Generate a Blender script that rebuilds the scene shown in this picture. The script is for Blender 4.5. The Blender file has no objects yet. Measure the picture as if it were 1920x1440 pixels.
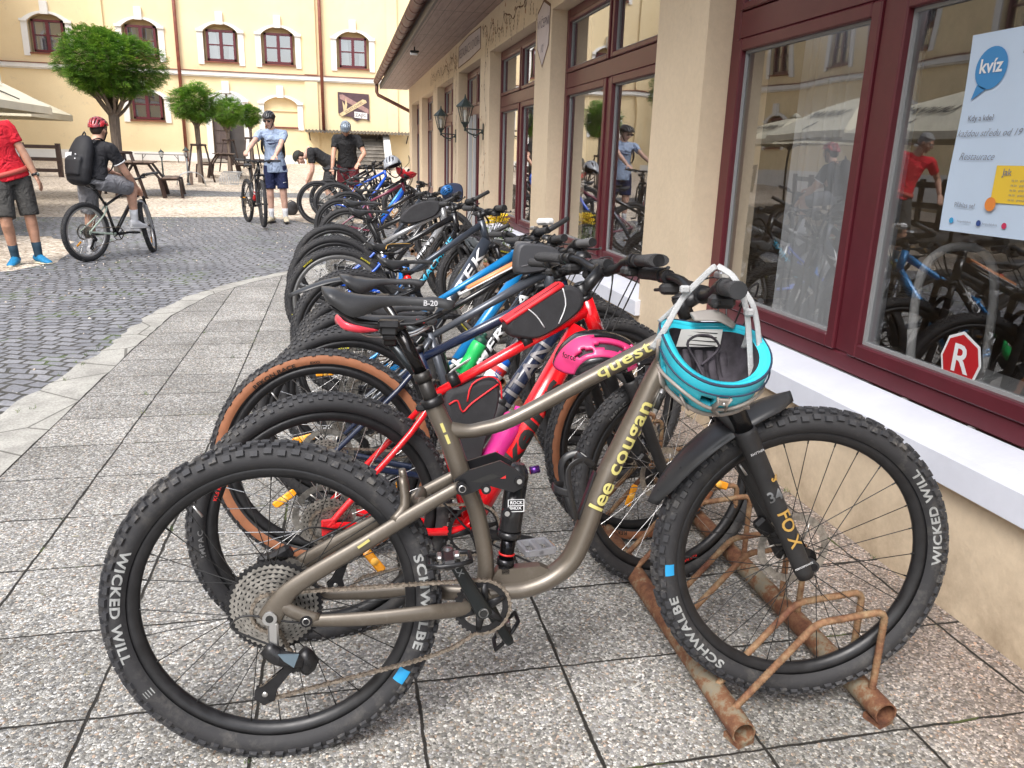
import bpy, bmesh, math, random
import numpy as np
from mathutils import Vector, Matrix, Euler
random.seed(7)
PI=math.pi
S=bpy.context.scene
COL=S.collection
# ---------------------------------------------------------------- camera, world, sun, exposure
F_PX,PITCH,ROLL,YAW=1456.29,.282353,.0281713,-.2175481
def cam_axes():
    cy,sy=math.cos(YAW),math.sin(YAW)
    f=Vector((-sy,cy,0)); rt=Vector((cy,sy,0)); up=Vector((0,0,1))
    f2=f*math.cos(PITCH)-up*math.sin(PITCH); up2=up*math.cos(PITCH)+f*math.sin(PITCH)
    return rt*math.cos(ROLL)+up2*math.sin(ROLL), up2*math.cos(ROLL)-rt*math.sin(ROLL), f2
ca,cb,cc=cam_axes()
cam=bpy.data.cameras.new('camera'); cam.sensor_width=36; cam.lens=F_PX/1920*36
cam.clip_start=.05; cam.clip_end=500
camo=bpy.data.objects.new('camera',cam); COL.objects.link(camo)
camo.matrix_world=Matrix(((ca.x,cb.x,-cc.x,0),(ca.y,cb.y,-cc.y,0),(ca.z,cb.z,-cc.z,1.34),(0,0,0,1)))
S.camera=camo
SUN_EL,SUN_AZ=math.radians(52),math.radians(215)      # azimuth the light comes from, clockwise from +Y
W=bpy.data.worlds.new('World'); S.world=W; W.use_nodes=True
nt=W.node_tree; bg=nt.nodes['Background']
sky=nt.nodes.new('ShaderNodeTexSky'); sky.sky_type='NISHITA'; sky.sun_disc=False
sky.sun_elevation=SUN_EL; sky.sun_rotation=SUN_AZ; sky.air_density=1.0; sky.dust_density=3.0; sky.ozone_density=.6
hsv=nt.nodes.new('ShaderNodeHueSaturation'); hsv.inputs['Saturation'].default_value=.45
nt.links.new(sky.outputs[0],hsv.inputs['Color']); nt.links.new(hsv.outputs[0],bg.inputs['Color'])
bg.inputs['Strength'].default_value=.15
sl=bpy.data.lights.new('sun','SUN'); sl.energy=1.2; sl.angle=math.radians(28); sl.color=(1,.97,.93)
so=bpy.data.objects.new('sun',sl); COL.objects.link(so)
sd=Vector((math.sin(SUN_AZ)*math.cos(SUN_EL),math.cos(SUN_AZ)*math.cos(SUN_EL),math.sin(SUN_EL)))
so.rotation_euler=sd.to_track_quat('Z','Y').to_euler(); so.location=sd*30
S.view_settings.view_transform='Standard'; S.view_settings.look='None'
S.view_settings.exposure=1.22; S.view_settings.gamma=1; 
S.render.engine='CYCLES'
S.cycles.max_bounces=8; S.cycles.transparent_max_bounces=16; S.cycles.glossy_bounces=4; S.cycles.transmission_bounces=4
S.cycles.caustics_reflective=False; S.cycles.caustics_refractive=False
def g(x,y=None):
    if y is None: y=x
    return .0009*min(34.,max(0.,y))**2
# ---------------------------------------------------------------- materials
def lin(c):
    return tuple(((v/12.92) if v<=.04045 else ((v+.055)/1.055)**2.4) for v in c)
MC={}
def clothmat(name,col,k=1.0):
    m,n,l,b=node_mat(name); tc=n.new('ShaderNodeTexCoord').outputs['Object']
    w=noise(n,l,tc,5.5,3,.55); w2=n.new('ShaderNodeTexNoise'); w2.inputs['Scale'].default_value=7; w2.inputs['Detail'].default_value=3; w2.inputs['Distortion'].default_value=1.6; l.new(tc,w2.inputs['Vector'])
    c=mixc(n,l,1.0,(*col,1),ramp(n,l,w,[(.3,(.82,.82,.82)),(.7,(1.15,1.15,1.15))]),'MULTIPLY'); l.new(c,b.inputs['Base Color']); b.inputs['Roughness'].default_value=.85
    bumpn(n,l,b,w2.outputs['Fac'],1.0,.05*k); m.diffuse_color=(*col,1); MC[name]=m; return m
def M(name,col=(.5,.5,.5),rough=.5,metal=0,var=0,vs=20,bump=0,bs=None,coat=0,col2=None,rvar=0,spec=None,stretch=None):
    if name in MC: return MC[name]
    m=bpy.data.materials.new(name); m.use_nodes=True; n=m.node_tree.nodes; l=m.node_tree.links
    b=n['Principled BSDF']; c=(*col,1)
    b.inputs['Base Color'].default_value=c; b.inputs['Roughness'].default_value=rough; b.inputs['Metallic'].default_value=metal
    if coat: b.inputs['Coat Weight'].default_value=coat; b.inputs['Coat Roughness'].default_value=.08
    if spec is not None: b.inputs['Specular IOR Level'].default_value=spec
    m.diffuse_color=c
    if var or bump or rvar or col2:
        tc=n.new('ShaderNodeTexCoord'); tex=n.new('ShaderNodeTexNoise'); tex.inputs['Scale'].default_value=vs; tex.inputs['Detail'].default_value=6; tex.inputs['Roughness'].default_value=.65
        if stretch:
            mp=n.new('ShaderNodeMapping'); mp.inputs['Scale'].default_value=stretch; l.new(tc.outputs['Object'],mp.inputs[0]); l.new(mp.outputs[0],tex.inputs['Vector'])
        else: l.new(tc.outputs['Object'],tex.inputs['Vector'])
        if var or col2:
            r=n.new('ShaderNodeValToRGB'); r.color_ramp.elements[0].position=.35; r.color_ramp.elements[1].position=.65
            c2=col2 if col2 else tuple(min(1,v*(1+var)) for v in col)
            c1=col if col2 else tuple(v*(1-var) for v in col)
            r.color_ramp.elements[0].color=(*c1,1); r.color_ramp.elements[1].color=(*c2,1)
            l.new(tex.outputs['Fac'],r.inputs[0]); l.new(r.outputs[0],b.inputs['Base Color'])
        if rvar:
            mr=n.new('ShaderNodeMapRange'); mr.inputs[1].default_value=.3; mr.inputs[2].default_value=.7
            mr.inputs[3].default_value=max(0,rough-rvar); mr.inputs[4].default_value=min(1,rough+rvar)
            l.new(tex.outputs['Fac'],mr.inputs[0]); l.new(mr.outputs[0],b.inputs['Roughness'])
        if bump:
            t2=n.new('ShaderNodeTexNoise'); t2.inputs['Scale'].default_value=bs or vs*3; t2.inputs['Detail'].default_value=5
            l.new(tc.outputs['Object'],t2.inputs['Vector'])
            bp=n.new('ShaderNodeBump'); bp.inputs['Strength'].default_value=bump; bp.inputs['Distance'].default_value=.01
            l.new(t2.outputs['Fac'],bp.inputs['Height']); l.new(bp.outputs[0],b.inputs['Normal'])
    MC[name]=m; return m
# ---------------------------------------------------------------- mesh builder
class MB:
    def __init__(s,X=None): s.v=[]; s.f=[]; s.m=[]; s.sm=[]; s.X=X or Matrix.Identity(4); s.slots=[]; s.cur=0
    def mat(s,m):
        if m not in s.slots: s.slots.append(m)
        s.cur=s.slots.index(m); return s
    def add(s,vs,fs,smooth=True):
        o=len(s.v); X=s.X
        s.v+=[tuple(X@Vector(p)) for p in vs]
        for f in fs: s.f.append(tuple(i+o for i in f)); s.m.append(s.cur); s.sm.append(smooth)
        return s
    def box(s,c,d,R=None,bev=0):
        hx,hy,hz=d[0]/2,d[1]/2,d[2]/2; c=Vector(c)
        if bev:
            b=min(bev,hx*.9,hy*.9,hz*.9); pts=[];F=[]
            for sx in(-1,1):
                for sy in(-1,1):
                    for sz in(-1,1):
                        pts+=[(sx*hx,sy*(hy-b),sz*(hz-b)),(sx*(hx-b),sy*hy,sz*(hz-b)),(sx*(hx-b),sy*(hy-b),sz*hz)]
            def I(sx,sy,sz,k): return ((sx>0)*4+(sy>0)*2+(sz>0))*3+k
            for q in(-1,1):
                F.append([I(q,a,b_,0) for a,b_ in((-1,-1),(1,-1),(1,1),(-1,1))][::q])
                F.append([I(a,q,b_,1) for a,b_ in((-1,-1),(-1,1),(1,1),(1,-1))][::q])
                F.append([I(a,b_,q,2) for a,b_ in((-1,-1),(1,-1),(1,1),(-1,1))][::q])
            for a in(-1,1):
                for b_ in(-1,1):
                    F.append([I(a,b_,-1,0),I(a,b_,1,0),I(a,b_,1,1),I(a,b_,-1,1)])
                    F.append([I(a,-1,b_,0),I(a,1,b_,0),I(a,1,b_,2),I(a,-1,b_,2)])
                    F.append([I(-1,a,b_,1),I(1,a,b_,1),I(1,a,b_,2),I(-1,a,b_,2)])
                    for c_ in(-1,1): F.append([I(a,b_,c_,k) for k in range(3)])
            vs=pts; fs=F
        else:
            vs=[(x,y,z) for x in(-hx,hx) for y in(-hy,hy) for z in(-hz,hz)]
            fs=[(0,1,3,2),(4,6,7,5),(0,4,5,1),(2,3,7,6),(0,2,6,4),(1,5,7,3)]
        vs=[(R@Vector(p) if R else Vector(p))+c for p in vs]
        return s.add(vs,fs,False)
    def tube(s,path,r,n=10,closed=False,caps=True,up=None,smooth=True,sub=0):
        P=[Vector(p) for p in path]
        if not isinstance(r,list): r=[r]*len(P)
        if sub: P,r=smooth_path(P,r,sub,closed)
        N=len(P); vs=[];T=[]
        for i in range(N):
            a=P[i-1] if(i or closed) else P[i]; b=P[(i+1)%N] if(i<N-1 or closed) else P[i]
            t=(b-a); T.append(t.normalized() if t.length>1e-9 else Vector((0,0,1)))
        u=Vector(up) if up else (Vector((0,0,1)) if abs(T[0].z)<.9 else Vector((1,0,0)))
        for i in range(N):
            u=(u-T[i]*u.dot(T[i]))
            if u.length<1e-6: u=Vector((1,0,0))-T[i]*T[i].x
            u.normalize(); w=T[i].cross(u); ri=r[i]
            ru,rw=(ri if isinstance(ri,(list,tuple)) else (ri,ri))
            for k in range(n):
                a=2*PI*k/n; vs.append(P[i]+u*(math.cos(a)*ru)+w*(math.sin(a)*rw))
        fs=[]
        for i in range(N if closed else N-1):
            j=(i+1)%N
            for k in range(n):
                k2=(k+1)%n; fs.append((i*n+k,i*n+k2,j*n+k2,j*n+k))
        s.add(vs,fs,smooth)
        if caps and not closed:
            o=len(s.v)-len(vs)
            s.f.append(tuple(o+k for k in range(n))[::-1]); s.m.append(s.cur); s.sm.append(False)
            s.f.append(tuple(o+(N-1)*n+k for k in range(n))); s.m.append(s.cur); s.sm.append(False)
        return s
    def lathe(s,prof,n=24,axis='Z',c=(0,0,0),smooth=True,closed=False):
        vs=[];fs=[];c=Vector(c);m=len(prof)
        for r,h in prof:
            for k in range(n):
                a=2*PI*k/n; x,y=r*math.cos(a),r*math.sin(a)
                vs.append(c+(Vector((x,y,h)) if axis=='Z' else Vector((x,h,y)) if axis=='Y' else Vector((h,x,y))))
        for i in range(m if closed else m-1):
            j=(i+1)%m
            for k in range(n): fs.append((i*n+k,i*n+(k+1)%n,j*n+(k+1)%n,j*n+k))
        return s.add(vs,fs,smooth)
    def ell(s,c,r,R=None,n=12,m=8):
        vs=[];fs=[];c=Vector(c)
        for i in range(m+1):
            a=PI*i/m
            for k in range(n):
                b=2*PI*k/n; p=Vector((r[0]*math.sin(a)*math.cos(b),r[1]*math.sin(a)*math.sin(b),r[2]*math.cos(a)))
                vs.append((R@p if R else p)+c)
        for i in range(m):
            for k in range(n): fs.append((i*n+k,(i+1)*n+k,(i+1)*n+(k+1)%n,i*n+(k+1)%n))
        return s.add(vs,fs,True)
    def prism(s,poly,h,X=None,smooth=False):
        # poly in local xy, extruded along local z by h, X places it
        X=X or Matrix.Identity(4); n=len(poly)
        vs=[X@Vector((p[0],p[1],z)) for z in(0,h) for p in poly]
        fs=[tuple(range(n))[::-1],tuple(range(n,2*n))]+[(i,(i+1)%n,(i+1)%n+n,i+n) for i in range(n)]
        return s.add(vs,fs,smooth)
    def mesh(s,name):
        me=bpy.data.meshes.new(name); me.from_pydata(s.v,[],s.f)
        for m in s.slots: me.materials.append(m)
        me.polygons.foreach_set('material_index',s.m); me.polygons.foreach_set('use_smooth',s.sm)
        me.update(); return me
    def build(s,name,parent=None,label=None,cat=None,group=None,kind=None):
        return link(name,s.mesh(name),parent,label,cat,group,kind)
def smooth_path(P,r,sub,closed=False):
    def arr(x): return list(x) if isinstance(x,(list,tuple)) else [x,x]
    R=[arr(x) for x in r]; N=len(P); Q=[];RR=[]
    for i in range(N if closed else N-1):
        p0=P[i-1] if(i or closed) else P[0]; p1=P[i]; p2=P[(i+1)%N]; p3=P[(i+2)%N] if(i+2<N or closed) else P[-1]
        for k in range(sub):
            t=k/sub
            Q.append(.5*((2*p1)+(p2-p0)*t+(2*p0-5*p1+4*p2-p3)*t*t+(3*p1-p0-3*p2+p3)*t**3))
            a,b=R[i],R[(i+1)%N]; RR.append([a[0]+(b[0]-a[0])*t,a[1]+(b[1]-a[1])*t])
    if not closed: Q.append(P[-1]); RR.append(R[-1])
    return Q,RR
def link(name,me,parent=None,label=None,cat=None,group=None,kind=None):
    o=bpy.data.objects.new(name,me); COL.objects.link(o)
    if parent: o.parent=parent
    if label: o['label']=label
    if cat: o['category']=cat
    if group: o['group']=group
    if kind: o['kind']=kind
    return o
def thing(name,label,cat,X=None,group=None):
    o=link(name,None,None,label,cat,group); o.empty_display_size=.1
    if X is not None: o.matrix_world=X
    return o
def T(x=0,y=0,z=0): return Matrix.Translation((x,y,z))
def RX(a): return Matrix.Rotation(a,4,'X')
def RY(a): return Matrix.Rotation(a,4,'Y')
def RZ(a): return Matrix.Rotation(a,4,'Z')
def basis(o,x,y,z=None):
    x=Vector(x).normalized(); y=Vector(y); y=(y-x*x.dot(y)).normalized(); z=x.cross(y)
    return Matrix(((x.x,y.x,z.x,o[0]),(x.y,y.y,z.y,o[1]),(x.z,y.z,z.z,o[2]),(0,0,0,1)))
def curve_geo(cu):
    o=bpy.data.objects.new('tmp',cu); COL.objects.link(o)
    dg=bpy.context.evaluated_depsgraph_get(); ev=o.evaluated_get(dg); me=ev.to_mesh()
    vs=[tuple(v.co) for v in me.vertices]; fs=[tuple(p.vertices) for p in me.polygons]
    ev.to_mesh_clear(); bpy.data.objects.remove(o); bpy.data.curves.remove(cu)
    return vs,fs
TX={}
def text_geo(t,size=1,bold=.0,shear=0,space=1,ext=0,align='CENTER',res=3):
    k=(t,bold,shear,space,ext,align,res)
    if k not in TX:
        cu=bpy.data.curves.new('tmp','FONT'); cu.body=t; cu.size=1; cu.offset=bold; cu.shear=shear; cu.space_character=space
        cu.align_x=align; cu.align_y='CENTER'; cu.extrude=ext; cu.resolution_u=res
        vs,fs=curve_geo(cu); bm=bmesh.new(); V=[bm.verts.new(v) for v in vs]
        for f in fs:
            try: bm.faces.new([V[i] for i in f])
            except ValueError: pass
        for i in range(-4,8): bmesh.ops.bisect_plane(bm,geom=bm.verts[:]+bm.edges[:]+bm.faces[:],plane_co=(0,i*.105-.02,0),plane_no=(0,1,0))
        w_=max(abs(v[0]) for v in vs); x=-w_
        while x<w_: bmesh.ops.bisect_plane(bm,geom=bm.verts[:]+bm.edges[:]+bm.faces[:],plane_co=(x,0,0),plane_no=(1,0,0)); x+=.3
        bm.verts.index_update(); TX[k]=([tuple(v.co) for v in bm.verts],[tuple(v.index for v in f.verts) for f in bm.faces]); bm.free()
    vs,fs=TX[k]
    return [(a*size,b*size,c*size) for a,b,c in vs],fs
def plate(outer,holes,depth,res=1):
    cu=bpy.data.curves.new('tmp','CURVE'); cu.dimensions='2D'; cu.fill_mode='BOTH'; cu.extrude=depth/2
    for poly in [outer]+list(holes):
        sp=cu.splines.new('POLY'); sp.points.add(len(poly)-1)
        for i,p in enumerate(poly): sp.points[i].co=(p[0],p[1],0,1)
        sp.use_cyclic_u=True
    return curve_geo(cu)
def add_text(mb,mat,t,X,size,**k):
    old=mb.X; mb.X=old@X; mb.mat(mat); vs,fs=text_geo(t,size,**k); mb.add(vs,fs,False); mb.X=old
def put_tubetext(mb,mat,t,p0,p1,r,size,side=(0,-1,0),frac=.5,off=.0012,sx=1,**k):
    """text wrapped on a tube p0->p1 of radius r (or ru along 'up'), read along p0->p1, facing side"""
    p0=Vector(p0);p1=Vector(p1); d=(p1-p0).normalized(); sd=Vector(side); sd=(sd-d*sd.dot(d)).normalized(); up=sd.cross(d)
    vs,fs=text_geo(t,size,**k); vs=[(x*sx,y,z) for x,y,z in vs]; c=p0.lerp(p1,frac); o=[]
    for x,y,z in vs:
        a=y/r; o.append(c+d*x+up*(math.sin(a)*(r+off))+sd*(math.cos(a)*(r+off)))
    mb.mat(mat); mb.add(o,fs,False)
def arc(cx,cy,r,a0,a1,n): return [(cx+r*math.cos(a0+(a1-a0)*i/n),cy+r*math.sin(a0+(a1-a0)*i/n)) for i in range(n+1)]
def node_mat(name):
    m=bpy.data.materials.new(name); m.use_nodes=True; return m,m.node_tree.nodes,m.node_tree.links,m.node_tree.nodes['Principled BSDF']
def mathn(n,l,op,a,b=None,c=None):
    x=n.new('ShaderNodeMath'); x.operation=op
    for i,q in enumerate((a,b,c)):
        if q is None: continue
        if isinstance(q,(int,float)): x.inputs[i].default_value=q
        else: l.new(q,x.inputs[i])
    return x.outputs[0]
def ramp(n,l,fac,stops,interp='LINEAR'):
    r=n.new('ShaderNodeValToRGB'); r.color_ramp.interpolation=interp; e=r.color_ramp.elements
    while len(e)<len(stops): e.new(.5)
    for i,(p,c) in enumerate(stops): e[i].position=p; e[i].color=(*c,1) if len(c)==3 else c
    l.new(fac,r.inputs[0]); return r.outputs[0]
def mixc(n,l,fac,a,b,mode='MIX'):
    x=n.new('ShaderNodeMix'); x.data_type='RGBA'; x.blend_type=mode
    for i,q in ((0,fac),(6,a),(7,b)):
        if isinstance(q,(int,float)): x.inputs[i].default_value=q
        elif isinstance(q,tuple): x.inputs[i].default_value=(*q,1) if len(q)==3 else q
        else: l.new(q,x.inputs[i])
    return x.outputs[2]
def noise(n,l,vec,scale,detail=4,rough=.6,out='Fac'):
    t=n.new('ShaderNodeTexNoise'); t.inputs['Scale'].default_value=scale; t.inputs['Detail'].default_value=detail; t.inputs['Roughness'].default_value=rough
    if vec is not None: l.new(vec,t.inputs['Vector'])
    return t.outputs[out]
def bumpn(n,l,b,h,strength=.5,dist=.01,prev=None):
    x=n.new('ShaderNodeBump'); x.inputs['Strength'].default_value=strength; x.inputs['Distance'].default_value=dist
    l.new(h,x.inputs['Height'])
    if prev: l.new(prev,x.inputs['Normal'])
    l.new(x.outputs[0],b.inputs['Normal']); return x.outputs[0]
# ================================================================ ground
def sheet(name,poly,dz,mat,holes=(),step=1.0,kind='structure',extra=None):
    vs,fs=plate(poly,holes,0)
    bm=bmesh.new(); V=[bm.verts.new(v) for v in vs]
    for f in fs:
        try: bm.faces.new([V[i] for i in f])
        except ValueError: pass
    bmesh.ops.remove_doubles(bm,verts=bm.verts,dist=1e-5)
    for f in list(bm.faces):
        if f.normal.z<0: f.normal_flip()
    y=math.ceil(min(v[1] for v in vs)); y1=max(v[1] for v in vs)
    y=max(y,0)
    while y<min(y1,35):
        bmesh.ops.bisect_plane(bm,geom=bm.verts[:]+bm.edges[:]+bm.faces[:],plane_co=(0,y,0),plane_no=(0,1,0)); y+=step
    for v in bm.verts: v.co.z=g(v.co.y)+dz
    me=bpy.data.meshes.new(name); bm.to_mesh(me); bm.free(); me.materials.append(mat)
    return link(name,me,kind=kind)
def gravel_mat():
    m,n,l,b=node_mat('pea_gravel'); tc=n.new('ShaderNodeTexCoord').outputs['Object']
    v=n.new('ShaderNodeTexVoronoi'); v.inputs['Scale'].default_value=28; l.new(tc,v.inputs['Vector'])
    nz=noise(n,l,tc,.6,5); nf=noise(n,l,tc,9,4)
    hs=n.new('ShaderNodeSeparateColor'); l.new(v.outputs['Color'],hs.inputs[0])
    c=ramp(n,l,hs.outputs[0],[(0,(.27,.22,.17)),(.25,(.48,.41,.33)),(.6,(.66,.59,.5)),(1,(.84,.79,.71))])
    big=ramp(n,l,nz,[(.35,(.78,.74,.7)),(.65,(1.05,1.0,.94))])
    c=mixc(n,l,1.0,c,big,'MULTIPLY'); c=mixc(n,l,mathn(n,l,'MULTIPLY',ramp(n,l,nf,[(.5,(0,0,0)),(.75,(1,1,1))]),.35),c,(.3,.24,.17))
    l.new(c,b.inputs['Base Color']); b.inputs['Roughness'].default_value=.9
    bumpn(n,l,b,v.outputs['Distance'],.6,.02); return m
def sett_mat():
    m,n,l,b=node_mat('basalt_setts'); tc=n.new('ShaderNodeTexCoord').outputs['Object']
    wn=n.new('ShaderNodeTexNoise'); wn.inputs['Scale'].default_value=1.1; wn.inputs['Detail'].default_value=2; l.new(tc,wn.inputs['Vector'])
    wn2=n.new('ShaderNodeTexNoise'); wn2.inputs['Scale'].default_value=9; wn2.inputs['Detail'].default_value=2; l.new(tc,wn2.inputs['Vector'])
    def off(src,k,prev):
        s=n.new('ShaderNodeVectorMath'); s.operation='SUBTRACT'; l.new(src,s.inputs[0]); s.inputs[1].default_value=(.5,.5,.5)
        q=n.new('ShaderNodeVectorMath'); q.operation='SCALE'; l.new(s.outputs[0],q.inputs[0]); q.inputs['Scale'].default_value=k
        a=n.new('ShaderNodeVectorMath'); l.new(prev,a.inputs[0]); l.new(q.outputs[0],a.inputs[1]); return a.outputs[0]
    p=off(wn.outputs['Color'],.35,tc); p=off(wn2.outputs['Color'],.055,p)
    mp=n.new('ShaderNodeMapping'); mp.inputs['Rotation'].default_value=(0,0,.22); l.new(p,mp.inputs[0])
    br=n.new('ShaderNodeTexBrick'); l.new(mp.outputs[0],br.inputs['Vector']); br.inputs['Scale'].default_value=1
    br.inputs['Brick Width'].default_value=.125; br.inputs['Row Height'].default_value=.105; br.inputs['Mortar Size'].default_value=.012; br.inputs['Mortar Smooth'].default_value=.35
    br.inputs['Color1'].default_value=(.155,.16,.18,1); br.inputs['Color2'].default_value=(.235,.24,.262,1); br.inputs['Mortar'].default_value=(.05,.048,.042,1); br.inputs['Bias'].default_value=-.1
    big=noise(n,l,tc,.5,4); fine=noise(n,l,tc,60,5,.7)
    c=mixc(n,l,1.0,br.outputs['Color'],ramp(n,l,big,[(.3,(.8,.8,.8)),(.7,(1.35,1.33,1.28))]),'MULTIPLY')
    c=mixc(n,l,1.0,c,ramp(n,l,fine,[(.3,(.7,.7,.7)),(.7,(1.35,1.35,1.35))]),'MULTIPLY')
    # stray pale pebbles and moss in joints
    v=n.new('ShaderNodeTexVoronoi'); v.inputs['Scale'].default_value=22; l.new(tc,v.inputs['Vector'])
    sp=mathn(n,l,'MULTIPLY',mathn(n,l,'LESS_THAN',v.outputs['Distance'],.16),mathn(n,l,'GREATER_THAN',noise(n,l,tc,1.6,4),.56))
    c=mixc(n,l,sp,c,(.5,.47,.42))
    moss=mathn(n,l,'MULTIPLY',br.outputs['Fac'],mathn(n,l,'GREATER_THAN',noise(n,l,tc,2.3,4),.58))
    c=mixc(n,l,moss,c,(.07,.1,.03))
    l.new(c,b.inputs['Base Color']); b.inputs['Roughness'].default_value=.62
    h=mathn(n,l,'SUBTRACT',mathn(n,l,'MULTIPLY',fine,.35),br.outputs['Fac'])
    bumpn(n,l,b,h,.7,.012); return m
def slab_mat():
    m,n,l,b=node_mat('exposed_aggregate_slabs'); tc=n.new('ShaderNodeTexCoord').outputs['Object']
    sx=n.new('ShaderNodeSeparateXYZ'); l.new(tc,sx.inputs[0])
    wob=noise(n,l,tc,14,3); wb=mathn(n,l,'MULTIPLY',mathn(n,l,'SUBTRACT',wob,.5),.012)
    X=mathn(n,l,'DIVIDE',mathn(n,l,'ADD',mathn(n,l,'ADD',sx.outputs[0],1.43+3.95),wb),.395)
    Y=mathn(n,l,'DIVIDE',mathn(n,l,'ADD',mathn(n,l,'ADD',sx.outputs[1],-1.36+3.85),wb),.385)
    def dist(q): # metres from nearest joint
        f=mathn(n,l,'FRACT',q); return mathn(n,l,'MULTIPLY',mathn(n,l,'MINIMUM',f,mathn(n,l,'SUBTRACT',1,f)),.39)
    dx=dist(X); dy=dist(Y)
    jn=noise(n,l,tc,5,4); wj=mathn(n,l,'MULTIPLY',jn,.0085)
    d=mathn(n,l,'MINIMUM',mathn(n,l,'SUBTRACT',dx,.0008),mathn(n,l,'ADD',dy,mathn(n,l,'MULTIPLY',noise(n,l,tc,2.1,3),-.0004)))
    joint=n.new('ShaderNodeMapRange'); l.new(d,joint.inputs[0]); l.new(mathn(n,l,'MULTIPLY',wj,.55),joint.inputs[1]); l.new(mathn(n,l,'MULTIPLY',wj,1.0),joint.inputs[2]); joint.inputs[3].default_value=1; joint.inputs[4].default_value=0
    J=joint.outputs[0]
    cell=n.new('ShaderNodeCombineXYZ'); l.new(mathn(n,l,'FLOOR',X),cell.inputs[0]); l.new(mathn(n,l,'FLOOR',Y),cell.inputs[1])
    wn=n.new('ShaderNodeTexWhiteNoise'); wn.noise_dimensions='3D'; l.new(cell.outputs[0],wn.inputs['Vector'])
    v=n.new('ShaderNodeTexVoronoi'); v.inputs['Scale'].default_value=150; l.new(tc,v.inputs['Vector'])
    ve=n.new('ShaderNodeTexVoronoi'); ve.feature='DISTANCE_TO_EDGE'; ve.inputs['Scale'].default_value=150; l.new(tc,ve.inputs['Vector'])
    hs=n.new('ShaderNodeSeparateColor'); l.new(v.outputs['Color'],hs.inputs[0])
    c=ramp(n,l,hs.outputs[0],[(0,(.10,.097,.093)),(.2,(.21,.205,.197)),(.42,(.315,.308,.293)),(.64,(.42,.412,.395)),(.82,(.55,.543,.525)),(1,(.78,.775,.76))])
    tint=ramp(n,l,hs.outputs[1],[(0,(.66,.68,.74)),(.3,(1,1,1)),(.86,(1,.98,.94)),(.96,(1,.82,.66)),(1,(.9,.66,.54))])
    c=mixc(n,l,1.0,c,tint,'MULTIPLY')
    em=n.new('ShaderNodeMapRange'); l.new(ve.outputs[0],em.inputs[0]); em.inputs[1].default_value=.02; em.inputs[2].default_value=.11; em.inputs[3].default_value=1; em.inputs[4].default_value=0
    c=mixc(n,l,mathn(n,l,'MULTIPLY',em.outputs[0],.8),c,(.17,.165,.15))
    big=noise(n,l,tc,2.6,5); c=mixc(n,l,1.0,c,ramp(n,l,big,[(.3,(.74,.735,.72)),(.7,(1.14,1.14,1.14))]),'MULTIPLY')
    # pinkish band along the wall, per-slab tone
    nearw=n.new('ShaderNodeMapRange'); l.new(mathn(n,l,'ADD',sx.outputs[0],mathn(n,l,'MULTIPLY',jn,.25)),nearw.inputs[0]); nearw.inputs[1].default_value=1.35; nearw.inputs[2].default_value=1.75; nearw.inputs[3].default_value=0; nearw.inputs[4].default_value=1
    c=mixc(n,l,nearw.outputs[0],c,mixc(n,l,1.0,c,(1.0,.86,.80),'MULTIPLY'))
    tone=n.new('ShaderNodeMapRange'); l.new(wn.outputs[0],tone.inputs[0]); tone.inputs[3].default_value=.87; tone.inputs[4].default_value=1.12
    tv=n.new('ShaderNodeCombineXYZ'); [l.new(tone.outputs[0],tv.inputs[i]) for i in range(3)]
    c=mixc(n,l,1.0,c,tv.outputs[0],'MULTIPLY')
    lich=mathn(n,l,'MULTIPLY',mathn(n,l,'GREATER_THAN',noise(n,l,tc,30,5,.7),.66),mathn(n,l,'GREATER_THAN',noise(n,l,tc,3.1,3),.52))
    c=mixc(n,l,mathn(n,l,'MULTIPLY',lich,.4),c,(.3,.27,.12))
    jc=mixc(n,l,mathn(n,l,'GREATER_THAN',noise(n,l,tc,2.4,5,.7),.6),(.018,.016,.013),(.06,.075,.02))
    c=mixc(n,l,J,c,jc)
    l.new(c,b.inputs['Base Color']); b.inputs['Roughness'].default_value=.8
    h=mathn(n,l,'SUBTRACT',mathn(n,l,'MINIMUM',ve.outputs[0],.25),mathn(n,l,'MULTIPLY',J,1.2))
    bumpn(n,l,b,h,.7,.006); return m
def edging_mat():
    m,n,l,b=node_mat('weathered_concrete'); tc=n.new('ShaderNodeTexCoord').outputs['Object']
    a=noise(n,l,tc,5,8,.7); c=ramp(n,l,a,[(.3,(.26,.25,.23)),(.55,(.40,.39,.355)),(.8,(.5,.485,.445))])
    f=noise(n,l,tc,90,4); c=mixc(n,l,1.0,c,ramp(n,l,f,[(.3,(.72,.72,.72)),(.6,(1.1,1.1,1.1))]),'MULTIPLY')
    v=n.new('ShaderNodeTexVoronoi'); v.feature='DISTANCE_TO_EDGE'; v.inputs['Scale'].default_value=2.2; l.new(tc,v.inputs['Vector'])
    c=mixc(n,l,mathn(n,l,'MULTIPLY',mathn(n,l,'LESS_THAN',v.outputs[0],.012),.75),c,(.07,.065,.055))
    l.new(c,b.inputs['Base Color']); b.inputs['Roughness'].default_value=.9; bumpn(n,l,b,a,.5,.02); return m
sheet('gravel_yard',[(-70,-30),(60,-30),(60,70),(-70,70)],0,gravel_mat())
MSETT=sett_mat(); MG=MC['g']=bpy.data.materials['pea_gravel']
def jit(poly,k,seg=.12,seed=1):
    r=random.Random(seed); o=[]
    for i in range(len(poly)-1):
        a,b=Vector(poly[i]),Vector(poly[i+1]); n=max(1,int((b-a).length/seg)); t=(b-a).normalized() if (b-a).length else Vector((1,0)); q=Vector((-t.y,t.x))
        for j in range(n): o.append(tuple(a.lerp(b,j/n)+q*r.uniform(-k,k)))
    o.append(tuple(poly[-1])); return o
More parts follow.
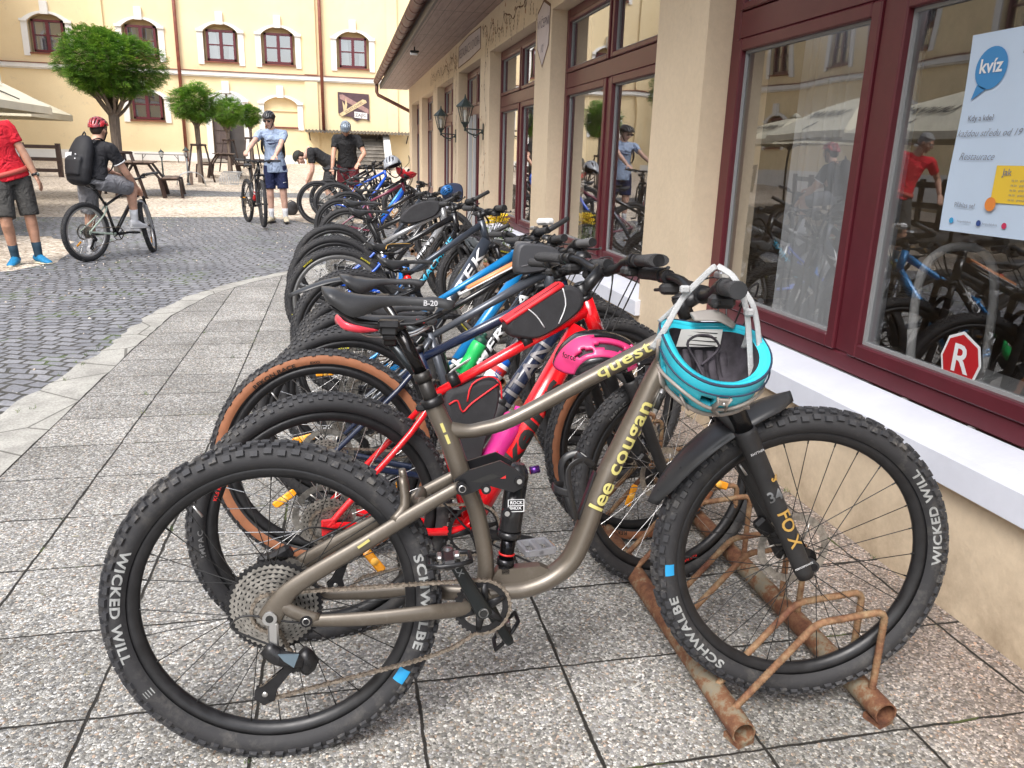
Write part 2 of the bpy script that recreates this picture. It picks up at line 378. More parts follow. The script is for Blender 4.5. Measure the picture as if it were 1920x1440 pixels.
patch=jit([(-3.4,9.0),(-3.15,9.6),(-3.2,10.2),(-3.5,11.4),(-3.95,12.0),(-5,12.2),(-9,12.3),(-11,11),(-11,8.2),(-6,8.2),(-4,8.7),(-3.4,9.0)],.06,.25,3)
far_edge=jit([(1.8,14.2),(-.4,13.9),(-1.3,14.9),(-3.1,14.8),(-5.5,14.5),(-11.4,14.4)],.07,.3,4)
sheet('cobblestone_path',[(-11.45,-25),(1.85,-25)]+far_edge,.004,MSETT,holes=[patch[:-1]])
sheet('cobblestone_strip',jit([(1.8,19.2),(1.8,20.5),(-2.5,20.45),(-4.4,20.8),(-5.2,19.9),(-4.5,18.95),(-2.4,19.15),(1.8,19.2)],.05,.3,5)[:-1],.004,MSETT)
inner=[(-1.41,-6),(-1.41,3.5),(-1.40,5.5),(-1.36,6.6),(-1.2,7.5),(-.9,8.2),(-.5,8.8),(0,9.3),(.6,9.7),(1.84,9.9)]
outer=[(-1.74,-6),(-1.74,4.1),(-1.66,4.8),(-1.6,5.5),(-1.55,6.6),(-1.42,7.4),(-1.2,7.95),(-.95,8.4),(-.6,8.9),(-.1,9.5),(.5,9.95),(1.84,10.15)]
sheet('pavement',inner+[(1.84,-6)],.012,slab_mat())
sheet('joint_soil',[(p[0]-.03,p[1]) for p in inner]+[(p[0]+.03,p[1]-.02) for p in inner[::-1]],.0065,M('dark_joint_soil',(.025,.022,.018),.95,var=.5,vs=30))
sheet('concrete_edging',jit(outer,.024,.09,6)+jit([(p[0]-.012,p[1]+.012) for p in inner],.005,.11,8)[::-1],.0095,edging_mat())
# ================================================================ building materials
def plaster(name,base,light,dirt=.25,bump=.25,scale=1.2):
    m,n,l,b=node_mat(name); tc=n.new('ShaderNodeTexCoord').outputs['Object']
    a=noise(n,l,tc,scale,7,.65); c=ramp(n,l,a,[(.3,base),(.7,light)])
    f=noise(n,l,tc,38,5); c=mixc(n,l,1.0,c,ramp(n,l,f,[(.3,(.95,.95,.95)),(.7,(1.03,1.03,1.03))]),'MULTIPLY')
    sx=n.new('ShaderNodeSeparateXYZ'); l.new(tc,sx.inputs[0])
    if dirt:
        st=noise(n,l,tc,3.2,8,.75)
        low=n.new('ShaderNodeMapRange'); l.new(sx.outputs[2],low.inputs[0]); low.inputs[1].default_value=.0; low.inputs[2].default_value=.5; low.inputs[3].default_value=1; low.inputs[4].default_value=0
        k=mathn(n,l,'MULTIPLY',mathn(n,l,'MULTIPLY',low.outputs[0],ramp(n,l,st,[(.35,(0,0,0)),(.65,(1,1,1))])),dirt*2.4)
        c=mixc(n,l,k,c,(.27,.2,.13))
        mk=n.new('ShaderNodeMapRange'); l.new(noise(n,l,tc,1.9,9,.8),mk.inputs[0]); mk.inputs[1].default_value=.58; mk.inputs[2].default_value=.66
        c=mixc(n,l,mathn(n,l,'MULTIPLY',mk.outputs[0],dirt*.6),c,(.4,.33,.25))
    l.new(c,b.inputs['Base Color']); b.inputs['Roughness'].default_value=.88
    bumpn(n,l,b,mathn(n,l,'ADD',mathn(n,l,'MULTIPLY',f,.5),noise(n,l,tc,6,5)),bump,.012); return m
P_NEAR=plaster('cream_plaster',(.68,.555,.40),(.75,.62,.455),.32)
P_FAR=plaster('yellow_plaster',(.76,.60,.355),(.85,.70,.44),.45,.3,.5)
P_WHITE=plaster('white_plaster',(.72,.70,.66),(.82,.81,.78),.25,.3,2)
M_SILL=M('white_sill_paint',(.70,.73,.82),.6,var=.05,vs=4,bump=.2,bs=18)
M_MAR=M('maroon_frame',(.10,.014,.022),.34,var=.08,vs=9)
M_MAR2=M('red_brown_metal',(.2,.055,.035),.45,var=.25,vs=5)
M_GUT=M('gutter_copper_brown',(.18,.085,.065),.5,metal=.35,var=.35,vs=4,rvar=.15)
M_SEAL=M('grey_gasket',(.32,.33,.34),.5)
def glass_mat(name,tint=(.97,.98,.98),k=2.1,base=.07,wav=.0):
    m=bpy.data.materials.new(name); m.use_nodes=True; n=m.node_tree.nodes; l=m.node_tree.links; n.remove(n['Principled BSDF'])
    tr=n.new('ShaderNodeBsdfTransparent'); tr.inputs[0].default_value=(*tint,1)
    gl=n.new('ShaderNodeBsdfGlossy'); gl.inputs['Roughness'].default_value=.004; gl.inputs[0].default_value=(.95,.97,1,1)
    fr=n.new('ShaderNodeLayerWeight'); fr.inputs['Blend'].default_value=.5
    f=mathn(n,l,'MINIMUM',mathn(n,l,'MULTIPLY_ADD',mathn(n,l,'MULTIPLY_ADD',mathn(n,l,'POWER',fr.outputs['Facing'],5),.96,.04),k,base),.92)
    mx=n.new('ShaderNodeMixShader'); l.new(f,mx.inputs[0]); l.new(tr.outputs[0],mx.inputs[1]); l.new(gl.outputs[0],mx.inputs[2]); l.new(mx.outputs[0],n['Material Output'].inputs[0])
    if wav:
        tc=n.new('ShaderNodeTexCoord'); nz=n.new('ShaderNodeTexNoise'); nz.inputs['Scale'].default_value=1.3; nz.inputs['Detail'].default_value=1; l.new(tc.outputs['Object'],nz.inputs['Vector'])
        bp=n.new('ShaderNodeBump'); bp.inputs['Strength'].default_value=wav; bp.inputs['Distance'].default_value=.02; l.new(nz.outputs[0],bp.inputs['Height']); l.new(bp.outputs[0],gl.inputs['Normal'])
    return m
GLASS=glass_mat('window_glass',k=1.6,base=.135,wav=.14)
GLASSFAR=glass_mat('old_window_glass',k=1.6,base=.22,wav=.15)
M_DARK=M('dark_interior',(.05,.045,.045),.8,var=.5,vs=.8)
# ================================================================ near building (restaurant)
XW=1.81
OPEN=[(-1.6,.82),(1.47,3.91),(4.57,7.01),(7.58,9.93),(10.61,12.57),(13.15,15.31),(16.02,18.2),(18.82,20.77)]
DOOR=4
SY=Matrix(((0,0,1,XW),(1,0,0,0),(0,1,0,0),(0,0,0,1)))   # local (y,z,x) -> world
rest=thing('restaurant_building','long single-storey cream building with maroon windows beside the row of bicycles','building')
holes=[[(a,(.42 if i!=DOOR else .05)),(b,(.42 if i!=DOOR else .05)),(b,2.57),(a,2.57)] for i,(a,b) in enumerate(OPEN)]
mb=MB(SY); mb.mat(P_NEAR); vs,fs=plate([(-5,-.3),(21.54,-.3),(21.54,3.2),(-5,3.2)],holes,.36); mb.add([(a,b,c+.18) for a,b,c in vs],fs,False)
mb.X=Matrix.Identity(4)
mb.box((4.2,21.44,1.45),(4.1,.2,3.5)); mb.box((4.2,-4.9,1.45),(4.1,.2,3.5))
mb.build('wall',rest)
mi=MB().mat(M('interior_wall',(.42,.36,.3),.8,var=.3,vs=.7)); mi.box((6.3,8,1.5),(.1,27,3.2)); mi.build('interior_wall',rest)
mi=MB().mat(M('interior_floor',(.09,.06,.045),.35,var=.4,vs=3)); mi.box((4.2,8,.02),(4.2,27,.05)); mi.mat(M('interior_ceiling',(.35,.32,.28),.8)); mi.box((4.2,8,3.02),(4.2,27,.05)); mi.build('interior_floor',rest)
# sills: sloped white slabs
for i,(a,b) in enumerate(OPEN):
    if i==DOOR: continue
    m_=MB().mat(M_SILL); a1=a+.002; b1=b-.002
    m_.prism([(XW-.03,.425),(XW+.13,.425),(XW+.13,.535),(XW-.03,.50)],b1-a1+.1,basis((0,b1+.05,0),(1,0,0),(0,0,1))) if False else None
    prof=[(XW-.035,.415),(XW-.002,.415),(XW-.002,.5),(XW+.135,.545),(XW+.135,.552),(XW-.035,.508)]
    n_=len(prof); vv=[(x,y,z) for y in(a-.05,b+.05) for x,z in prof[:2]+prof[2:3]]
    # apron lip in front of the wall and the sloped top inside the reveal
    m_.add([(XW-.035,y,z) for y in(a-.04,b+.04) for z in(.415,.505)]+[(XW-.001,y,z) for y in(a-.04,b+.04) for z in(.415,.512)],[(0,1,3,2),(4,6,7,5),(1,5,7,3),(0,2,6,4),(0,4,5,1),(2,3,7,6)],False)
    m_.add([(XW-.001,a1,.512),(XW+.135,a1,.553),(XW+.135,b1,.553),(XW-.001,b1,.512)],[(0,1,2,3)],False)
    m_.build('window_sill',rest)
def win(parent,y0,y1,z0,z1,X,mf,mg,door=False,trans=(1.93,2.06)):
    fr=MB().mat(mf); w=.075; d=.07
    def bar(ya,yb,za,zb,x0=X,dd=d,bev=.008): fr.box((x0+dd/2,(ya+yb)/2,(za+zb)/2),(dd,abs(yb-ya),abs(zb-za)),bev=bev)
    bar(y0,y0+w,z0,z1); bar(y1-w,y1,z0,z1); bar(y0+w,y1-w,z1-w,z1); bar(y0+w,y1-w,z0,z0+w)
    bar(y0+w,y1-w,trans[0],trans[1]); ym=(y0+y1)/2; mu=.045
    bar(ym-mu,ym+mu,z0+w,trans[0]); bar(ym-mu*.6,ym+mu*.6,trans[1],z1-w)
    s=.055; panes=[]
    for a,b in((y0+w,ym-mu),(ym+mu,y1-w)):
        for c,e in((z0+w,trans[0]),(trans[1],z1-w)):
            k=s if c<1.5 else .035; aa,bb=(a,b) if c<1.5 else ((a,ym-mu*.6) if a<ym-.1 else (ym+mu*.6,b))
            bar(aa,aa+k,c,e,X-.012,.05,.006); bar(bb-k,bb,c,e,X-.012,.05,.006); bar(aa+k,bb-k,c,c+k,X-.012,.05,.006); bar(aa+k,bb-k,e-k,e,X-.012,.05,.006)
            panes.append((aa+k,bb-k,c+k,e-k))
    f=fr.build('window' if not door else 'door',parent)
    gk=MB().mat(M_SEAL)
    for a,b,c,e in panes:
        t=.012
        for q in((a,a+t,c,e),(b-t,b,c,e),(a+t,b-t,c,c+t),(a+t,b-t,e-t,e)): gk.box((X+.022,(q[0]+q[1])/2,(q[2]+q[3])/2),(.012,q[1]-q[0],q[3]-q[2]))
    gk.build('gasket',f)
    for a,b,c,e in panes:
        p=MB().mat(mg); p.add([(X+.028,a,c),(X+.028,b,c),(X+.028,b,e),(X+.028,a,e)],[(0,1,2,3)],False); p.build('pane',f)
    return f
XF=1.945
for i,(a,b) in enumerate(OPEN): win(rest,a+.001,b-.001,.555 if i!=DOOR else .06,2.569,XF,M_MAR,GLASS,i==DOOR)
# open door leaf edge and its light frame
m_=MB().mat(M('pale_door_metal',(.62,.64,.66),.35,metal=.3)); m_.box((1.9,11.95,1.0),(.05,.09,1.85)); m_.box((1.9,11.55,1.0),(.04,.04,1.85)); m_.build('door_leaf_edge',rest)
# soffit boards, fascia, gutter, downpipe, roof
def wood_mat():
    m,n,l,b=node_mat('soffit_boards'); tc=n.new('ShaderNodeTexCoord').outputs['Object']
    mp=n.new('ShaderNodeMapping'); mp.inputs['Scale'].default_value=(9,.8,1); l.new(tc,mp.inputs[0])
    a=noise(n,l,mp.outputs[0],3,8,.7); c=ramp(n,l,a,[(.25,(.15,.095,.085)),(.5,(.25,.17,.155)),(.8,(.36,.27,.245))])
    sx=n.new('ShaderNodeSeparateXYZ'); l.new(tc,sx.inputs[0])
    f=mathn(n,l,'FRACT',mathn(n,l,'DIVIDE',sx.outputs[0],.115)); j=mathn(n,l,'LESS_THAN',f,.06)
    f2=mathn(n,l,'FRACT',mathn(n,l,'DIVIDE',sx.outputs[1],2.0)); j2=mathn(n,l,'LESS_THAN',f2,.008)
    c=mixc(n,l,mathn(n,l,'MAXIMUM',j,j2),c,(.02,.012,.01)); l.new(c,b.inputs['Base Color']); b.inputs['Roughness'].default_value=.5; return m
m_=MB().mat(wood_mat()); m_.box((1.465,8.45,3.015),(.69,26.9,.03)); m_.build('soffit',rest)
m_=MB().mat(M('dark_fascia',(.05,.04,.04),.5)); m_.box((1.1,8.45,3.06),(.03,26.9,.14)); m_.build('fascia',rest)
gb=MB().mat(M_GUT); R_=.072; n_=14
prof=[(R_*math.cos(PI+PI*k/n_),R_*math.sin(PI+PI*k/n_)) for k in range(n_+1)]
prof2=[(p[0]*.95,p[1]*.95) for p in prof[::-1]]
P_=prof+prof2; vs=[(1.0+p[0],y,3.17+p[1]) for y in(-5,21.95) for p in P_]; k=len(P_)
gb.add(vs,[(i,(i+1)%k,(i+1)%k+k,i+k) for i in range(k)]+[tuple(range(k,2*k))[::-1]],False)
gb.tube([(1.0-R_,-5,3.175),(1.0-R_,21.95,3.175)],.011,8)
y=-4.6
while y<21.9:
    gb.tube([(1.0+1.03*R_*math.cos(PI+PI*q/10),y,3.17+1.03*R_*math.sin(PI+PI*q/10)) for q in range(11)],.007,6); y+=.62
gb.build('gutter',rest)
dp=MB().mat(M_GUT); dp.tube([(1.0,21.85,3.12),(1.0,21.85,2.92),(1.03,21.84,2.84),(1.95,21.8,2.42),(2.0,21.8,2.35),(2.0,21.8,.4)],.045,12); dp.build('downpipe',rest)
m_=MB().mat(M('roof_tiles',(.22,.08,.05),.7,var=.3,vs=3)); m_.add([(.93,-5,3.22),(.93,21.9,3.22),(6.3,21.9,5.2),(6.3,-5,5.2)],[(0,1,2,3)],False); m_.build('roof',rest)
# soffit floodlight
t=thing('floodlight','small white and black floodlight under the wooden soffit','lamp',T(1.2,13.2,2.98))
m_=MB().mat(M('black_metal',(.02,.02,.022),.4)); m_.box((0,0,-.07),(.14,.1,.03),bev=.01); m_.tube([(0,0,0),(0,0,-.06)],.012,8); m_.build('housing',t)
m_=MB().mat(M('lamp_glass_white',(.8,.8,.8),.2)); m_.box((-.01,-.01,-.1),(.12,.08,.03),RX(.5),bev=.01); m_.build('diffuser',t)
# mural: thin painted vines and banners on the wall
M_VINE=M('mural_brown_paint',(.16,.08,.045),.85); M_BAN=M('mural_banner_paint',(.60,.52,.50),.85,var=.05,vs=8); M_LET=M('mural_letter_paint',(.09,.07,.1),.85); M_LEAF=M('mural_ochre_paint',(.42,.22,.12),.85,var=.3,vs=30)
vb=MB().mat(M_VINE); rr=random.Random(11)
def stroke(pts,w,off=.0025,sub=6):
    P,_=smooth_path([Vector((p[0],p[1],0)) for p in pts],[w]*len(pts),sub); vs=[];n=len(P)
    for i,p in enumerate(P):
        t=(P[min(n-1,i+1)]-P[max(0,i-1)]).normalized(); q=Vector((-t.y,t.x,0))*w*1.5*(.6+.4*math.sin(i*1.3))
        vs+=[(XW-off,(p+q).x,(p+q).y),(XW-off,(p-q).x,(p-q).y)]
    vb.add(vs,[(2*i,2*i+1,2*i+3,2*i+2) for i in range(n-1)],False)
def curl(y,z,s,d=1):
    pts=[];a=rr.uniform(0,6)
    for i in range(9): r=s*(1-i/10); pts.append((y+r*math.cos(a+d*i*.75),z+r*math.sin(a+d*i*.75)))
    stroke(pts,.0045)
for y0,y1 in((7.65,10.45),(12.7,16.5)):
    pts=[];y=y0
    while y<y1: pts.append((y,2.8+rr.uniform(-.1,.09))); y+=.16
    stroke(pts,.007)
    for p in pts:
        curl(p[0]+rr.uniform(-.05,.05),p[1]+rr.uniform(-.09,.07),rr.uniform(.03,.07),rr.choice((-1,1)))
        for k in range(2):
            yy,zz=p[0]+rr.uniform(-.1,.1),p[1]+rr.uniform(-.13,.11); stroke([(yy,zz),(yy+rr.uniform(-.04,.04),zz-.05),(yy+rr.uniform(-.03,.03),zz-.1)],.006)
for yb in(10.2,12.85):
    pts=[(yb+rr.uniform(-.09,.09),2.7-.13*i) for i in range(18)]; stroke(pts,.006)
    for p in pts[::2]: curl(p[0],p[1],rr.uniform(.03,.06))
for pts in([(4.55,2.9),(4.0,2.75),(3.5,2.92)],[(7.0,2.95),(7.3,2.75),(7.5,2.9)]): pass
vb.mat(M_LEAF)
for i in range(60):
    yy=rr.choice((rr.uniform(7.7,10.4),rr.uniform(12.7,14.5),rr.uniform(10.05,10.5))); zz=rr.uniform(2.65,2.95) if yy>7.7 and not 10.0<yy<10.55 else rr.uniform(.5,2.9)
    stroke([(yy,zz),(yy+rr.uniform(-.05,.05),zz+rr.uniform(-.04,.04))],.014,.002,2)
vb.build('mural_vine',rest)
WT=lambda y,z: Matrix(((0,0,-1,XW-.006),(-1,0,0,y),(0,1,0,z),(0,0,0,1)))
bn=MB(); 
def wallpoly(pts,mat,off):
    bn.mat(mat); bn.add([(XW-off,p[0],p[1]) for p in pts]+[(XW-.0005,p[0],p[1]) for p in pts],[tuple(range(len(pts)))],False)
wallpoly([(7.53,2.62),(7.3,2.70),(7.06,2.62),(7.08,2.3),(7.3,2.13),(7.5,2.3),(7.54,2.45)],M_VINE,.002)
wallpoly([(7.515,2.60),(7.3,2.675),(7.075,2.60),(7.095,2.31),(7.3,2.15),(7.485,2.31),(7.525,2.45)],M_BAN,.004)
add_text(bn,M_LET,'VÝČEPNÍ',WT(7.3,2.5),.105,bold=-.01); add_text(bn,M_LET,'10°',WT(7.3,2.29),.1,bold=-.01); bn.build('mural_banner',rest); bn=MB()
wallpoly([(12.55,2.93),(11.6,2.97),(10.6,2.95),(10.58,2.68),(11.5,2.64),(12.6,2.63)],M_VINE,.002)
wallpoly([(12.5,2.92),(11.6,2.955),(10.63,2.935),(10.61,2.69),(11.5,2.655),(12.55,2.645)],M_BAN,.004)
add_text(bn,M_LET,'RESTAURACE U DVORA',WT(11.58,2.8),.17,bold=-.01)
bn.build('mural_banner',rest)
# wall lanterns
M_LANT=M('dark_green_cast_metal',(.035,.05,.05),.45,metal=.4,var=.3,vs=30)
LG=glass_mat('lantern_glass',k=1.2,base=.08)
def lantern_body(t,c,s=1):
    m=MB(T(*c)@Matrix.Scale(s,4)).mat(M_LANT)
    m.lathe([(0,.2),(.006,.2),(.012,.165),(.02,.15),(.03,.14),(.1,.075),(.115,.06),(.115,.05),(.0,.05)],6,smooth=False)
    m.lathe([(.045,-.15),(.05,-.14),(.05,-.13),(0,-.13)],6,smooth=False); m.lathe([(0,-.2),(.02,-.195),(.03,-.165),(.045,-.15)],8)
    for k in range(6):
        a=PI*k/3; m.tube([(.098*math.cos(a),.098*math.sin(a),.055),(.047*math.cos(a),.047*math.sin(a),-.14)],.0055,5)
    m.build('lantern_cap',t)
    gl=MB(T(*c)@Matrix.Scale(s,4)).mat(LG); gl.lathe([(.094,.05),(.044,-.135)],6,smooth=False); gl.build('lantern_glass',t)
    bl=MB(T(*c)@Matrix.Scale(s,4)).mat(M('frosted_bulb',(.8,.8,.76),.3)); bl.lathe([(0,.02),(.018,.012),(.027,-.015),(.024,-.05),(.014,-.075),(.014,-.12)],12); bl.build('bulb',t)
def wall_lantern(y,z,label):
    t=thing('wall_lantern',label,'lantern',T(XW,y,z),'wall lanterns on brackets by the door')
    m=MB().mat(M_LANT); m.lathe([(0,-.03),(.028,-.028),(.03,-.012),(.024,-.001)],12,'X'); m.box((-.006,0,0),(.012,.05,.2),bev=.005)
    m.tube([(-.02,0,.0),(-.1,0,-.045),(-.19,0,-.02),(-.24,0,.03)],.009,8,sub=4); m.tube([(-.02,0,.02),(-.24,0,.03)],.008,8)
    m.tube([(-.06,0,.0),(-.09,0,-.07),(-.13,0,-.06),(-.12,0,-.02)],.005,6,sub=4)
    m.tube([(-.24,0,.0),(-.24,0,.06)],.013,10); m.build('bracket',t)
    lantern_body(t,(-.24,0,.24)); return t
wall_lantern(10.3,1.66,'dark green hexagonal wall lantern nearer the camera, right of the door')
wall_lantern(12.8,1.66,'dark green hexagonal wall lantern farther along the wall, left of the door')
# poster on the glass, red R sticker
ps=thing('quiz_poster','white quiz poster with a blue speech bubble taped inside the window','poster')
PX=XF+.010; PT=lambda y,z,o=0: Matrix(((0,0,-1,PX-o),(-1,0,0,y),(0,1,0,z),(0,0,0,1)))
m_=MB().mat(M('poster_paper',(.54,.66,.82),.6,var=.02,vs=4)); cols=14; rows=10; vs=[]
for j in range(rows+1):
    for i in range(cols+1):
        u,v=i/cols,j/rows; vs.append((PX+.0015*math.sin(u*5+v*3),2.285-u*.42+.004*math.sin(v*7),1.15+v*.6))
m_.add([(v[0]-.0,v[1],v[2]) for v in vs],[(j*(cols+1)+i,j*(cols+1)+i+1,(j+1)*(cols+1)+i+1,(j+1)*(cols+1)+i) for j in range(rows) for i in range(cols)]); m_.build('sheet',ps)
pr=MB(); MBL=M('poster_blue_ink',(.05,.25,.55),.6); MWH=M('white_ink',(.8,.82,.84),.6); MGR=M('grey_ink',(.20,.22,.27),.6); MYE=M('yellow_ink',(.8,.55,.05),.6); MOR=M('orange_ink',(.75,.25,.05),.6)
def disc(mat,y,z,ry,rz,o,n=28): pr.mat(mat); pr.add([(PX-o,y+ry*math.cos(2*PI*k/n),z+rz*math.sin(2*PI*k/n)) for k in range(n)],[tuple(range(n))],False)
disc(MBL,2.185,1.645,.062,.062,.004); pr.mat(MBL); pr.add([(PX-.004,y,z) for y,z in((2.23,1.6),(2.245,1.555),(2.19,1.585))],[(0,1,2)],False)
add_text(pr,MWH,'kvíz',PT(2.185,1.65,.006),.058,bold=.02)
pr.build('speech_bubble',ps); pr=MB(); add_text(pr,MGR,'Ho',PT(2.055,1.685,.004),.032,bold=.01)
for k in range(3): add_text(pr,MGR,'pozvánka na kvíz'[k*2:],PT(2.0,1.64-.018*k,.004),.012)
pr.build('heading',ps); pr=MB(); add_text(pr,MGR,'Kdy a kde?',PT(2.19,1.50,.004),.024,bold=.01); pr.build('heading',ps); pr=MB(); add_text(pr,MGR,'každou středu od 19',PT(2.15,1.455,.004),.030,shear=.4,bold=-.008); pr.build('handwriting',ps); pr=MB(); add_text(pr,MGR,'Restaurace',PT(2.18,1.385,.004),.032,shear=.4,bold=-.008)
pr.build('handwriting',ps); pr=MB(); add_text(pr,MGR,'Přihlas se!',PT(2.19,1.235,.004),.022)
pr.build('handwriting',ps); pr=MB(); pr.mat(MYE); pr.add([(PX-.004,y,z) for y,z in((2.09,1.25),(1.87,1.25),(1.87,1.36),(2.09,1.36))],[(0,1,2,3)],False)
add_text(pr,MGR,'Jak',PT(2.045,1.34,.006),.028,bold=.01)
for k in range(5): add_text(pr,MGR,'na to · pravidla',PT(1.99,1.318-.014*k,.006),.011)
disc(MOR,2.085,1.245,.021,.021,.007)
pr.build('yellow_panel',ps); pr=MB()
for q,y in((M('twitter_blue',(.05,.35,.65),.6),2.235),(M('navy_ink',(.03,.07,.25),.6),2.12),(M('crimson_ink',(.55,.03,.1),.6),2.02)): disc(q,y,1.185,.0095,.0095,.004,14)
for y in(2.18,2.075): add_text(pr,MGR,'hospodskykviz',PT(y,1.185,.004),.01)
pr.build('contact_line',ps)
st=thing('hexagonal_sticker','red sticker with a white letter R low on the window glass','sticker')
def octa(mat,s,o):
    m=MB().mat(mat); pts=[(0,.094),(.062,.066),(.083,.02),(.075,-.055),(.02,-.094),(-.04,-.085),(-.083,-.03),(-.066,.06)]
    pts=[(-.005,.095),(.07,.06),(.088,-.0),(.065,-.07),(0,-.095),(-.07,-.06),(-.088,0),(-.066,.068)]
    m.add([(XF+.024-o,2.105-p[0]*s,.745+p[1]*s) for p in pts],[tuple(range(8))],False); return m
octa(M('sticker_white',(.7,.72,.74),.4),1,0).build('border',st); mm=octa(M('sticker_red',(.42,.015,.02),.35),.89,.0015)
mm.build('field',st); m_=MB(); add_text(m_,M('sticker_white',(.7,.72,.74)),'R',Matrix(((0,0,-1,XF+.021),(-1,0,0,2.105),(0,1,0,.745),(0,0,0,1))),.13,bold=.015); m_.build('letter',st)
# interior furniture seen through the glass
cu=thing('curtain','sheer grey curtain hanging inside the window behind the handlebars','curtain')
def sheer():
    m=bpy.data.materials.new('sheer_fabric'); m.use_nodes=True; n=m.node_tree.nodes;l=m.node_tree.links; b=n['Principled BSDF']; b.inputs['Base Color'].default_value=(.62,.64,.67,1); b.inputs['Roughness'].default_value=.9; b.inputs['Alpha'].default_value=.72; return m
def curtain(parent,y0,y1,x,z0,z1):
    m=MB().mat(sheer() if 'sheer_fabric' not in bpy.data.materials else bpy.data.materials['sheer_fabric']); n=70; vs=[]
    for z in(z0,z1):
        for i in range(n+1): vs.append((x+.035*math.sin(i*.85+math.sin(i*.3)*1.5)*(1 if z==z0 else .6),y0+(y1-y0)*i/n,z))
    m.add(vs,[(i,i+1,n+2+i,n+1+i) for i in range(n)]); m.build('fabric',parent)
curtain(cu,2.95,3.78,2.3,.3,2.5)
cu=thing('curtain','sheer curtain hanging inside the window nearer the far lanterns','curtain'); curtain(cu,4.8,5.6,2.3,.3,2.5)
tb=thing('dining_table','grey-edged table inside the restaurant behind the red sticker','table',T(2.75,1.55,0))
m_=MB().mat(M('table_laminate',(.2,.12,.08),.3)); m_.box((0,0,.73),(.75,1.3,.03)); m_.build('table_top',tb)
m_=MB().mat(M('grey_steel',(.4,.42,.43),.35,metal=.6)); m_.box((-.385,0,.73),(.02,1.32,.05)); m_.box((0,.66,.73),(.77,.02,.05)); m_.build('edge_trim',tb)
for sx in(-1,1):
    for sy in(-1,1): q=MB().mat(M('grey_steel')); q.box((sx*.35,sy*.62,.36),(.04,.04,.7)); q.build('leg',tb)
ch=thing('white_chair','white plastic chair beside the table inside the restaurant','chair',T(2.7,2.75,0))
m_=MB().mat(M('white_plastic',(.7,.7,.7),.35)); m_.box((0,0,.45),(.42,.42,.025),bev=.01); m_.build('seat',ch)
m_=MB().mat(M('white_plastic')); m_.tube([(-.2,.2,.45),(-.2,.24,.85),(-.1,.25,1.0),(.1,.25,1.0),(.2,.24,.85),(.2,.2,.45)],.02,8,sub=4); m_.build('backrest',ch)
for sx in(-1,1):
    for sy in(-1,1): q=MB().mat(M('white_plastic')); q.tube([(sx*.19,sy*.19,.45),(sx*.22,sy*.22,.03)],.015,8); q.build('leg',ch)
ob=thing('orange_crate','orange crate standing on the table under the quiz poster','crate',T(2.72,1.62,.75))
m_=MB().mat(M('orange_plastic',(.62,.25,.02),.5,var=.1)); m_.box((0,0,.17),(.3,.5,.3),bev=.01); m_.box((0,0,.33),(.34,.54,.03),bev=.008); m_.build('crate_body',ob)
m_=MB().mat(M('orange_plastic')); m_.box((-.16,0,.25),(.02,.16,.03),bev=.006); m_.build('handle',ob)
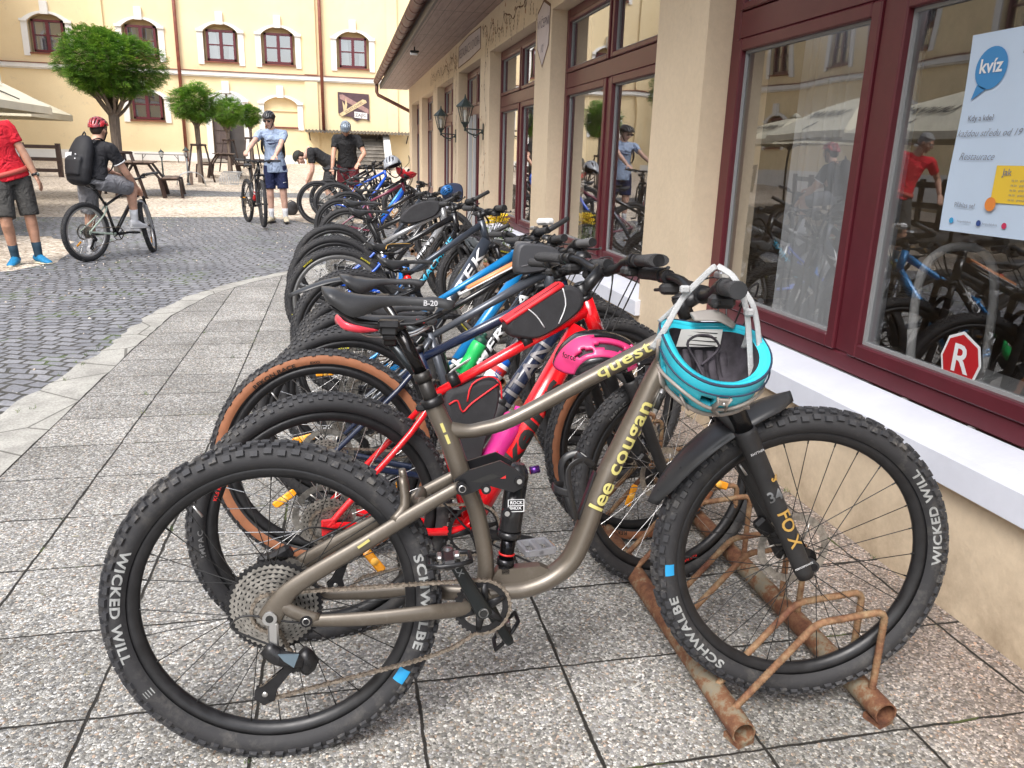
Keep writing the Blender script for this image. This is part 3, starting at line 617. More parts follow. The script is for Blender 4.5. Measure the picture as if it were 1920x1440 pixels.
# ================================================================ far building
YF=32.0
far=thing('yellow_brewery_building','tall pale yellow building with white window surrounds across the yard','building')
SX=Matrix(((1,0,0,0),(0,0,1,YF),(0,1,0,0),(0,0,0,1)))    # local (x,z,y) -> world, depth +y
def archpoly(cx,hw,z0,zs,rise,n=10):
    R=(hw*hw+rise*rise)/(2*rise); cz=zs+rise-R; a=math.asin(hw/R)
    return [(cx-hw,z0),(cx+hw,z0)]+[(cx+R*math.sin(a-2*a*i/n),cz+R*math.cos(a-2*a*i/n)) for i in range(n+1)]
UP=[-13.0,-9.78,-6.78,-4.08,-2.08,.61]
LOW=[(-6.78,2.3,3.3),(-2.1,2.2,3.28)]
DR=(-4.02,.9,3.2)
def facade(parent,S_,X0,X1,ups,lows,door,blind,ztop=9.4,up2=True):
    hs=[];ar=[]
    for c in ups: hs.append(archpoly(c,.6,4.4,5.45,.27)); ar.append((c,4.33,5.45,.27,.6))
    if up2:
        for c in ups: hs.append(archpoly(c,.6,7.4,8.45,.27)); ar.append((c,7.33,8.45,.27,.6))
    for c,a,b in lows: hs.append(archpoly(c,.6,a,b-.2,.24)); ar.append((c,a-.05,b-.2,.24,.6))
    if door: hs.append(archpoly(door[0],.56,door[1],door[2]-.1,.3)); ar.append((door[0],door[1],door[2]-.1,.3,.56))
    m=MB(S_).mat(P_FAR); vs,fs=plate([(X0,-.5),(X1,-.5),(X1,ztop),(X0,ztop)],hs,.3); m.add([(a,b,c+.15) for a,b,c in vs],fs,False); m.build('wall',parent)
    m=MB(S_).mat(P_FAR); m.box(((X0+X1)/2,ztop/2,.38),(X1-X0,ztop,.1))
    m.build('back_wall',parent)
    for c,z0,zs,ri,hw in ar:
        m=MB(S_).mat(P_WHITE); o=archpoly(c,hw+.2,z0,zs+.02,ri+.05); i_=archpoly(c,hw+.001,z0-.001,zs,ri)
        # ring as two polygons strips
        n=len(o); vv=[(p[0],p[1],-.045) for p in o]+[(p[0],p[1],-.045) for p in i_]; vv+=[(p[0],p[1],.0) for p in o]+[(p[0],p[1],.0) for p in i_]
        idx=list(range(1,n))+[0]; F=[]
        for a,b in zip(idx[:-1],idx[1:]): F+=[(a,b,n+b,n+a),(a,2*n+a,2*n+b,b),(n+a,n+b,3*n+b,3*n+a)]
        F+=[(0,n,3*n,2*n),(1,2*n+1,3*n+1,n+1)]
        m.add(vv,F,False); zt=zs+ri; m.box((c,zt+.17,-.055),(.24,.42,.11)); 
        m.box((c-hw-.1,zs+.02,-.05),(.24,.08,.1)); m.box((c+hw+.1,zs+.02,-.05),(.24,.08,.1))
        m.build('window_surround',parent)
    def sash(c,z0,w,h,ri=0):
        m=MB(S_).mat(M_MAR); t=.075
        for q in((c-w/2+t/2,z0+h/2,t,h),(c+w/2-t/2,z0+h/2,t,h),(c,z0+t/2,w,t),(c,z0+h-t/2,w,t),(c,z0+h/2,.11,h-2*t),(c,z0+h*.52,w-2*t,.04)): m.box((q[0],q[1],.1),(q[2],q[3],.08 if q[3]!=.04 else .05))
        m.mat(M_MAR2); m.box((c,z0-.05,.02),(w+.2,.04,.22)); f=m.build('window',parent)
        m=MB(S_).mat(GLASSFAR); m.add([(c-w/2,z0,.13),(c+w/2,z0,.13),(c+w/2,z0+h,.13),(c-w/2,z0+h,.13)],[(0,1,2,3)],False); m.build('pane',f)
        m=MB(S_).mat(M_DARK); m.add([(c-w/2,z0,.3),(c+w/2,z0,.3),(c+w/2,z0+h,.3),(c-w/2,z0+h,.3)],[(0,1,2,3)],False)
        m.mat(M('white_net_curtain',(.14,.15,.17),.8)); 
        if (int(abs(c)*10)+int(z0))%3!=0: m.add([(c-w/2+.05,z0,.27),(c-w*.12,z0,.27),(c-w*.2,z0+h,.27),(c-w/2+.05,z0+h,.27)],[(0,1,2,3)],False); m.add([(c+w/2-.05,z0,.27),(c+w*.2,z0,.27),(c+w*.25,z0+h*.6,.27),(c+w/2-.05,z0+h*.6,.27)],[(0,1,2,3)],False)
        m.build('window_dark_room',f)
    for c in ups: sash(c,4.47,1.0,1.05)
    if up2:
        for c in ups: sash(c,7.47,1.0,1.05)
    for k,(c,a,b) in enumerate(lows):
        if c in blind:
            m=MB(S_).mat(P_FAR); m.box((c,(a+b)/2,.2),(1.18,b-a+.2,.08)); m.box((c,(a+b)/2+.1,.14),(1.18,.05,.06)); m.mat(M_MAR2); m.box((c,a+.03,.03),(1.2,.05,.22)); m.build('blind_window',parent)
        else: sash(c,a+.06,1.0,.98)
    m=MB(S_).mat(P_WHITE); m.box(((X0+X1)/2,4.02,-.06),(X1-X0,.14,.12)); m.box(((X0+X1)/2,3.93,-.03),(X1-X0,.05,.06)); m.mat(M_MAR2); m.box(((X0+X1)/2,4.105,-.07),(X1-X0,.025,.16)); m.build('string_course',parent)
    m=MB(S_).mat(P_WHITE)
    segs=[(X0,X1)] if not door else [(X0,door[0]-.78),(door[0]+.78,-1.25)]
    for a,b in segs: m.box(((a+b)/2,.8,-.03),(b-a,.85,.06))
    m.build('plinth',parent)
facade(far,SX,-11.45,9,UP[1:]+[3.6,6.3],LOW,DR,(-2.1,))
m=MB(SX).mat(P_FAR)
for c,w in((-8.15,.42),(-.96,.46),(2.05,.4)): m=MB(SX).mat(P_FAR); m.box((c,6.8,-.04),(w,5.3,.08)); m.build('pilaster',far); m=MB(SX).mat(P_FAR); m.box((c,2.45,-.04),(w,2.9,.08)); m.build('pilaster',far)
for x in(-5.55,-.56):
    m=MB().mat(M_MAR2); m.tube([(x,YF-.12,9.4),(x,YF-.12,.9 if x<-3 else 2.1)],.06,10); m.build('downpipe',far)
m=MB(SX).mat(M('old_wood_door',(.085,.06,.055),.6,var=.3,vs=8,stretch=(4,1,.3))); m.box((DR[0]-.28,1.85,.12),(.53,1.6,.06),bev=.01)
for z in(1.3,1.75,2.2): m.box((DR[0]-.28,z,.08),(.4,.3,.03),bev=.008)
m.mat(M_MAR); m.box((DR[0],2.72,.12),(1.12,.1,.1)); m.box((DR[0]-.02,3.05,.12),(.05,.6,.06)); dr=m.build('door',far)
m=MB(SX).mat(GLASSFAR); m.box((DR[0],3.08,.16),(1.1,.64,.01)); m.build('pane',dr)
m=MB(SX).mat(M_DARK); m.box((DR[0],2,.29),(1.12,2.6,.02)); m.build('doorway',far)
m=MB().mat(M('worn_stone',(.33,.3,.26),.85,var=.2,vs=3)); m.box((DR[0],YF-.3,.98),(1.9,.6,.12)); m.build('door_step',far)
# painted sign board
sg=thing('painted_sign_board','dark square board with crossed wooden planks painted on the far wall','sign',T(.58,YF-.03,3.12))
m=MB(Matrix(((1,0,0,0),(0,0,1,0),(0,1,0,0),(0,0,0,1)))); m.mat(M('sign_dark_brown',(.075,.04,.05),.6,var=.2,vs=5))
m.prism([(-.58,.46),(.58,.42),(.58,-.55),(.4,-.45),(.25,-.5),(.1,-.57),(-.1,-.42),(-.45,-.4),(-.58,-.3)],-.03)
m.mat(M('sign_pink_wood',(.33,.2,.18),.7,var=.15,vs=9)); m.prism([(-.52,.36),(-.4,.38),(.56,-.12),(.56,-.3),(.42,-.22),(-.5,.22)],-.006,T(0,0,-.031))
m.mat(M('sign_pale_wood',(.6,.47,.27),.7,var=.15,vs=9)); m.prism([(-.54,-.32),(-.46,-.42),(.5,.12),(.46,.2),(.34,.23)],-.008,T(0,0,-.034))
m.prism([(-.38,-.22),(-.42,.15),(-.33,-.02),(-.28,.28),(-.24,-.0),(-.28,-.2)],-.008,T(0,0,-.036))
m.mat(M('sign_white',(.72,.7,.68),.7)); m.prism([(.02,-.22),(.5,-.26),(.5,-.48),(.02,-.44)],-.008,T(0,0,-.044))
m.build('board',sg); m=MB(); 
F=lambda x,z,o: Matrix(((1,0,0,x),(0,0,-1,-o),(0,1,0,z),(0,0,0,1)))
add_text(m,M('sign_ink',(.08,.06,.07),.7),'ZAJÍC',F(.26,-.35,.055),.17,bold=.005); m.build('label_lettering',sg); m=MB(); add_text(m,M('sign_ink'),'ZLATÝ CHMEL',F(.02,-.07,.045)@RZ(.52),.12); m.build('plank_lettering',sg)
# corrugated awning, stair with white parapets
aw=thing('corrugated_awning','dark corrugated awning above the outdoor stone stairs','awning',T(.72,YF,0))
m=MB().mat(M('dark_corrugated',(.05,.045,.045),.5)); n=120; vs=[]
for y,z in((-.0,2.2),(-.95,2.08)):
    for i in range(n+1): vs.append((-1.95+3.9*i/n,y,z+.022*math.cos(i*2*PI/4)))
m.add(vs,[(i,i+1,n+2+i,n+1+i) for i in range(n)],True); m.build('roof_sheet',aw)
for x in(-1.8,-.6,.7,1.85): m=MB().mat(M('dark_timber',(.06,.045,.04),.7)); m.tube([(x,0,1.8),(x,-.85,2.05)],.025,6); m.build('brace',aw)
M('stair_stone',(.20,.18,.155),.85,var=.35,vs=3)
stt=thing('stone_staircase','worn grey stone stairs between white sloping parapets','staircase',T(.98,YF,.88))
for i in range(9):
    m=MB().mat(M('stair_stone')); m.box((0,-2.0+.24*i+.12,.115+.13*i),(1.3,.26,.03),bev=.008); m.box((0,-2.0+.24*i+.13,.05+.13*i),(1.28,.22,.10))
    if i: m.box((0,-2.0+.24*i+.12,.065*i),(1.28,.23,.13*i))
    m.build('step',stt)
for sgn in(-1,1):
    m=MB().mat(P_WHITE); X_=basis((sgn*.78-.12,0,0),(0,1,0),(0,0,1)); m.prism([(-2.2,0),(-.001,0),(-.001,1.25),(-.35,1.25),(-2.2,.25)],.24,X_); m.build('parapet',stt)
# ================================================================ west building (mostly seen mirrored in the windows)
west=thing('west_brewery_wing','pale yellow wing with white string course at the left edge','building')
SW=Matrix(((0,0,-1,-11.45),(-1,0,0,0),(0,1,0,0),(0,0,0,1)))
facade(west,SW,-31.9,14,[-30.4,-27.0,-23.5,-20,-16.5,-13,-9.5,-6,-2.5,1,4.5,8,11.5],[(-27.0,2.0,3.1),(-20,2.0,3.1),(-13,2.0,3.1),(-6,2.0,3.1)],None,(-20,),up2=True,ztop=9.4)
for y in(10.2,21.8):
    m=MB().mat(M_MAR2); m.tube([(-11.3,y,9.4),(-11.3,y,.3)],.06,10); m.build('downpipe',west)
# ================================================================ bicycles
BLK=M('black_alloy',(.018,.018,.02),.35,metal=.3,rvar=.1,var=.3,vs=40)
BLKM=M('matte_black',(.022,.022,.024),.55,var=.2,vs=30)
ANO=M('dark_anodised',(.03,.03,.033),.25,metal=.7)
STL=M('worn_steel',(.42,.4,.37),.35,metal=.9,var=.35,vs=60)
SIL=M('silver_alloy',(.6,.6,.6),.28,metal=.95)
SPK=M('spoke_black',(.03,.03,.03),.35,metal=.5); SPKS=M('spoke_silver',(.62,.62,.62),.25,metal=.95)
CABM=M('cable_housing',(.012,.012,.013),.45)
GRIP=M('grip_rubber',(.045,.045,.048),.8,bump=.4,bs=400); GRIPG=M('grip_rubber_grey',(.12,.12,.125),.8,bump=.3,bs=300)
SADM=M('saddle_vinyl',(.033,.034,.037),.42,var=.15,vs=30,bump=.08,bs=300)
RUST=None
def rubber(name,col,dust,k=.5):
    m,n,l,b=node_mat(name); tc=n.new('ShaderNodeTexCoord').outputs['Object']
    a=noise(n,l,tc,26,6,.75); a2=noise(n,l,tc,4,3); f=mathn(n,l,'MULTIPLY',ramp(n,l,a,[(.5,(0,0,0)),(.72,(1,1,1))]),ramp(n,l,a2,[(.35,(0,0,0)),(.65,(1,1,1))]))
    c=mixc(n,l,mathn(n,l,'MULTIPLY',f,k),col,dust); l.new(c,b.inputs['Base Color']); b.inputs['Roughness'].default_value=.72
    bumpn(n,l,b,noise(n,l,tc,180,3),.15,.002); return m
RUB=rubber('tyre_rubber',(.024,.024,.027),(.15,.14,.125),.5); KNOB=rubber('tread_rubber',(.032,.033,.038),(.26,.24,.21),.95)
TAN=M('tan_sidewall',(.29,.115,.055),.7,var=.12,vs=20)
TXG=M('tyre_logo_grey',(.30,.31,.31),.6,var=.25,vs=60); TXD=M('tyre_logo_dim',(.17,.17,.175),.6); TXB=M('tyre_logo_blue',(.02,.3,.62),.5); TXK=M('logo_black',(.012,.012,.012),.6); TXY=M('logo_yellow',(.62,.55,.03),.6); TXW=M('logo_white',(.75,.76,.78),.45); TXR=M('logo_red',(.6,.02,.02),.5)
CACHE={}
def wheeltext(mb,mat,t,size,th,R0,yoff,cw=True,sx=1.3,**k):
    vs,fs=text_geo(t,size,**k); vs=[(x*sx,y,z) for x,y,z in vs]; o=[]
    for x,y,z in vs:
        if cw: r=R0+y; a=th-x/R0
        else: r=R0-y; a=th+x/R0
        o.append((r*math.cos(a),-yoff(r),r*math.sin(a)))
    mb.mat(mat); mb.add(o,fs,False)
def tyre_mesh(kind,R):
    key=('tyre',kind,round(R,3))
    if key in CACHE: return CACHE[key]
    wr=.031 if kind[0]=='h' else .0285; kn=.0068 if kind[0]=='h' else .0045; rc=R-kn-wr
    mb=MB(); NA=120; 
    # casing section: angle from outward, slightly squashed; inner part pinches to the bead
    sec=[]
    for i in range(15):
        a=-2.45+4.9*i/14; rr_=wr*(1.0 if abs(a)<1.7 else 1.0-.12*(abs(a)-1.7)); sec.append((rc+rr_*math.cos(a),rr_*1.02*math.sin(a),a))
    vs=[];fs=[];n=len(sec)
    for i in range(NA):
        t=2*PI*i/NA
        for r,w,a in sec: vs.append((r*math.cos(t),w,r*math.sin(t)))
    base=len(mb.v)
    for i in range(NA):
        j=(i+1)%NA
        for k in range(n-1):
            mb_tan=(kind=='tan' and 1.02<abs(sec[k][2]+.175)<2.15); fs.append(((i*n+k,i*n+k+1,j*n+k+1,j*n+k),mb_tan))
    mb.mat(RUB); mb.add(vs,[f for f,t in fs if not t],True)
    if kind=='tan':
        mb.mat(TAN); mb.add(vs,[f for f,t in fs if t],True)
    mb.mat(KNOB)
    NK=76 if kind[0]=='h' else 84
    def knob(t,a,dt,da,h):
        ps=[]
        for hh,sh in((-.001,1.0),(h,.82)):
            for q,w in((-1,-1),(1,-1),(1,1),(-1,1)):
                tt=t+q*dt*sh/R; aa=a+w*da*sh/wr; r=rc+(wr+hh)*math.cos(aa); y=(wr+hh)*1.02*math.sin(aa); ps.append((r*math.cos(tt),y,r*math.sin(tt)))
        mb.add(ps,[(4,5,6,7),(0,1,5,4),(1,2,6,5),(2,3,7,6),(3,0,4,7)],False)
    rk=random.Random(3)
    for i in range(NK):
        t=2*PI*i/NK; st=2*PI/NK
        L=st*R*.5
        if kind[0]=='h':
            for s_ in(-1,1):
                knob(t+(.25*st if i%2 else 0),s_*.20,L*.62,.0042,kn); knob(t+st*.5,s_*.52,L*.55,.0042,kn*.95); knob(t,s_*(.98 if i%2 else 1.1),L*.66,.0062,kn*1.0)
        else:
            for s_ in(-1,1):
                knob(t,s_*.15,L*.5,.003,kn); knob(t+st*.5,s_*.48,L*.45,.0032,kn); knob(t,s_*(.85 if i%2 else .98),L*.48,.0045,kn)
    yo=lambda r: wr*1.02*math.sqrt(max(0,1-((r-rc)/wr)**2))+.0012
    if kind=='hr':
        wheeltext(mb,TXG,'WICKED WILL',.027,math.radians(177),R-.041,yo,False,bold=.03,space=1.1,sx=1.38)
        wheeltext(mb,TXG,'SCHWALBE',.029,math.radians(-1),R-.040,yo,True,bold=.03,space=1.12,sx=1.42)
        wheeltext(mb,TXB,'■',.036,math.radians(-33),R-.044,yo,True)
        for k in range(4): wheeltext(mb,TXG,'▬▬',.006,math.radians(214),R-.036-.006*k,yo,False)
    elif kind=='hf':
        wheeltext(mb,TXG,'WICKED WILL',.027,math.radians(19),R-.041,yo,False,bold=.03,space=1.1,sx=1.38)
        wheeltext(mb,TXG,'SCHWALBE',.029,math.radians(216),R-.040,yo,True,bold=.03,space=1.12,sx=1.42)
        wheeltext(mb,TXB,'■',.03,math.radians(184),R-.041,yo,True)
    elif kind=='tan':
        wheeltext(mb,TXK,'REKON RACE',.019,math.radians(118),R-.041,yo,True,bold=.018); wheeltext(mb,TXK,'EXO',.012,math.radians(94),R-.041,yo,True,bold=.02)
        wheeltext(mb,TXK,'REKON RACE',.019,math.radians(-62),R-.041,yo,True,bold=.018)
    elif kind=='imp': wheeltext(mb,TXD,'IMPAC',.018,math.radians(183),R-.040,yo,True,bold=.02,space=1.2)
    elif kind=='yel':
        for k in range(5): wheeltext(mb,TXY,'MAXXIS',.016,math.radians(200+72*k),R-.040,yo,True,bold=.018)
    else: wheeltext(mb,TXD,'SCHWALBE',.016,math.radians(200),R-.040,yo,True,bold=.02)
    me=mb.mesh('tyre'); CACHE[key]=me; return me
def disc_ring(mb,r0,r1,y,th,n,teeth=0,tooth=0,duty=.5):
    """flat toothed ring centred on the axle (axis y)"""
    N=n; outer=[]
    for k in range(N):
        a=2*PI*k/N; r=r1
        if teeth: ph=(k*teeth/N)%1; r=r1+(tooth if ph<duty else 0)
        outer.append((r,a))
    vs=[]
    for yy in(y-th/2,y+th/2):
        for r,a in outer: vs.append((r*math.cos(a),yy,r*math.sin(a)))
        for k in range(N): a=2*PI*k/N; vs.append((r0*math.cos(a),yy,r0*math.sin(a)))
    F=[]
    for k in range(N):
        j=(k+1)%N
        F+=[(k,j,N+j,N+k),(2*N+k,3*N+k,3*N+j,2*N+j),(k,2*N+k,2*N+j,j),(N+k,N+j,3*N+j,3*N+k)]
    mb.add(vs,F,False)
def wheel(parent,X,R,kind,spoke='b',rear=False,big=False,rimtext=None,reflector=False,rimcol=None):
    key=('rim',round(R,3),spoke,rimtext,rimcol.name if rimcol else '')
    rb=R-.058                                                     # rim inner radius zone
    if key not in CACHE:
        mb=MB().mat(rimcol or M('rim_black',(.02,.02,.022),.38,metal=.3,rvar=.08,var=.2,vs=30)); ro=R-(.056 if R>.36 else .052)
        mb.lathe([(ro+.003,-.0155),(ro-.012,-.0155),(ro-.026,-.009),(ro-.028,0),(ro-.026,.009),(ro-.012,.0155),(ro+.003,.0155),(ro-.004,.0),],72,'Y',closed=True)
        if rimtext: wheeltext(mb,TXR,rimtext,.013,math.radians(-25),ro-.011,lambda r:.0165,True,bold=.02); wheeltext(mb,TXR,rimtext,.013,math.radians(155),ro-.011,lambda r:.0165,True,bold=.02)
        # hub shell, flanges, valve
        mb.mat(ANO); mb.lathe([(0,-.055),(.008,-.055),(.011,-.048),(.012,-.034),(.028,-.031),(.028,-.027),(.015,-.022),(.014,.022),(.028,.027),(.028,.031),(.012,.034),(.011,.048),(.008,.055),(0,.055)],20,'Y')
        mb.mat(SIL); mb.tube([((ro-.028)*math.cos(2.2),0,(ro-.028)*math.sin(2.2)),((ro-.065)*math.cos(2.2),0,(ro-.065)*math.sin(2.2))],.0028,6)
        CACHE[key]=mb.mesh('wheel')
        sp=MB().mat(SPK if spoke=='b' else SPKS); N=28; 
        for k in range(N):
            s_=1 if k%2 else -1; a=2*PI*k/N; tw=(.62 if (k//2)%2 else -.62)*1.0
            h=(.027*math.cos(a+tw*2.1),s_*.029,.027*math.sin(a+tw*2.1)); e=((ro-.024)*math.cos(a),s_*.003,(ro-.024)*math.sin(a))
            sp.tube([h,e],.00115 if spoke=='b' else .0012,5,caps=False)
            d=(Vector(h)-Vector(e)).normalized(); sp.tube([e,tuple(Vector(e)+d*.013)],.002,5,caps=False)
        CACHE[key+('s',)]=sp.mesh('spokes')
    w=link('wheel',CACHE[key],parent); w.matrix_local=X
    link('tyre',tyre_mesh(kind,R),w); link('spokes',CACHE[key+('s',)],w)
    if 'rotor' not in CACHE:
        mb=MB().mat(STL); disc_ring(mb,.072,.09,.041,.002,72,36,.0015); 
        for k in range(6):
            a=PI*k/3; mb.tube([(.02*math.cos(a-.5),.041,.02*math.sin(a-.5)),(.05*math.cos(a-.15),.041,.05*math.sin(a-.15)),(.074*math.cos(a),.041,.074*math.sin(a))],.0028,5)
        mb.mat(BLK); disc_ring(mb,.008,.026,.041,.004,24); CACHE['rotor']=mb.mesh('brake_rotor')
    link('brake_rotor',CACHE['rotor'],w)
    if reflector:
        mb=MB().mat(M('orange_reflector',(.95,.38,.02),.25,spec=.8)); mb.box((0,-.012,0),(.085,.01,.026),bev=.006); mb.mat(M('reflector_lens',(1.0,.55,.1),.15)); mb.lathe([(0,-.02),(.01,-.019),(.012,-.017)],12,'Y')
        r=mb.build('reflector',w); a=reflector; r.location=(R*.52*math.cos(a),0,R*.52*math.sin(a)); r.rotation_euler=(0,-a+.15,0)
    if rear:
        k2='cass_big' if big else 'cass'
        if k2 not in CACHE:
            mb=MB().mat(STL); n=12 if big else 9; r0=.017; r1=.102 if big else .07
            for i in range(n):
                f=i/(n-1); r=r0+(r1-r0)*(f**1.25); th=max(11,int(r*510)); mb.mat(STL if i<n-1 else (BLK if big else STL)); disc_ring(mb,max(.010,r-.0052),r,-.058+.0036*i,.0018,th*4,th,.0038); mb.mat(BLK); disc_ring(mb,max(.008,r-.0105),max(.009,r-.0052),-.0572+.0036*i,.001,48)  # black inner rings paint in the shaded gaps between the cogs
                mb.mat(STL)
                for q in range(5):
                    a=q*2*PI/5+i*.22; mb.tube([(r*.75*math.cos(a),-.058+.0036*i,r*.75*math.sin(a)),(r*.25*math.cos(a+.5),-.058+.0036*i,r*.25*math.sin(a+.5))],.0025,4)
            mb.mat(BLK); mb.lathe([(0,-.062),(.014,-.062),(.016,-.058),(.016,-.015)],16,'Y')
            CACHE[k2]=mb.mesh('cassette')
        link('cassette',CACHE[k2],w)
    return w
def saddle(parent,X,cols,style=0,tail=None,text=None,textmat=None,stripe=None):
    mb=MB(X).mat(cols); ns=34; nc=19; L=.275; vs=[]
    def half(t): # 0 rear ..1 nose
        w=.0175+.054/(1+math.exp((t-.40)/.075))
        if t<.10: w*=math.sqrt(max(.02,1-((.10-t)/.10)**2))
        if t>.93: w*=math.sqrt(max(.01,1-((t-.93)/.07)**2))
        return w
    def drop(t): return (.015+.022*math.exp(-((t-.24)/.17)**2))*(1 if t<.95 else math.sqrt(max(.05,1-((t-.95)/.05)**2)))*(math.sqrt(max(.1,1-((.08-t)/.08)**2)) if t<.08 else 1)
    for i in range(ns+1):
        t=i/ns; t=.5-.5*math.cos(PI*t); x=-.5*L+L*t; w=half(t); dr=drop(t)
        zc=.016*math.exp(-(t/.22)**2)+.003*math.sin(PI*t)-.006*max(0,t-.85)/.15
        for k in range(nc):
            ph=(-1+2*k/(nc-1))*1.95; sn=math.sin(max(-PI/2,min(PI/2,ph))); y=w*math.copysign(abs(sn)**.80,ph)*(1 if abs(ph)<PI/2 else 1-.35*(abs(ph)-PI/2))
            z=zc-dr*(1-max(0,math.cos(ph))**.75)-(dr*.35*(abs(ph)-PI/2)/.38 if abs(ph)>PI/2 else 0)-(.004*math.cos(ph*1.0)**8 if .15<t<.8 else 0)
            vs.append((x,y,z))
    fs=[(i*nc+k,i*nc+k+1,(i+1)*nc+k+1,(i+1)*nc+k) for i in range(ns) for k in range(nc-1)]
    # underside
    und=[(i*nc,(i+1)*nc,(i+2)*nc-1,(i+1)*nc-1) for i in range(ns)]
    mb.add(vs,fs,True); mb.add(vs,und,False)
    mb.mat(SIL if style==1 else BLK)
    for s_ in(-1,1): mb.tube([(-.12,s_*.04,-.022),(-.08,s_*.035,-.045),(-.05,s_*.0225,-.055),(.05,s_*.0225,-.055),(.11,s_*.012,-.03)],.0036,7,sub=3)
    mb.mat(BLK); mb.box((0,0,-.058),(.045,.06,.016),bev=.004); mb.box((0,0,-.072),(.035,.04,.02),bev=.004)
    if tail:
        mb.mat(tail); mb.tube([(-.137,.05,-.02),(-.14,.03,-.012),(-.141,0,-.011),(-.14,-.03,-.012),(-.128,-.06,-.022),(-.09,-.07,-.03),(-.04,-.056,-.034)],[(.012,.006),(.012,.006),(.012,.006),(.012,.006),(.012,.006),(.01,.005),(.002,.002)],8,sub=3)
    if stripe:
        mb.mat(stripe); mb.tube([(.12,-.017,-.002),(.02,-.028,-.001),(-.03,-.05,-.006),(-.045,-.062,-.03)],.0025,5,sub=4)
    sd_=mb.build('saddle',parent)
    if text:
        tm=MB(X); add_text(tm,textmat,text,basis((.085,-.0185,-.012),(1,0,0),(0,.25,1)),.016,bold=.02); tm.build('saddle_lettering',sd_)
    return sd_
def chain_path(c1,r1,c2,r2,low,y):
    """c1 cassette centre, c2 chainring centre; low = list of points from derailleur cage back to ring"""
    d=math.atan2(c2[1]-c1[1],c2[0]-c1[0]); P=[]
    top1=(c1[0]+r1*math.cos(d+PI/2),c1[1]+r1*math.sin(d+PI/2)); top2=(c2[0]+r2*math.cos(d+PI/2),c2[1]+r2*math.sin(d+PI/2))
    n=12
    for i in range(n+1): P.append((top1[0]+(top2[0]-top1[0])*i/n,top1[1]+(top2[1]-top1[1])*i/n))
    for i in range(1,13):
        a=d+PI/2-(PI+.25)*i/12; P.append((c2[0]+r2*math.cos(a),c2[1]+r2*math.sin(a)))
    P+=low
    a1=math.atan2(low[-1][1]-c1[1],low[-1][0]-c1[0]); a0=a1
    for i in range(0,13):
        a=(-PI/2+.3)-(PI-.3)*i/12; P.append((c1[0]+r1*math.cos(a),c1[1]+r1*math.sin(a)))
    return [(p[0],y,p[1]) for p in P]
def chain(parent,path,link_=.0127):
    mb=MB(); P=[Vector(p) for p in path]+[Vector(path[0])]; seg=[(P[i+1]-P[i]).length for i in range(len(P)-1)]; L=sum(seg); N=int(L/link_/2)*2; pts=[]; s=0;i=0;acc=0
    for k in range(N):
        t=L*k/N
        while acc+seg[i]<t: acc+=seg[i]; i+=1
        pts.append(P[i].lerp(P[i+1],(t-acc)/max(1e-9,seg[i])))
    mb.mat(M('chain_brown_steel',(.34,.29,.24),.35,metal=.85,var=.55,vs=140))
    for k in range(N):
        a,b=pts[k],pts[(k+1)%N]; d=(b-a); x=d.normalized(); wy=.0042 if k%2 else .0028; c=(a+b)/2
        for s_ in(-1,1):
            X=basis(c+Vector((0,s_*wy,0)),x,(0,1,0)); o=mb.X; mb.X=o@X
            mb.add([(sx*.0082,sy*.0007,sz*.0043) for sx in(-1,1) for sy in(-1,1) for sz in(-1,1)]+[(0,sy*.0007,sz*.0026) for sy in(-1,1) for sz in(-1,1)],[(0,1,9,8),(8,9,5,4),(2,3,11,10),(10,11,7,6),(0,8,10,2),(8,4,6,10),(1,3,11,9),(9,11,7,5),(0,2,3,1),(4,5,7,6)],False); mb.X=o
        mb.tube([a-Vector((0,.0048,0)),a+Vector((0,.0048,0))],.0026,6)
    return mb.build('chain',parent)
def pedal(parent,c,ang=0,kind='flat'):
    mb=MB(T(*c)@RY(ang)).mat(BLK if kind!='silver' else M('clear_silver_plastic',(.45,.46,.5),.25,metal=.5))
    if kind=='clip':
        mb.tube([(-.045,-.02,0),(-.045,-.075,0),(-.02,-.085,0),(.02,-.085,0),(.045,-.075,0),(.045,-.02,0),(.02,-.012,0),(-.02,-.012,0)],.0055,6,closed=True)
        mb.box((0,-.05,.0),(.03,.075,.02),bev=.005); mb.mat(SIL); mb.box((.017,-.05,.009),(.014,.03,.01),bev=.003); mb.box((-.02,-.05,.009),(.012,.034,.01),bev=.003); mb.lathe([(0,.0),(.012,0),(.014,-.02),(.010,-.03)],14,'Y')
    else:
        for s_ in(-1,1): mb.box((s_*.042,-.05,0),(.012,.085,.022),bev=.003)
        for y in(-.012,-.09): mb.box((0,y,0),(.084,.01,.022),bev=.003)
        mb.box((0,-.05,0),(.022,.09,.018),bev=.004)
        mb.mat(M('orange_reflector',(.95,.38,.02),.25)); mb.box((.049,-.05,0),(.004,.04,.012))
    return mb.build('pedal',parent)
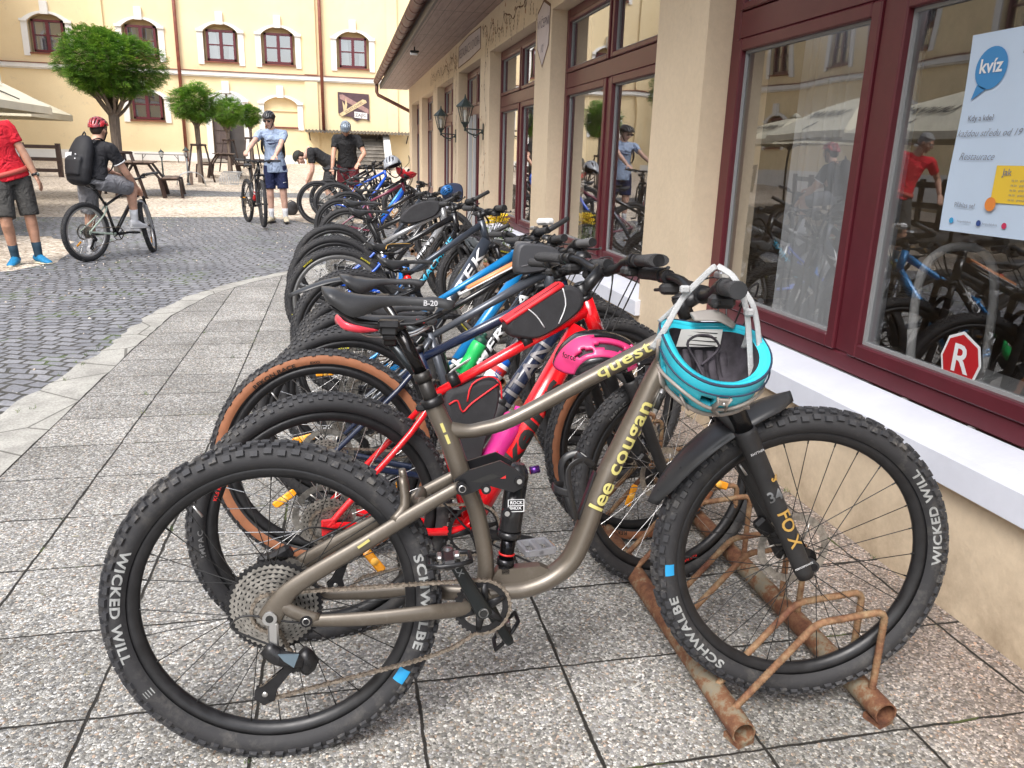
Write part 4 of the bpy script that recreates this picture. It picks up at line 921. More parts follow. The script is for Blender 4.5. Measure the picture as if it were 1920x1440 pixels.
def cockpit(parent,bar,stem0,ax,rise=.02,width=.36,sweep=.035,grip=GRIP,lev=True,bend=0,bell=False,comp=False,ergon=False,barends=False,silver=False,cables=True,cable_to=None,steer=0,gripcol=None):
    """bar=centre of bar clamp (x,z); stem0=top of steerer (x,z)"""
    ca,sa=math.cos(steer),math.sin(steer); px,pz=stem0
    ST=T(px,0,pz)@Matrix.Rotation(steer,4,Vector((ax[0],0,ax[1])))@T(-px,0,-pz)
    mb=MB(ST).mat(BLK); bx,bz=bar
    mb.tube([(stem0[0]-ax[0]*.03,0,stem0[1]-ax[1]*.03),(stem0[0]+ax[0]*.022,0,stem0[1]+ax[1]*.022)],.0185,14)
    mb.tube([(stem0[0],0,stem0[1]),(bx-.004,0,bz)],[(.016,.018),(.02,.022)],12); mb.tube([(bx,-.026,bz),(bx,.026,bz)],.0215,14)
    mb.tube([(stem0[0]+ax[0]*.022,0,stem0[1]+ax[1]*.022),(stem0[0]+ax[0]*.027,0,stem0[1]+ax[1]*.027)],.0165,14)
    mb.build('stem',parent)
    hb=MB(ST).mat(BLK); B=[]
    B=[(bx-sweep,-width,bz+rise+.004),(bx-.012,-width*.45,bz+rise),(bx,-.09,bz+rise*.25),(bx,-.04,bz),(bx,.04,bz),(bx,.09,bz+rise*.25),(bx-.012,width*.45,bz+rise),(bx-sweep,width,bz+rise+.004)]
    hb.tube(B,[.011,.0112,.0135,.0158,.0158,.0135,.0112,.011],12,sub=4); h=hb.build('handlebar',parent)
    e=Vector(B[0]); k=Vector(B[1]); d=(k-e).normalized()
    for s_ in(-1,1):
        f=lambda v:(v[0],s_*-v[1],v[2]) if s_>0 else v
        E0=Vector(f(tuple(e))); D=Vector(f(tuple(d)))
        gm=MB(ST).mat(grip); 
        if ergon: gm.tube([E0-D*.004,E0+D*.02,E0+D*.07,E0+D*.12],[(.017,.03),(.018,.034),(.0165,.022),(.0155,.016)],14,up=(0,0,1))
        else: gm.tube([E0-D*.004,E0+D*.004,E0+D*.06,E0+D*.125,E0+D*.13],[.0165,.0175,.0158,.0158,.0172],14)
        gm.mat(BLK); gm.tube([E0-D*.006,E0-D*.0035],.016,14); gm.mat(BLKM); gm.tube([E0+D*.13,E0+D*.14],.0182,14); gm.build('grip',h)
        if barends:
            bm_=MB(ST).mat(BLKM); bm_.tube([E0-D*.01,E0-D*.012+Vector((.04,0,.02)),E0+Vector((.11,0,.055))],[.014,.013,.012],12,sub=3); bm_.build('bar_end',h)
        if lev:
            lv=MB(ST).mat(BLK); c0=E0+D*.165
            lv.tube([c0-D*.012,c0+D*.012],.0185,12); dn=Vector((.045,0,-.018))
            lv.tube([c0+Vector((.012,0,-.004)),c0+dn*.8,c0+dn+D*.05],[.012,.012,.01],10,sub=3)
            lv.tube([c0+dn*.9,c0+dn*1.2-D*.03,c0+dn*1.25-D*.1,c0+dn*1.1-D*.13],[(.004,.007),(.004,.007),(.0035,.006),(.005,.006)],8,sub=3)
            lv.build('brake_lever',h)
            sh=MB(ST).mat(BLKM); c1=c0+D*.02+Vector((.0,0,-.03)); sh.box(tuple(c1),(.05,.04,.028),bev=.008); sh.tube([c1,c1-D*.045+Vector((-.02,0,-.006))],[.006,.004],6); 
            if comp and s_<0: sh.mat(SIL); sh.box(tuple(c0+D*.045+Vector((.005,0,.022))),(.03,.045,.016),bev=.004)
            sh.build('shifter',h)
        if cables:
            cb_=MB(ST).mat(CABM); c0=E0+D*.2+Vector((.04,0,-.02)); t=cable_to or (stem0[0]+.03,0,stem0[1]-.22)
            cb_.tube([c0,c0+Vector((.06,-s_*.06,.02)),Vector((t[0]+.09,s_*.05,stem0[1]-.05)),Vector((t[0]+.03,s_*.03,t[2]+.05)),Vector(t)],.0024,5,sub=6)
            cb_.tube([c0+Vector((0,0,-.02)),c0+Vector((.04,-s_*.09,-.02)),Vector((t[0]+.06,s_*.02,stem0[1]-.09)),Vector((t[0]-.02,s_*.035,t[2]+.02))],.0022,5,sub=6)
            cb_.build('cable',parent)
    if bell:
        m=MB(ST).mat(BLK); m.lathe([(0,.02),(.018,.018),(.027,.008),(.03,0),(.03,-.004)],20,c=(bx-.01,-.1,bz+.035)); m.build('bell',parent)
    return ST
def fork(parent,ht,hb,fa,col,lowcol,steer=0,R=.365,travel=.12,stan=None,text=None,textmat=None,leg=.0185):
    ax=Vector((ht[0]-hb[0],0,ht[1]-hb[1])).normalized(); X=T(hb[0],0,hb[1])@Matrix.Rotation(steer,4,ax)@T(-hb[0],0,-hb[1])
    mb=MB(X).mat(col); fwd=Vector((ax.z,0,-ax.x))
    H=Vector((hb[0],0,hb[1])); A=Vector((fa[0],0,fa[1])); s=(A-H).dot(-ax)
    off=(A-H).dot(fwd); base=H-ax*.035
    crown=base+fwd*(off*.25)
    mb.tube([H,base],.024,14); mb.tube([crown+Vector((0,-.066,0)),crown+Vector((0,-.03,0))+ax*.012,base+ax*.008,crown+Vector((0,.03,0))+ax*.012,crown+Vector((0,.066,0))],[(.018,.022),(.02,.026),(.022,.03),(.02,.026),(.018,.022)],12,sub=3)
    for s_ in(-1,1):
        y=s_*.066; c=crown+Vector((0,y,0)); low=A+Vector((0,y,0))-fwd*(off*.72)+ax*.0
        mid=c+(low-c)*(travel/((low-c).length)+.02)
        mb.mat(stan or ANO); mb.tube([c,mid],leg-.002,14)
        mb.mat(lowcol); mb.tube([mid,mid+(low-mid)*.02,mid+(low-mid)*.07,mid+(low-mid)*.12,low,low-ax*.02],[leg+.001,leg+.0035,leg+.003,leg+.0008,leg-.001,leg-.004],16)
        mb.tube([low+ax*.015,A+Vector((0,y,0))],[(.016,.010),(.015,.010)],12); mb.tube([A+Vector((0,y-s_*.012,0)),A+Vector((0,y+s_*.012,0))],.014,14)
        mb.mat(ANO); mb.tube([A+Vector((0,y+s_*.012,0)),A+Vector((0,y+s_*.014,0))],.0085,12)
    mb.mat(lowcol)
    c=crown+(A-crown)*0; 
    m1=crown-ax*(travel+.03); mb.tube([m1+Vector((0,-.064,0)),m1+Vector((0,-.05,0))+ax*.07-fwd*.03,m1+ax*.09-fwd*.034,m1+Vector((0,.05,0))+ax*.07-fwd*.03,m1+Vector((0,.064,0))],[(.013,.01)]*5,10,sub=4)
    if text:
        y=-.066; c=crown+Vector((0,y,0)); low=A+Vector((0,y,0))-fwd*(off*.72); mid=c+(low-c)*(travel/((low-c).length)+.05)
        for t_,mt,fr,sz,kw in text: put_tubetext(mb,mt,t_,mid,low,leg+.001,sz,(.35,-1,0) if not kw.pop('side',0) else (0,-1,0),fr,**kw)
    mb.build('fork',parent)
    cal=MB(X).mat(BLK); p=A+Vector((-.075,.05,.055)); cal.box(tuple(p),(.05,.03,.04),RY(.8),bev=.008); cal.tube([p,p+Vector((-.02,.01,.1)),crown+Vector((-.02,.075,-.05)),crown+Vector((0,.05,.05))],.0025,5,sub=5); cal.build('brake_caliper',parent)
    return X,ax
def bottle(parent_name,X,body,cap,label,group=None,logo=None,cagecol=None,band=None):
    pass
def place(x,y,yaw,lean,sc,dz=0): return T(x,y,g(y)+dz)@RZ(yaw)@RX(-lean)@Matrix.Scale(sc,4)
def bike(label,X,name='parked_bicycle',group='bicycles parked along the rusty racks',R=.365,fcol=None,dtcol=None,bb=(.435,.30),collar=(.335,.74),ht=(.80,.93),hb=(.835,.82),fa=(1.11,.365),seat=(.2,.98),
         tyre='knob',spoke='b',lowcol=None,forkcol=None,steer=0,sadcol=None,sadkw={},dt_text=None,tt_text=None,kw={},rimtext=None,reflector=False,crank=2.3,stay=None,bar=None,ttr=(.017,.02),dtr=.024,ridge=False,pedk='flat',forktext=None,rimcol=None,seatang=0,st_text=None,postcol=None,dte=None,dzf=0,chaincheap=False):
    fcol=fcol or BLK; b=thing(name,label,'bicycle',X,group)
    V=lambda p,y=0: Vector((p[0],y,p[1])); stay=stay or fcol; dt=dtcol or fcol
    ax0=Vector((ht[0]-hb[0],0,ht[1]-hb[1])).normalized()
    m=MB().mat(fcol)
    m.tube([V(hb)-ax0*.006,V(ht)+ax0*.006],.0235,16); m.mat(BLK); m.tube([V(ht)+ax0*.006,V(ht)+ax0*.02],.0225,16); m.tube([V(hb)-ax0*.02,V(hb)-ax0*.006],.0235,16)
    m.mat(fcol); m.tube([V(bb),V(collar)],[(.018,.018),(.017,.017)],14)
    tt0=(collar[0]+(bb[0]-collar[0])*.06,collar[1]+(bb[1]-collar[1])*.06); tt1=(ht[0]-ax0.x*.02+.0,ht[1]-ax0.z*.02)
    m.tube([V(tt0),V(tt0).lerp(V(tt1),.5),V(tt1)],[(.015,.014),(.018,.017),(.022,.019)] if not ridge else [(.013,.013),(.016,.02),(.024,.021)],14)
    m.mat(dt); d1=dte or (hb[0]+ax0.x*.012,hb[1]+ax0.z*.012); m.tube([V(bb),V(bb).lerp(V(d1),.5),V(d1)],[(dtr*.85,dtr),(dtr,dtr*.95),(dtr*1.0,dtr*.85)],16)
    if dt_text:
        for t_,mt,sz,fr,kk in dt_text: put_tubetext(m,mt,t_,V(bb),V(d1),dtr,sz,kk.pop('side',(0,-1,.0)),fr,off=.0015,**kk)
    if tt_text:
        for t_,mt,sz,fr,kk in tt_text: put_tubetext(m,mt,t_,V(tt0),V(tt1),.018,sz,(0,-1,.3),fr,**kk)
    m.mat(fcol); m.tube([(bb[0],-.037,bb[1]),(bb[0],.037,bb[1])],.021,16)
    m.mat(stay)
    for s_ in(-1,1):
        m.tube([(0,s_*.068,R),(.05,s_*.062,R-.003),(bb[0]-.13,s_*.042,bb[1]+.008),(bb[0]-.02,s_*.03,bb[1])],[(.009,.006),(.011,.008),(.012,.009),(.014,.012)],10,sub=3)
        m.tube([(0,s_*.068,R),(.03,s_*.064,R+.035),(collar[0]-.07,s_*.045,collar[1]-.12),(collar[0]+.005,s_*.016,collar[1]-.03)],[(.009,.006),(.009,.007),(.009,.008),(.009,.009)],10,sub=3)
        m.box((0,s_*.068,R),(.04,.008,.05),bev=.004)
    m.box((bb[0]-.085,0,bb[1]+.006),(.02,.07,.018),bev=.005)
    m.build('frame',b)
    pc=MB().mat(postcol or BLK); p0=V(collar); p1=V(seat)-Vector((0,0,.07)); dd=(V(collar)-V(bb)).normalized()
    pc.tube([p0-dd*.02,p1],.0145,14); pc.mat(BLK); pc.tube([p0-dd*.002,p0+dd*.018],.0205,14); pc.box(tuple(p0+dd*.008+Vector((-.022,0,0))),(.016,.022,.012),bev=.003); pc.build('seatpost',b)
    saddle(b,T(seat[0],0,seat[1])@RY(seatang),sadcol or SADM,**sadkw)
    FX,ax=fork(b,ht,hb,(fa[0],fa[1]+dzf),forkcol or BLK,lowcol or BLKM,steer,R,text=forktext)
    wheel(b,T(0,0,R),R,tyre,spoke,True,False,rimtext,reflector,rimcol)
    wheel(b,FX@T(fa[0],0,fa[1]+dzf)@RY(.9),R,tyre,spoke,False,False,rimtext,(reflector+1.5 if reflector else False),rimcol)
    st0=V(ht)+ax0*.035; br=bar or (st0.x+.06,st0.z+.02)
    cockpit(b,br,(st0.x,st0.z),(ax0.x,ax0.z),steer=steer,**kw)
    drive(b,(0,R),bb,crank,.078,pedk)
    return b
def drive(b,ra,bb,ang,rr_=.078,pedk='flat',hero=False,low=None):
    m=MB().mat(BLK); o=m.X; m.X=T(bb[0],0,bb[1]); N=32
    disc_ring(m,rr_-(.008 if not hero else .015),rr_,-.047,.0025,N*6,N,.004)
    for k in range(4 if not hero else 6):
        a=2*PI*k/(4 if not hero else 6)+.3+ang; m.tube([(.012*math.cos(a),-.049,.012*math.sin(a)),((rr_-.006)*math.cos(a+.12),-.048,(rr_-.006)*math.sin(a+.12))],[(.012,.003),(.006,.0025)],8,up=(math.cos(a+PI/2),0,math.sin(a+PI/2)))
    m.X=o; m.build('chainring',b)
    for s_,a in((-1,ang),(1,ang+PI)):
        m=MB().mat(BLK if not hero else M('crank_black',(.02,.024,.026),.3,metal=.4)); e=Vector((bb[0]+.17*math.cos(a),s_*.083,bb[1]+.17*math.sin(a))); c=Vector((bb[0],s_*.07,bb[1]))
        u=(math.cos(a+PI/2),0,math.sin(a+PI/2))
        m.tube([c-(e-c)*.09,c,c.lerp(e,.5),e,e+(e-c)*.06],[(.015,.008),(.019,.011),(.015,.009),(.0125,.008),(.008,.006)],14,up=u,sub=2)
        m.mat(SIL if hero else ANO); m.lathe([(.0115,0),(.0115,.002),(.009,.002),(.009,-.002)],18,'Y',c=(bb[0],s_*.083,bb[1])); m.mat(TXK); m.lathe([(0,0),(.0095,0)],18,'Y',c=(bb[0],s_*.0832,bb[1]))
        if hero and s_<0: add_text(m,M('logo_dim_grey',(.2,.21,.22),.4),'SLX',basis(tuple(c.lerp(e,.72)+Vector((0,-.0105,0))),(math.cos(a),0,math.sin(a)),(-math.sin(a),0,math.cos(a))) if False else basis(tuple(c.lerp(e,.72)+Vector((0,-.0108,0))),(-math.cos(a),0,-math.sin(a)),(math.sin(a),0,-math.cos(a))),.02,bold=.01)
        m.build('crank_arm',b)
        p=(e.x,e.y+s_*.004,e.z)
        if s_<0: pedal(b,p,0 if not hero else -.08,pedk)
        else:
            q=pedal(b,(0,0,0),0,pedk); q.matrix_local=T(*p)@RZ(PI)@(RY(.9) if hero else RY(0))
    jl=low or [(.09,ra[1]-.17),(.03,ra[1]-.215),(.0,ra[1]-.195),(.03,ra[1]-.14),(.05,ra[1]-.10),(.035,ra[1]-.075)]
    chain(b,chain_path(ra,.05 if not hero else .045,bb,rr_+.002,jl,-.047))
    # rear derailleur
    d=MB().mat(BLK); z=ra[1]
    if hero:
        d.mat(SIL); d.tube([(0,-.078,z+.004),(0,-.088,z+.004)],.0155,10); d.box((.006,-.083,z-.035),(.022,.008,.06),bev=.004); d.mat(TXK); d.tube([(0,-.0881,z+.004),(0,-.0885,z+.004)],.0085,12)
        d.mat(BLK); d.tube([(-.012,-.086,z-.06),(.01,-.09,z-.078),(.03,-.092,z-.088)],[(.018,.012),(.02,.014),(.017,.013)],10,sub=2)
        d.tube([(.02,-.094,z-.083),(.07,-.1,z-.088)],[(.019,.011),(.016,.011)],10); d.tube([(.065,-.093,z-.07),(.082,-.092,z-.095),(.07,-.085,z-.118)],[.014,.02,.014],12,sub=2)
        d.mat(M('blue_grey_plate',(.16,.22,.27),.3,metal=.5)); d.prism([(.018,-.066),(.062,-.068),(.05,-.098),(.03,-.082)],.003,basis((0,-.1075,z),(1,0,0),(0,0,1)))
    else: d.tube([(.005,-.075,z-.01),(.02,-.085,z-.05),(.05,-.09,z-.08),(.05,-.075,z-.1)],[.012,.016,.015,.012],10,sub=2)
    j1,j2=((.040,z-.122),(-.022,z-.186)) if hero else ((.05,z-.1),(.012,z-.18))
    for yy in(-.054,-.040):
        d.mat(BLK); e=Vector((j2[0]-j1[0],0,j2[1]-j1[1])).normalized(); q=Vector((-e.z,0,e.x)); J1=Vector((j1[0],yy,j1[1])); J2=Vector((j2[0],yy,j2[1]))
        P_=[J1+q*.012-e*.014,J1-q*.012-e*.012,J1-q*.010+e*.02,J2-q*.016-e*.012,J2-q*.024+e*.004,J2-q*.012+e*.022,J2+q*.016+e*.02,J2+q*.026-e*.004,J2+q*.012-e*.022,J1+q*.008+e*.02]
        d.add([p+Vector((0,s_*.0007,0)) for s_ in(-1,1) for p in P_],[tuple(range(10)),tuple(range(10,20))]+[(i,(i+1)%10,(i+1)%10+10,i+10) for i in range(10)],False)
        d.mat(SIL); d.lathe([(0,-.0012),(.006,-.001),(.0065,0)],12,'Y',c=tuple(J2)); d.mat(TXK)
    for j in(j1,j2): o=d.X; d.X=T(j[0],0,j[1]); disc_ring(d,.006,.019,-.047,.003,66,11,.003); d.X=o
    d.mat(CABM); d.tube([(.03,-.085,z-.07),(-.07,-.085,z-.02),(-.075,-.08,z+.0),(-.04,-.078,z+.01),(.06,-.07,z-.015),(.2,-.05,z-.02)],.0025,5,sub=5)
    d.build('rear_derailleur',b)
# ---------------------------------------------------------------- the bronze full-suspension bicycle
def bronze_mat():
    m,n,l,b=node_mat('bronze_paint'); tc=n.new('ShaderNodeTexCoord').outputs['Object']
    b.inputs['Base Color'].default_value=(.135,.115,.093,1); b.inputs['Metallic'].default_value=.5; b.inputs['Roughness'].default_value=.4
    a=noise(n,l,tc,30,7,.8); c=mixc(n,l,mathn(n,l,'MULTIPLY',ramp(n,l,a,[(.52,(0,0,0)),(.75,(1,1,1))]),.5),(.132,.112,.090),(.21,.19,.165)); l.new(c,b.inputs['Base Color'])
    l.new(ramp(n,l,noise(n,l,tc,12,5),[(.3,(.28,.28,.28)),(.7,(.5,.5,.5))]),b.inputs['Roughness']); b.inputs['Coat Weight'].default_value=.35; b.inputs['Coat Roughness'].default_value=.25; return m
BRZ=bronze_mat(); YEL=M('frame_yellow_decal',(.52,.47,.16),.5)
HX=place(-.1764,1.558,-.07,.14,1)
hero=thing('parked_bicycle','bronze full-suspension mountain bicycle, nearest in the row, aqua helmet on its handlebar','bicycle',HX,'bicycles parked along the rusty racks')
R=.372; HA=(1.25,.427); hax=Vector((-.432,0,.902)).normalized(); hb_=(.985,.905); ht_=(hb_[0]+hax.x*.10,hb_[1]+hax.z*.10)
V2=lambda x,z,y=0:(x,y,z)
m=MB().mat(BRZ)
m.tube([Vector((hb_[0],0,hb_[1]))-hax*.004,Vector((ht_[0],0,ht_[1]))+hax*.004],.026,20)
m.tube([V2(.475,.372),V2(.523,.374),V2(.567,.377),V2(.624,.397),V2(.675,.44),V2(.712,.523),V2(.742,.613),V2(.788,.707),V2(.833,.80),V2(.868,.868),V2(.91,.925),V2(.965,.95)],[(.024,.03),(.023,.031),(.023,.031),(.024,.031),(.025,.031),(.025,.029),(.024,.027),(.024,.026),(.024,.026),(.026,.025),(.03,.024),(.034,.022)],20,sub=4)
m.tube([V2(.352,.822),V2(.368,.785),V2(.39,.735),V2(.417,.655),V2(.448,.578),V2(.466,.50),V2(.474,.43),V2(.466,.378)],[.0215,.0215,.0225,.022,.02,.019,.019,.02],18,sub=4)
m.tube([V2(.385,.757),V2(.43,.753),V2(.466,.758),V2(.533,.778),V2(.704,.866),V2(.872,.952),V2(.952,.995)],[(.021,.018),(.016,.016),(.0165,.0165),(.017,.018),(.018,.02),(.02,.022),(.026,.02)],18,sub=4)
m.tube([(.46,-.042,.362),(.46,.042,.362)],.026,20)
m.prism([(.48,.39),(.50,.428),(.60,.432),(.625,.42),(.58,.40),(.53,.385)],.03,basis((0,.015,0),(1,0,0),(0,0,1)))
put_tubetext(m,YEL,'lee',V2(.729,.578),V2(.766,.654),.0305,.048,(0,-1,-.05),.28,bold=.018,space=1.0,sx=1.3,off=.002)
put_tubetext(m,YEL,'cougan',V2(.764,.654),V2(.832,.80),.0275,.048,(0,-1,-.05),.55,bold=.018,space=1.05,sx=1.32,off=.002)
put_tubetext(m,YEL,'quest',V2(.70,.864),V2(.872,.952),.0228,.038,(0,-1,.35),.50,bold=.018,space=1.08,sx=1.55)
put_tubetext(m,YEL,'▬ ▬',V2(.372,.78),V2(.397,.715),.0225,.022,(0,-1,0),.4)
m.mat(TXK); m.tube([V2(.862,.80,-.0235),V2(.876,.836,-.0235)],.0085,12); m.mat(SIL); m.tube([V2(.858,.792,-.021),V2(.88,.845,-.021)],.0096,12); m.mat(CABM); m.tube([V2(.870,.822,-.030),V2(.89,.86,-.036),V2(.92,.93,-.03),V2(.955,1.0,-.01)],.0035,6,sub=4)
m.build('frame',hero)
# swingarm
m=MB().mat(BRZ)
for s in(-1,1):
    m.tube([V2(.07,.355,s*.07),V2(.2,.352,s*.07),V2(.34,.356,s*.064),V2(.385,.352,s*.05),V2(.455,.352,s*.036)],[(.013,.009),(.0165,.009),(.018,.009),(.019,.011),(.018,.011)],14,sub=3)
    m.tube([V2(-.006,.36,s*.074),V2(.02,.40,s*.073),V2(.06,.44,s*.07),V2(.2,.52,s*.062),V2(.315,.587,s*.055),V2(.413,.642,s*.05)],[(.026,.007),(.024,.008),(.019,.009),(.017,.009),(.016,.009),(.013,.01)],14,sub=4)
    m.tube([V2(.02,.395,s*.073),V2(.06,.372,s*.073),V2(.10,.357,s*.071)],[(.014,.007),(.016,.008),(.014,.008)],10,sub=3)
    m.tube([V2(.27,.565,s*.055),V2(.29,.60,s*.045),V2(.284,.66,s*.035)],[(.018,.01),(.012,.011),(.008,.008)],10,sub=3)
m.tube([V2(.33,.60,-.05),V2(.315,.585,0),V2(.33,.60,.05)],[(.018,.012)]*3,12,sub=4)
m.mat(ANO)
for p in((.075,.358),(.413,.642)):
    m.tube([V2(p[0],p[1],-.082),V2(p[0],p[1],-.058)],.013,16); m.mat(SIL); m.lathe([(.0085,-.0825),(.0085,-.083),(.0065,-.083)],14,'Y',c=(p[0],0,p[1])); m.mat(ANO)
m.mat(YEL); m.box((.20,-.0745,.525),(.03,.001,.006),RY(-.6))
m.build('swingarm',hero)
# rocker link and shock
m=MB().mat(M('link_black',(.025,.025,.028),.3,metal=.5))
for s in(-1,1):
    Q=basis((0,s*.044-(.006 if s>0 else 0),0),(1,0,0),(0,0,1))
    m.prism([(.40,.625),(.398,.655),(.43,.675),(.50,.695),(.535,.675),(.555,.655),(.55,.632),(.53,.622),(.47,.640),(.44,.625),(.415,.618)],.008,Q)
m.mat(TXK)
m.prism([(.435,.650),(.48,.667),(.50,.66),(.46,.646)],.0005,basis((0,-.0525,0),(1,0,0),(0,0,1)))
m.mat(TXR); m.prism([(.50,.655),(.512,.662),(.512,.655)],.0005,basis((0,-.0527,0),(1,0,0),(0,0,1)))
m.mat(ANO)
for p in((.468,.632),(.542,.648),(.515,.575)): m.tube([V2(p[0],p[1],-.058),V2(p[0],p[1],-.04)],.011,14); m.mat(SIL); m.tube([V2(p[0],p[1],-.0585),V2(p[0],p[1],-.057)],.006,10); m.mat(ANO)
m.build('rocker_link',hero)
m=MB().mat(M('shock_black',(.02,.02,.022),.22,metal=.2)); a=Vector((.545,0,.645)); e=Vector((.518,0,.425)); d=(e-a).normalized()
m.tube([a-d*.03,a-d*.015,a,a+d*.02],[.014,.024,.027,.026],18); m.tube([a+d*.01,a+d*.125,a+d*.13],[.026,.026,.024],20); m.tube([a+d*.13,a+d*.145],.0275,20)
m.mat(M('shock_shaft',(.015,.015,.018),.12,metal=.8)); m.tube([a+d*.14,e-d*.02],.0175,18); m.mat(TXR); m.tube([a+d*.183,a+d*.187],.019,16); m.mat(ANO); m.tube([e-d*.025,e-d*.01],.021,16); m.box(tuple(e),(.03,.03,.03),bev=.006)
m.mat(M('purple_anodised',(.09,.03,.2),.25,metal=.8)); m.tube([a+Vector((.03,0,.012)),a+Vector((.052,0,.016))],.009,12)
put_tubetext(m,TXW,'ROCK',a+Vector((-.02,0,-.045)),a+Vector((.02,0,-.043)),.03,.0115,(0,-1,0),.5,bold=.02) if False else None
for k,t_ in enumerate(('ROCK','SHOX')): add_text(m,TXW,t_,basis((.540-.002*k,-.0268,.59-.0125*k),(1,0,.0),(0,0,1)),.0102,bold=.02)
for q in((.5395,-.0266,.5835,.036,.0008,.028),): 
    for dx,dz,w,h in((0,.5,1,.03),(0,-.5,1,.03),(.5,0,.03,1),(-.5,0,.03,1),(0,0,1,.025)): m.box((q[0]+dx*q[3],q[1],q[2]+dz*q[5]),(w*q[3]+.0008,q[4],h*q[5]+.0006))
m.build('rear_shock',hero)
m=MB().mat(ANO); m.tube([V2(.352,.822),V2(.324,.90),V2(.274,.99)],.0001,4,caps=False)
m=MB().mat(M('dropper_outer',(.03,.028,.027),.4,metal=.3)); m.tube([V2(.357,.81),V2(.332,.878)],.0165,18); m.tube([V2(.335,.868),V2(.328,.888)],.0195,18)
m.mat(M('stanchion_black',(.016,.015,.016),.12,metal=.6)); m.tube([V2(.33,.883),V2(.281,.985)],.0145,18); m.mat(BLK); m.tube([V2(.356,.812),V2(.349,.83)],.026,18); m.box((.327,0,.808),(.022,.026,.014),bev=.004); m.tube([V2(.284,.98),V2(.276,.995)],[.0145,.019],14); m.build('seatpost',hero)
saddle(hero,T(.262,0,1.055)@RY(.03)@Matrix.Scale(1.04,4),SADM,0,None,'B-20',M('saddle_text_grey',(.4,.4,.42),.5))
FT=[('34',M('fork_grey_logo',(.11,.115,.12),.5),.40,.052,dict(bold=.02)),]
HFX,_=fork(hero,ht_,hb_,HA,BLK,BLKM,-.09,R,.12,ANO,None,leg=.0235)
lg=MB(HFX); LG_=M('fork_gold_logo',(.46,.28,.07),.45)
# leg decals: upright 34 and the gold logo down the leg
lax=Vector((HA[0],0,HA[1])); fwd=Vector((hax.z,0,-hax.x)); offs=(lax-Vector((hb_[0],0,hb_[1]))).dot(fwd); low_=lax+Vector((0,-.066,0))-fwd*(offs*.72); up_=low_+hax*.33
put_tubetext(lg,M('fork_grey_logo',(.11,.115,.12),.5),'34',low_+hax*.21-fwd*.1,low_+hax*.21+fwd*.1,.0252,.036,(0,-1,0),.5,bold=.018)
lg.build('size_decal',hero); lg=MB(HFX); put_tubetext(lg,LG_,'FO',low_+hax*.19,low_+hax*.05,.0250,.043,(.1,-1,0),.34,bold=.018); lg.build('logo_decal',hero); lg=MB(HFX); put_tubetext(lg,LG_,'X',low_+hax*.19,low_+hax*.05,.0245,.041,(.1,-1,0),.74,bold=.018)
lg.build('logo_decal',hero); lg=MB(HFX); put_tubetext(lg,LG_,'§',low_+hax*.30,low_+hax*.2,.0262,.035,(.9,-.6,0),.5,bold=.02)
lg.build('logo_decal',hero); lg=MB(HFX); put_tubetext(lg,TXW,'PERFORMANCE',low_+hax*.02-fwd*.03,low_+hax*.02+fwd*.03,.0235,.0065,(0,-1,0),.5)
lg.build('maker_decal',hero); lg=MB(HFX); put_tubetext(lg,TXW,'RHYTHM',low_+hax*.327-fwd*.03,low_+hax*.327+fwd*.03,.0275,.008,(0,-1,0),.5)
lg.build('maker_decal',hero)
wheel(hero,T(0,0,R),R,'hr','b',True,True)
wheel(hero,HFX@T(HA[0],0,HA[1])@RY(-.0),R,'hf','b',False)
# front mudguard under the fork crown
fm=MB(HFX).mat(M('mudguard_plastic',(.03,.031,.034),.35,rvar=.1,vs=40)); n=26; vs=[]; c0=Vector((HA[0],0,HA[1]))
for i in range(n+1):
    t=i/n; a=math.radians(98+62*t); w=.035+.035*math.sin(PI*min(1,t*1.05+.05))**.7; rr_=R+.022+.018*t*t+(.02*(1-t)**3)
    if t<.1: w*=(.4+6*t)
    if t>.9: w*=max(.35,(1-t)*6+.35)
    for k in range(9):
        q=-1+k/4; vs.append((c0.x+(rr_-.022*q*q*(1 if abs(q)<.99 else 1.2))*math.cos(a),w*q,c0.z+(rr_-.022*q*q)*math.sin(a)))
fs=[(i*9+k,i*9+k+1,(i+1)*9+k+1,(i+1)*9+k) for i in range(n) for k in range(8)]; fm.add(vs,fs,True); o=fm.build('mudguard',hero); sm=o.modifiers.new('thickness','SOLIDIFY'); sm.thickness=.003
cockpit(hero,(.965,1.062),(.925,1.035),(hax.x,hax.z),rise=.028,width=.385,sweep=.05,steer=-.09,comp=True,cable_to=(.955,0,.93))
drive(hero,(0,R-.005),(.46,.355),math.radians(118),.062,'clip',True,[(.425,.279),(.395,.262),(.355,.247),(.3,.232),(.2,.211),(.08,.186),(.0,.168),(-.03,.163),(-.042,.175),(-.036,.192),(.0,.215),(.035,.232),(.05,.25),(.03,.285)])
m=MB().mat(BLK); m.box((.0,.055,.455),(.07,.03,.035),RY(-.5),bev=.008); m.box((-.03,.05,.45),(.03,.03,.03),bev=.006); m.tube([V2(.02,.46,.055),V2(.15,.52,.06),V2(.33,.60,.05),V2(.45,.5,.03),V2(.6,.42,.02)],.0025,5,sub=5); m.build('rear_brake',hero)
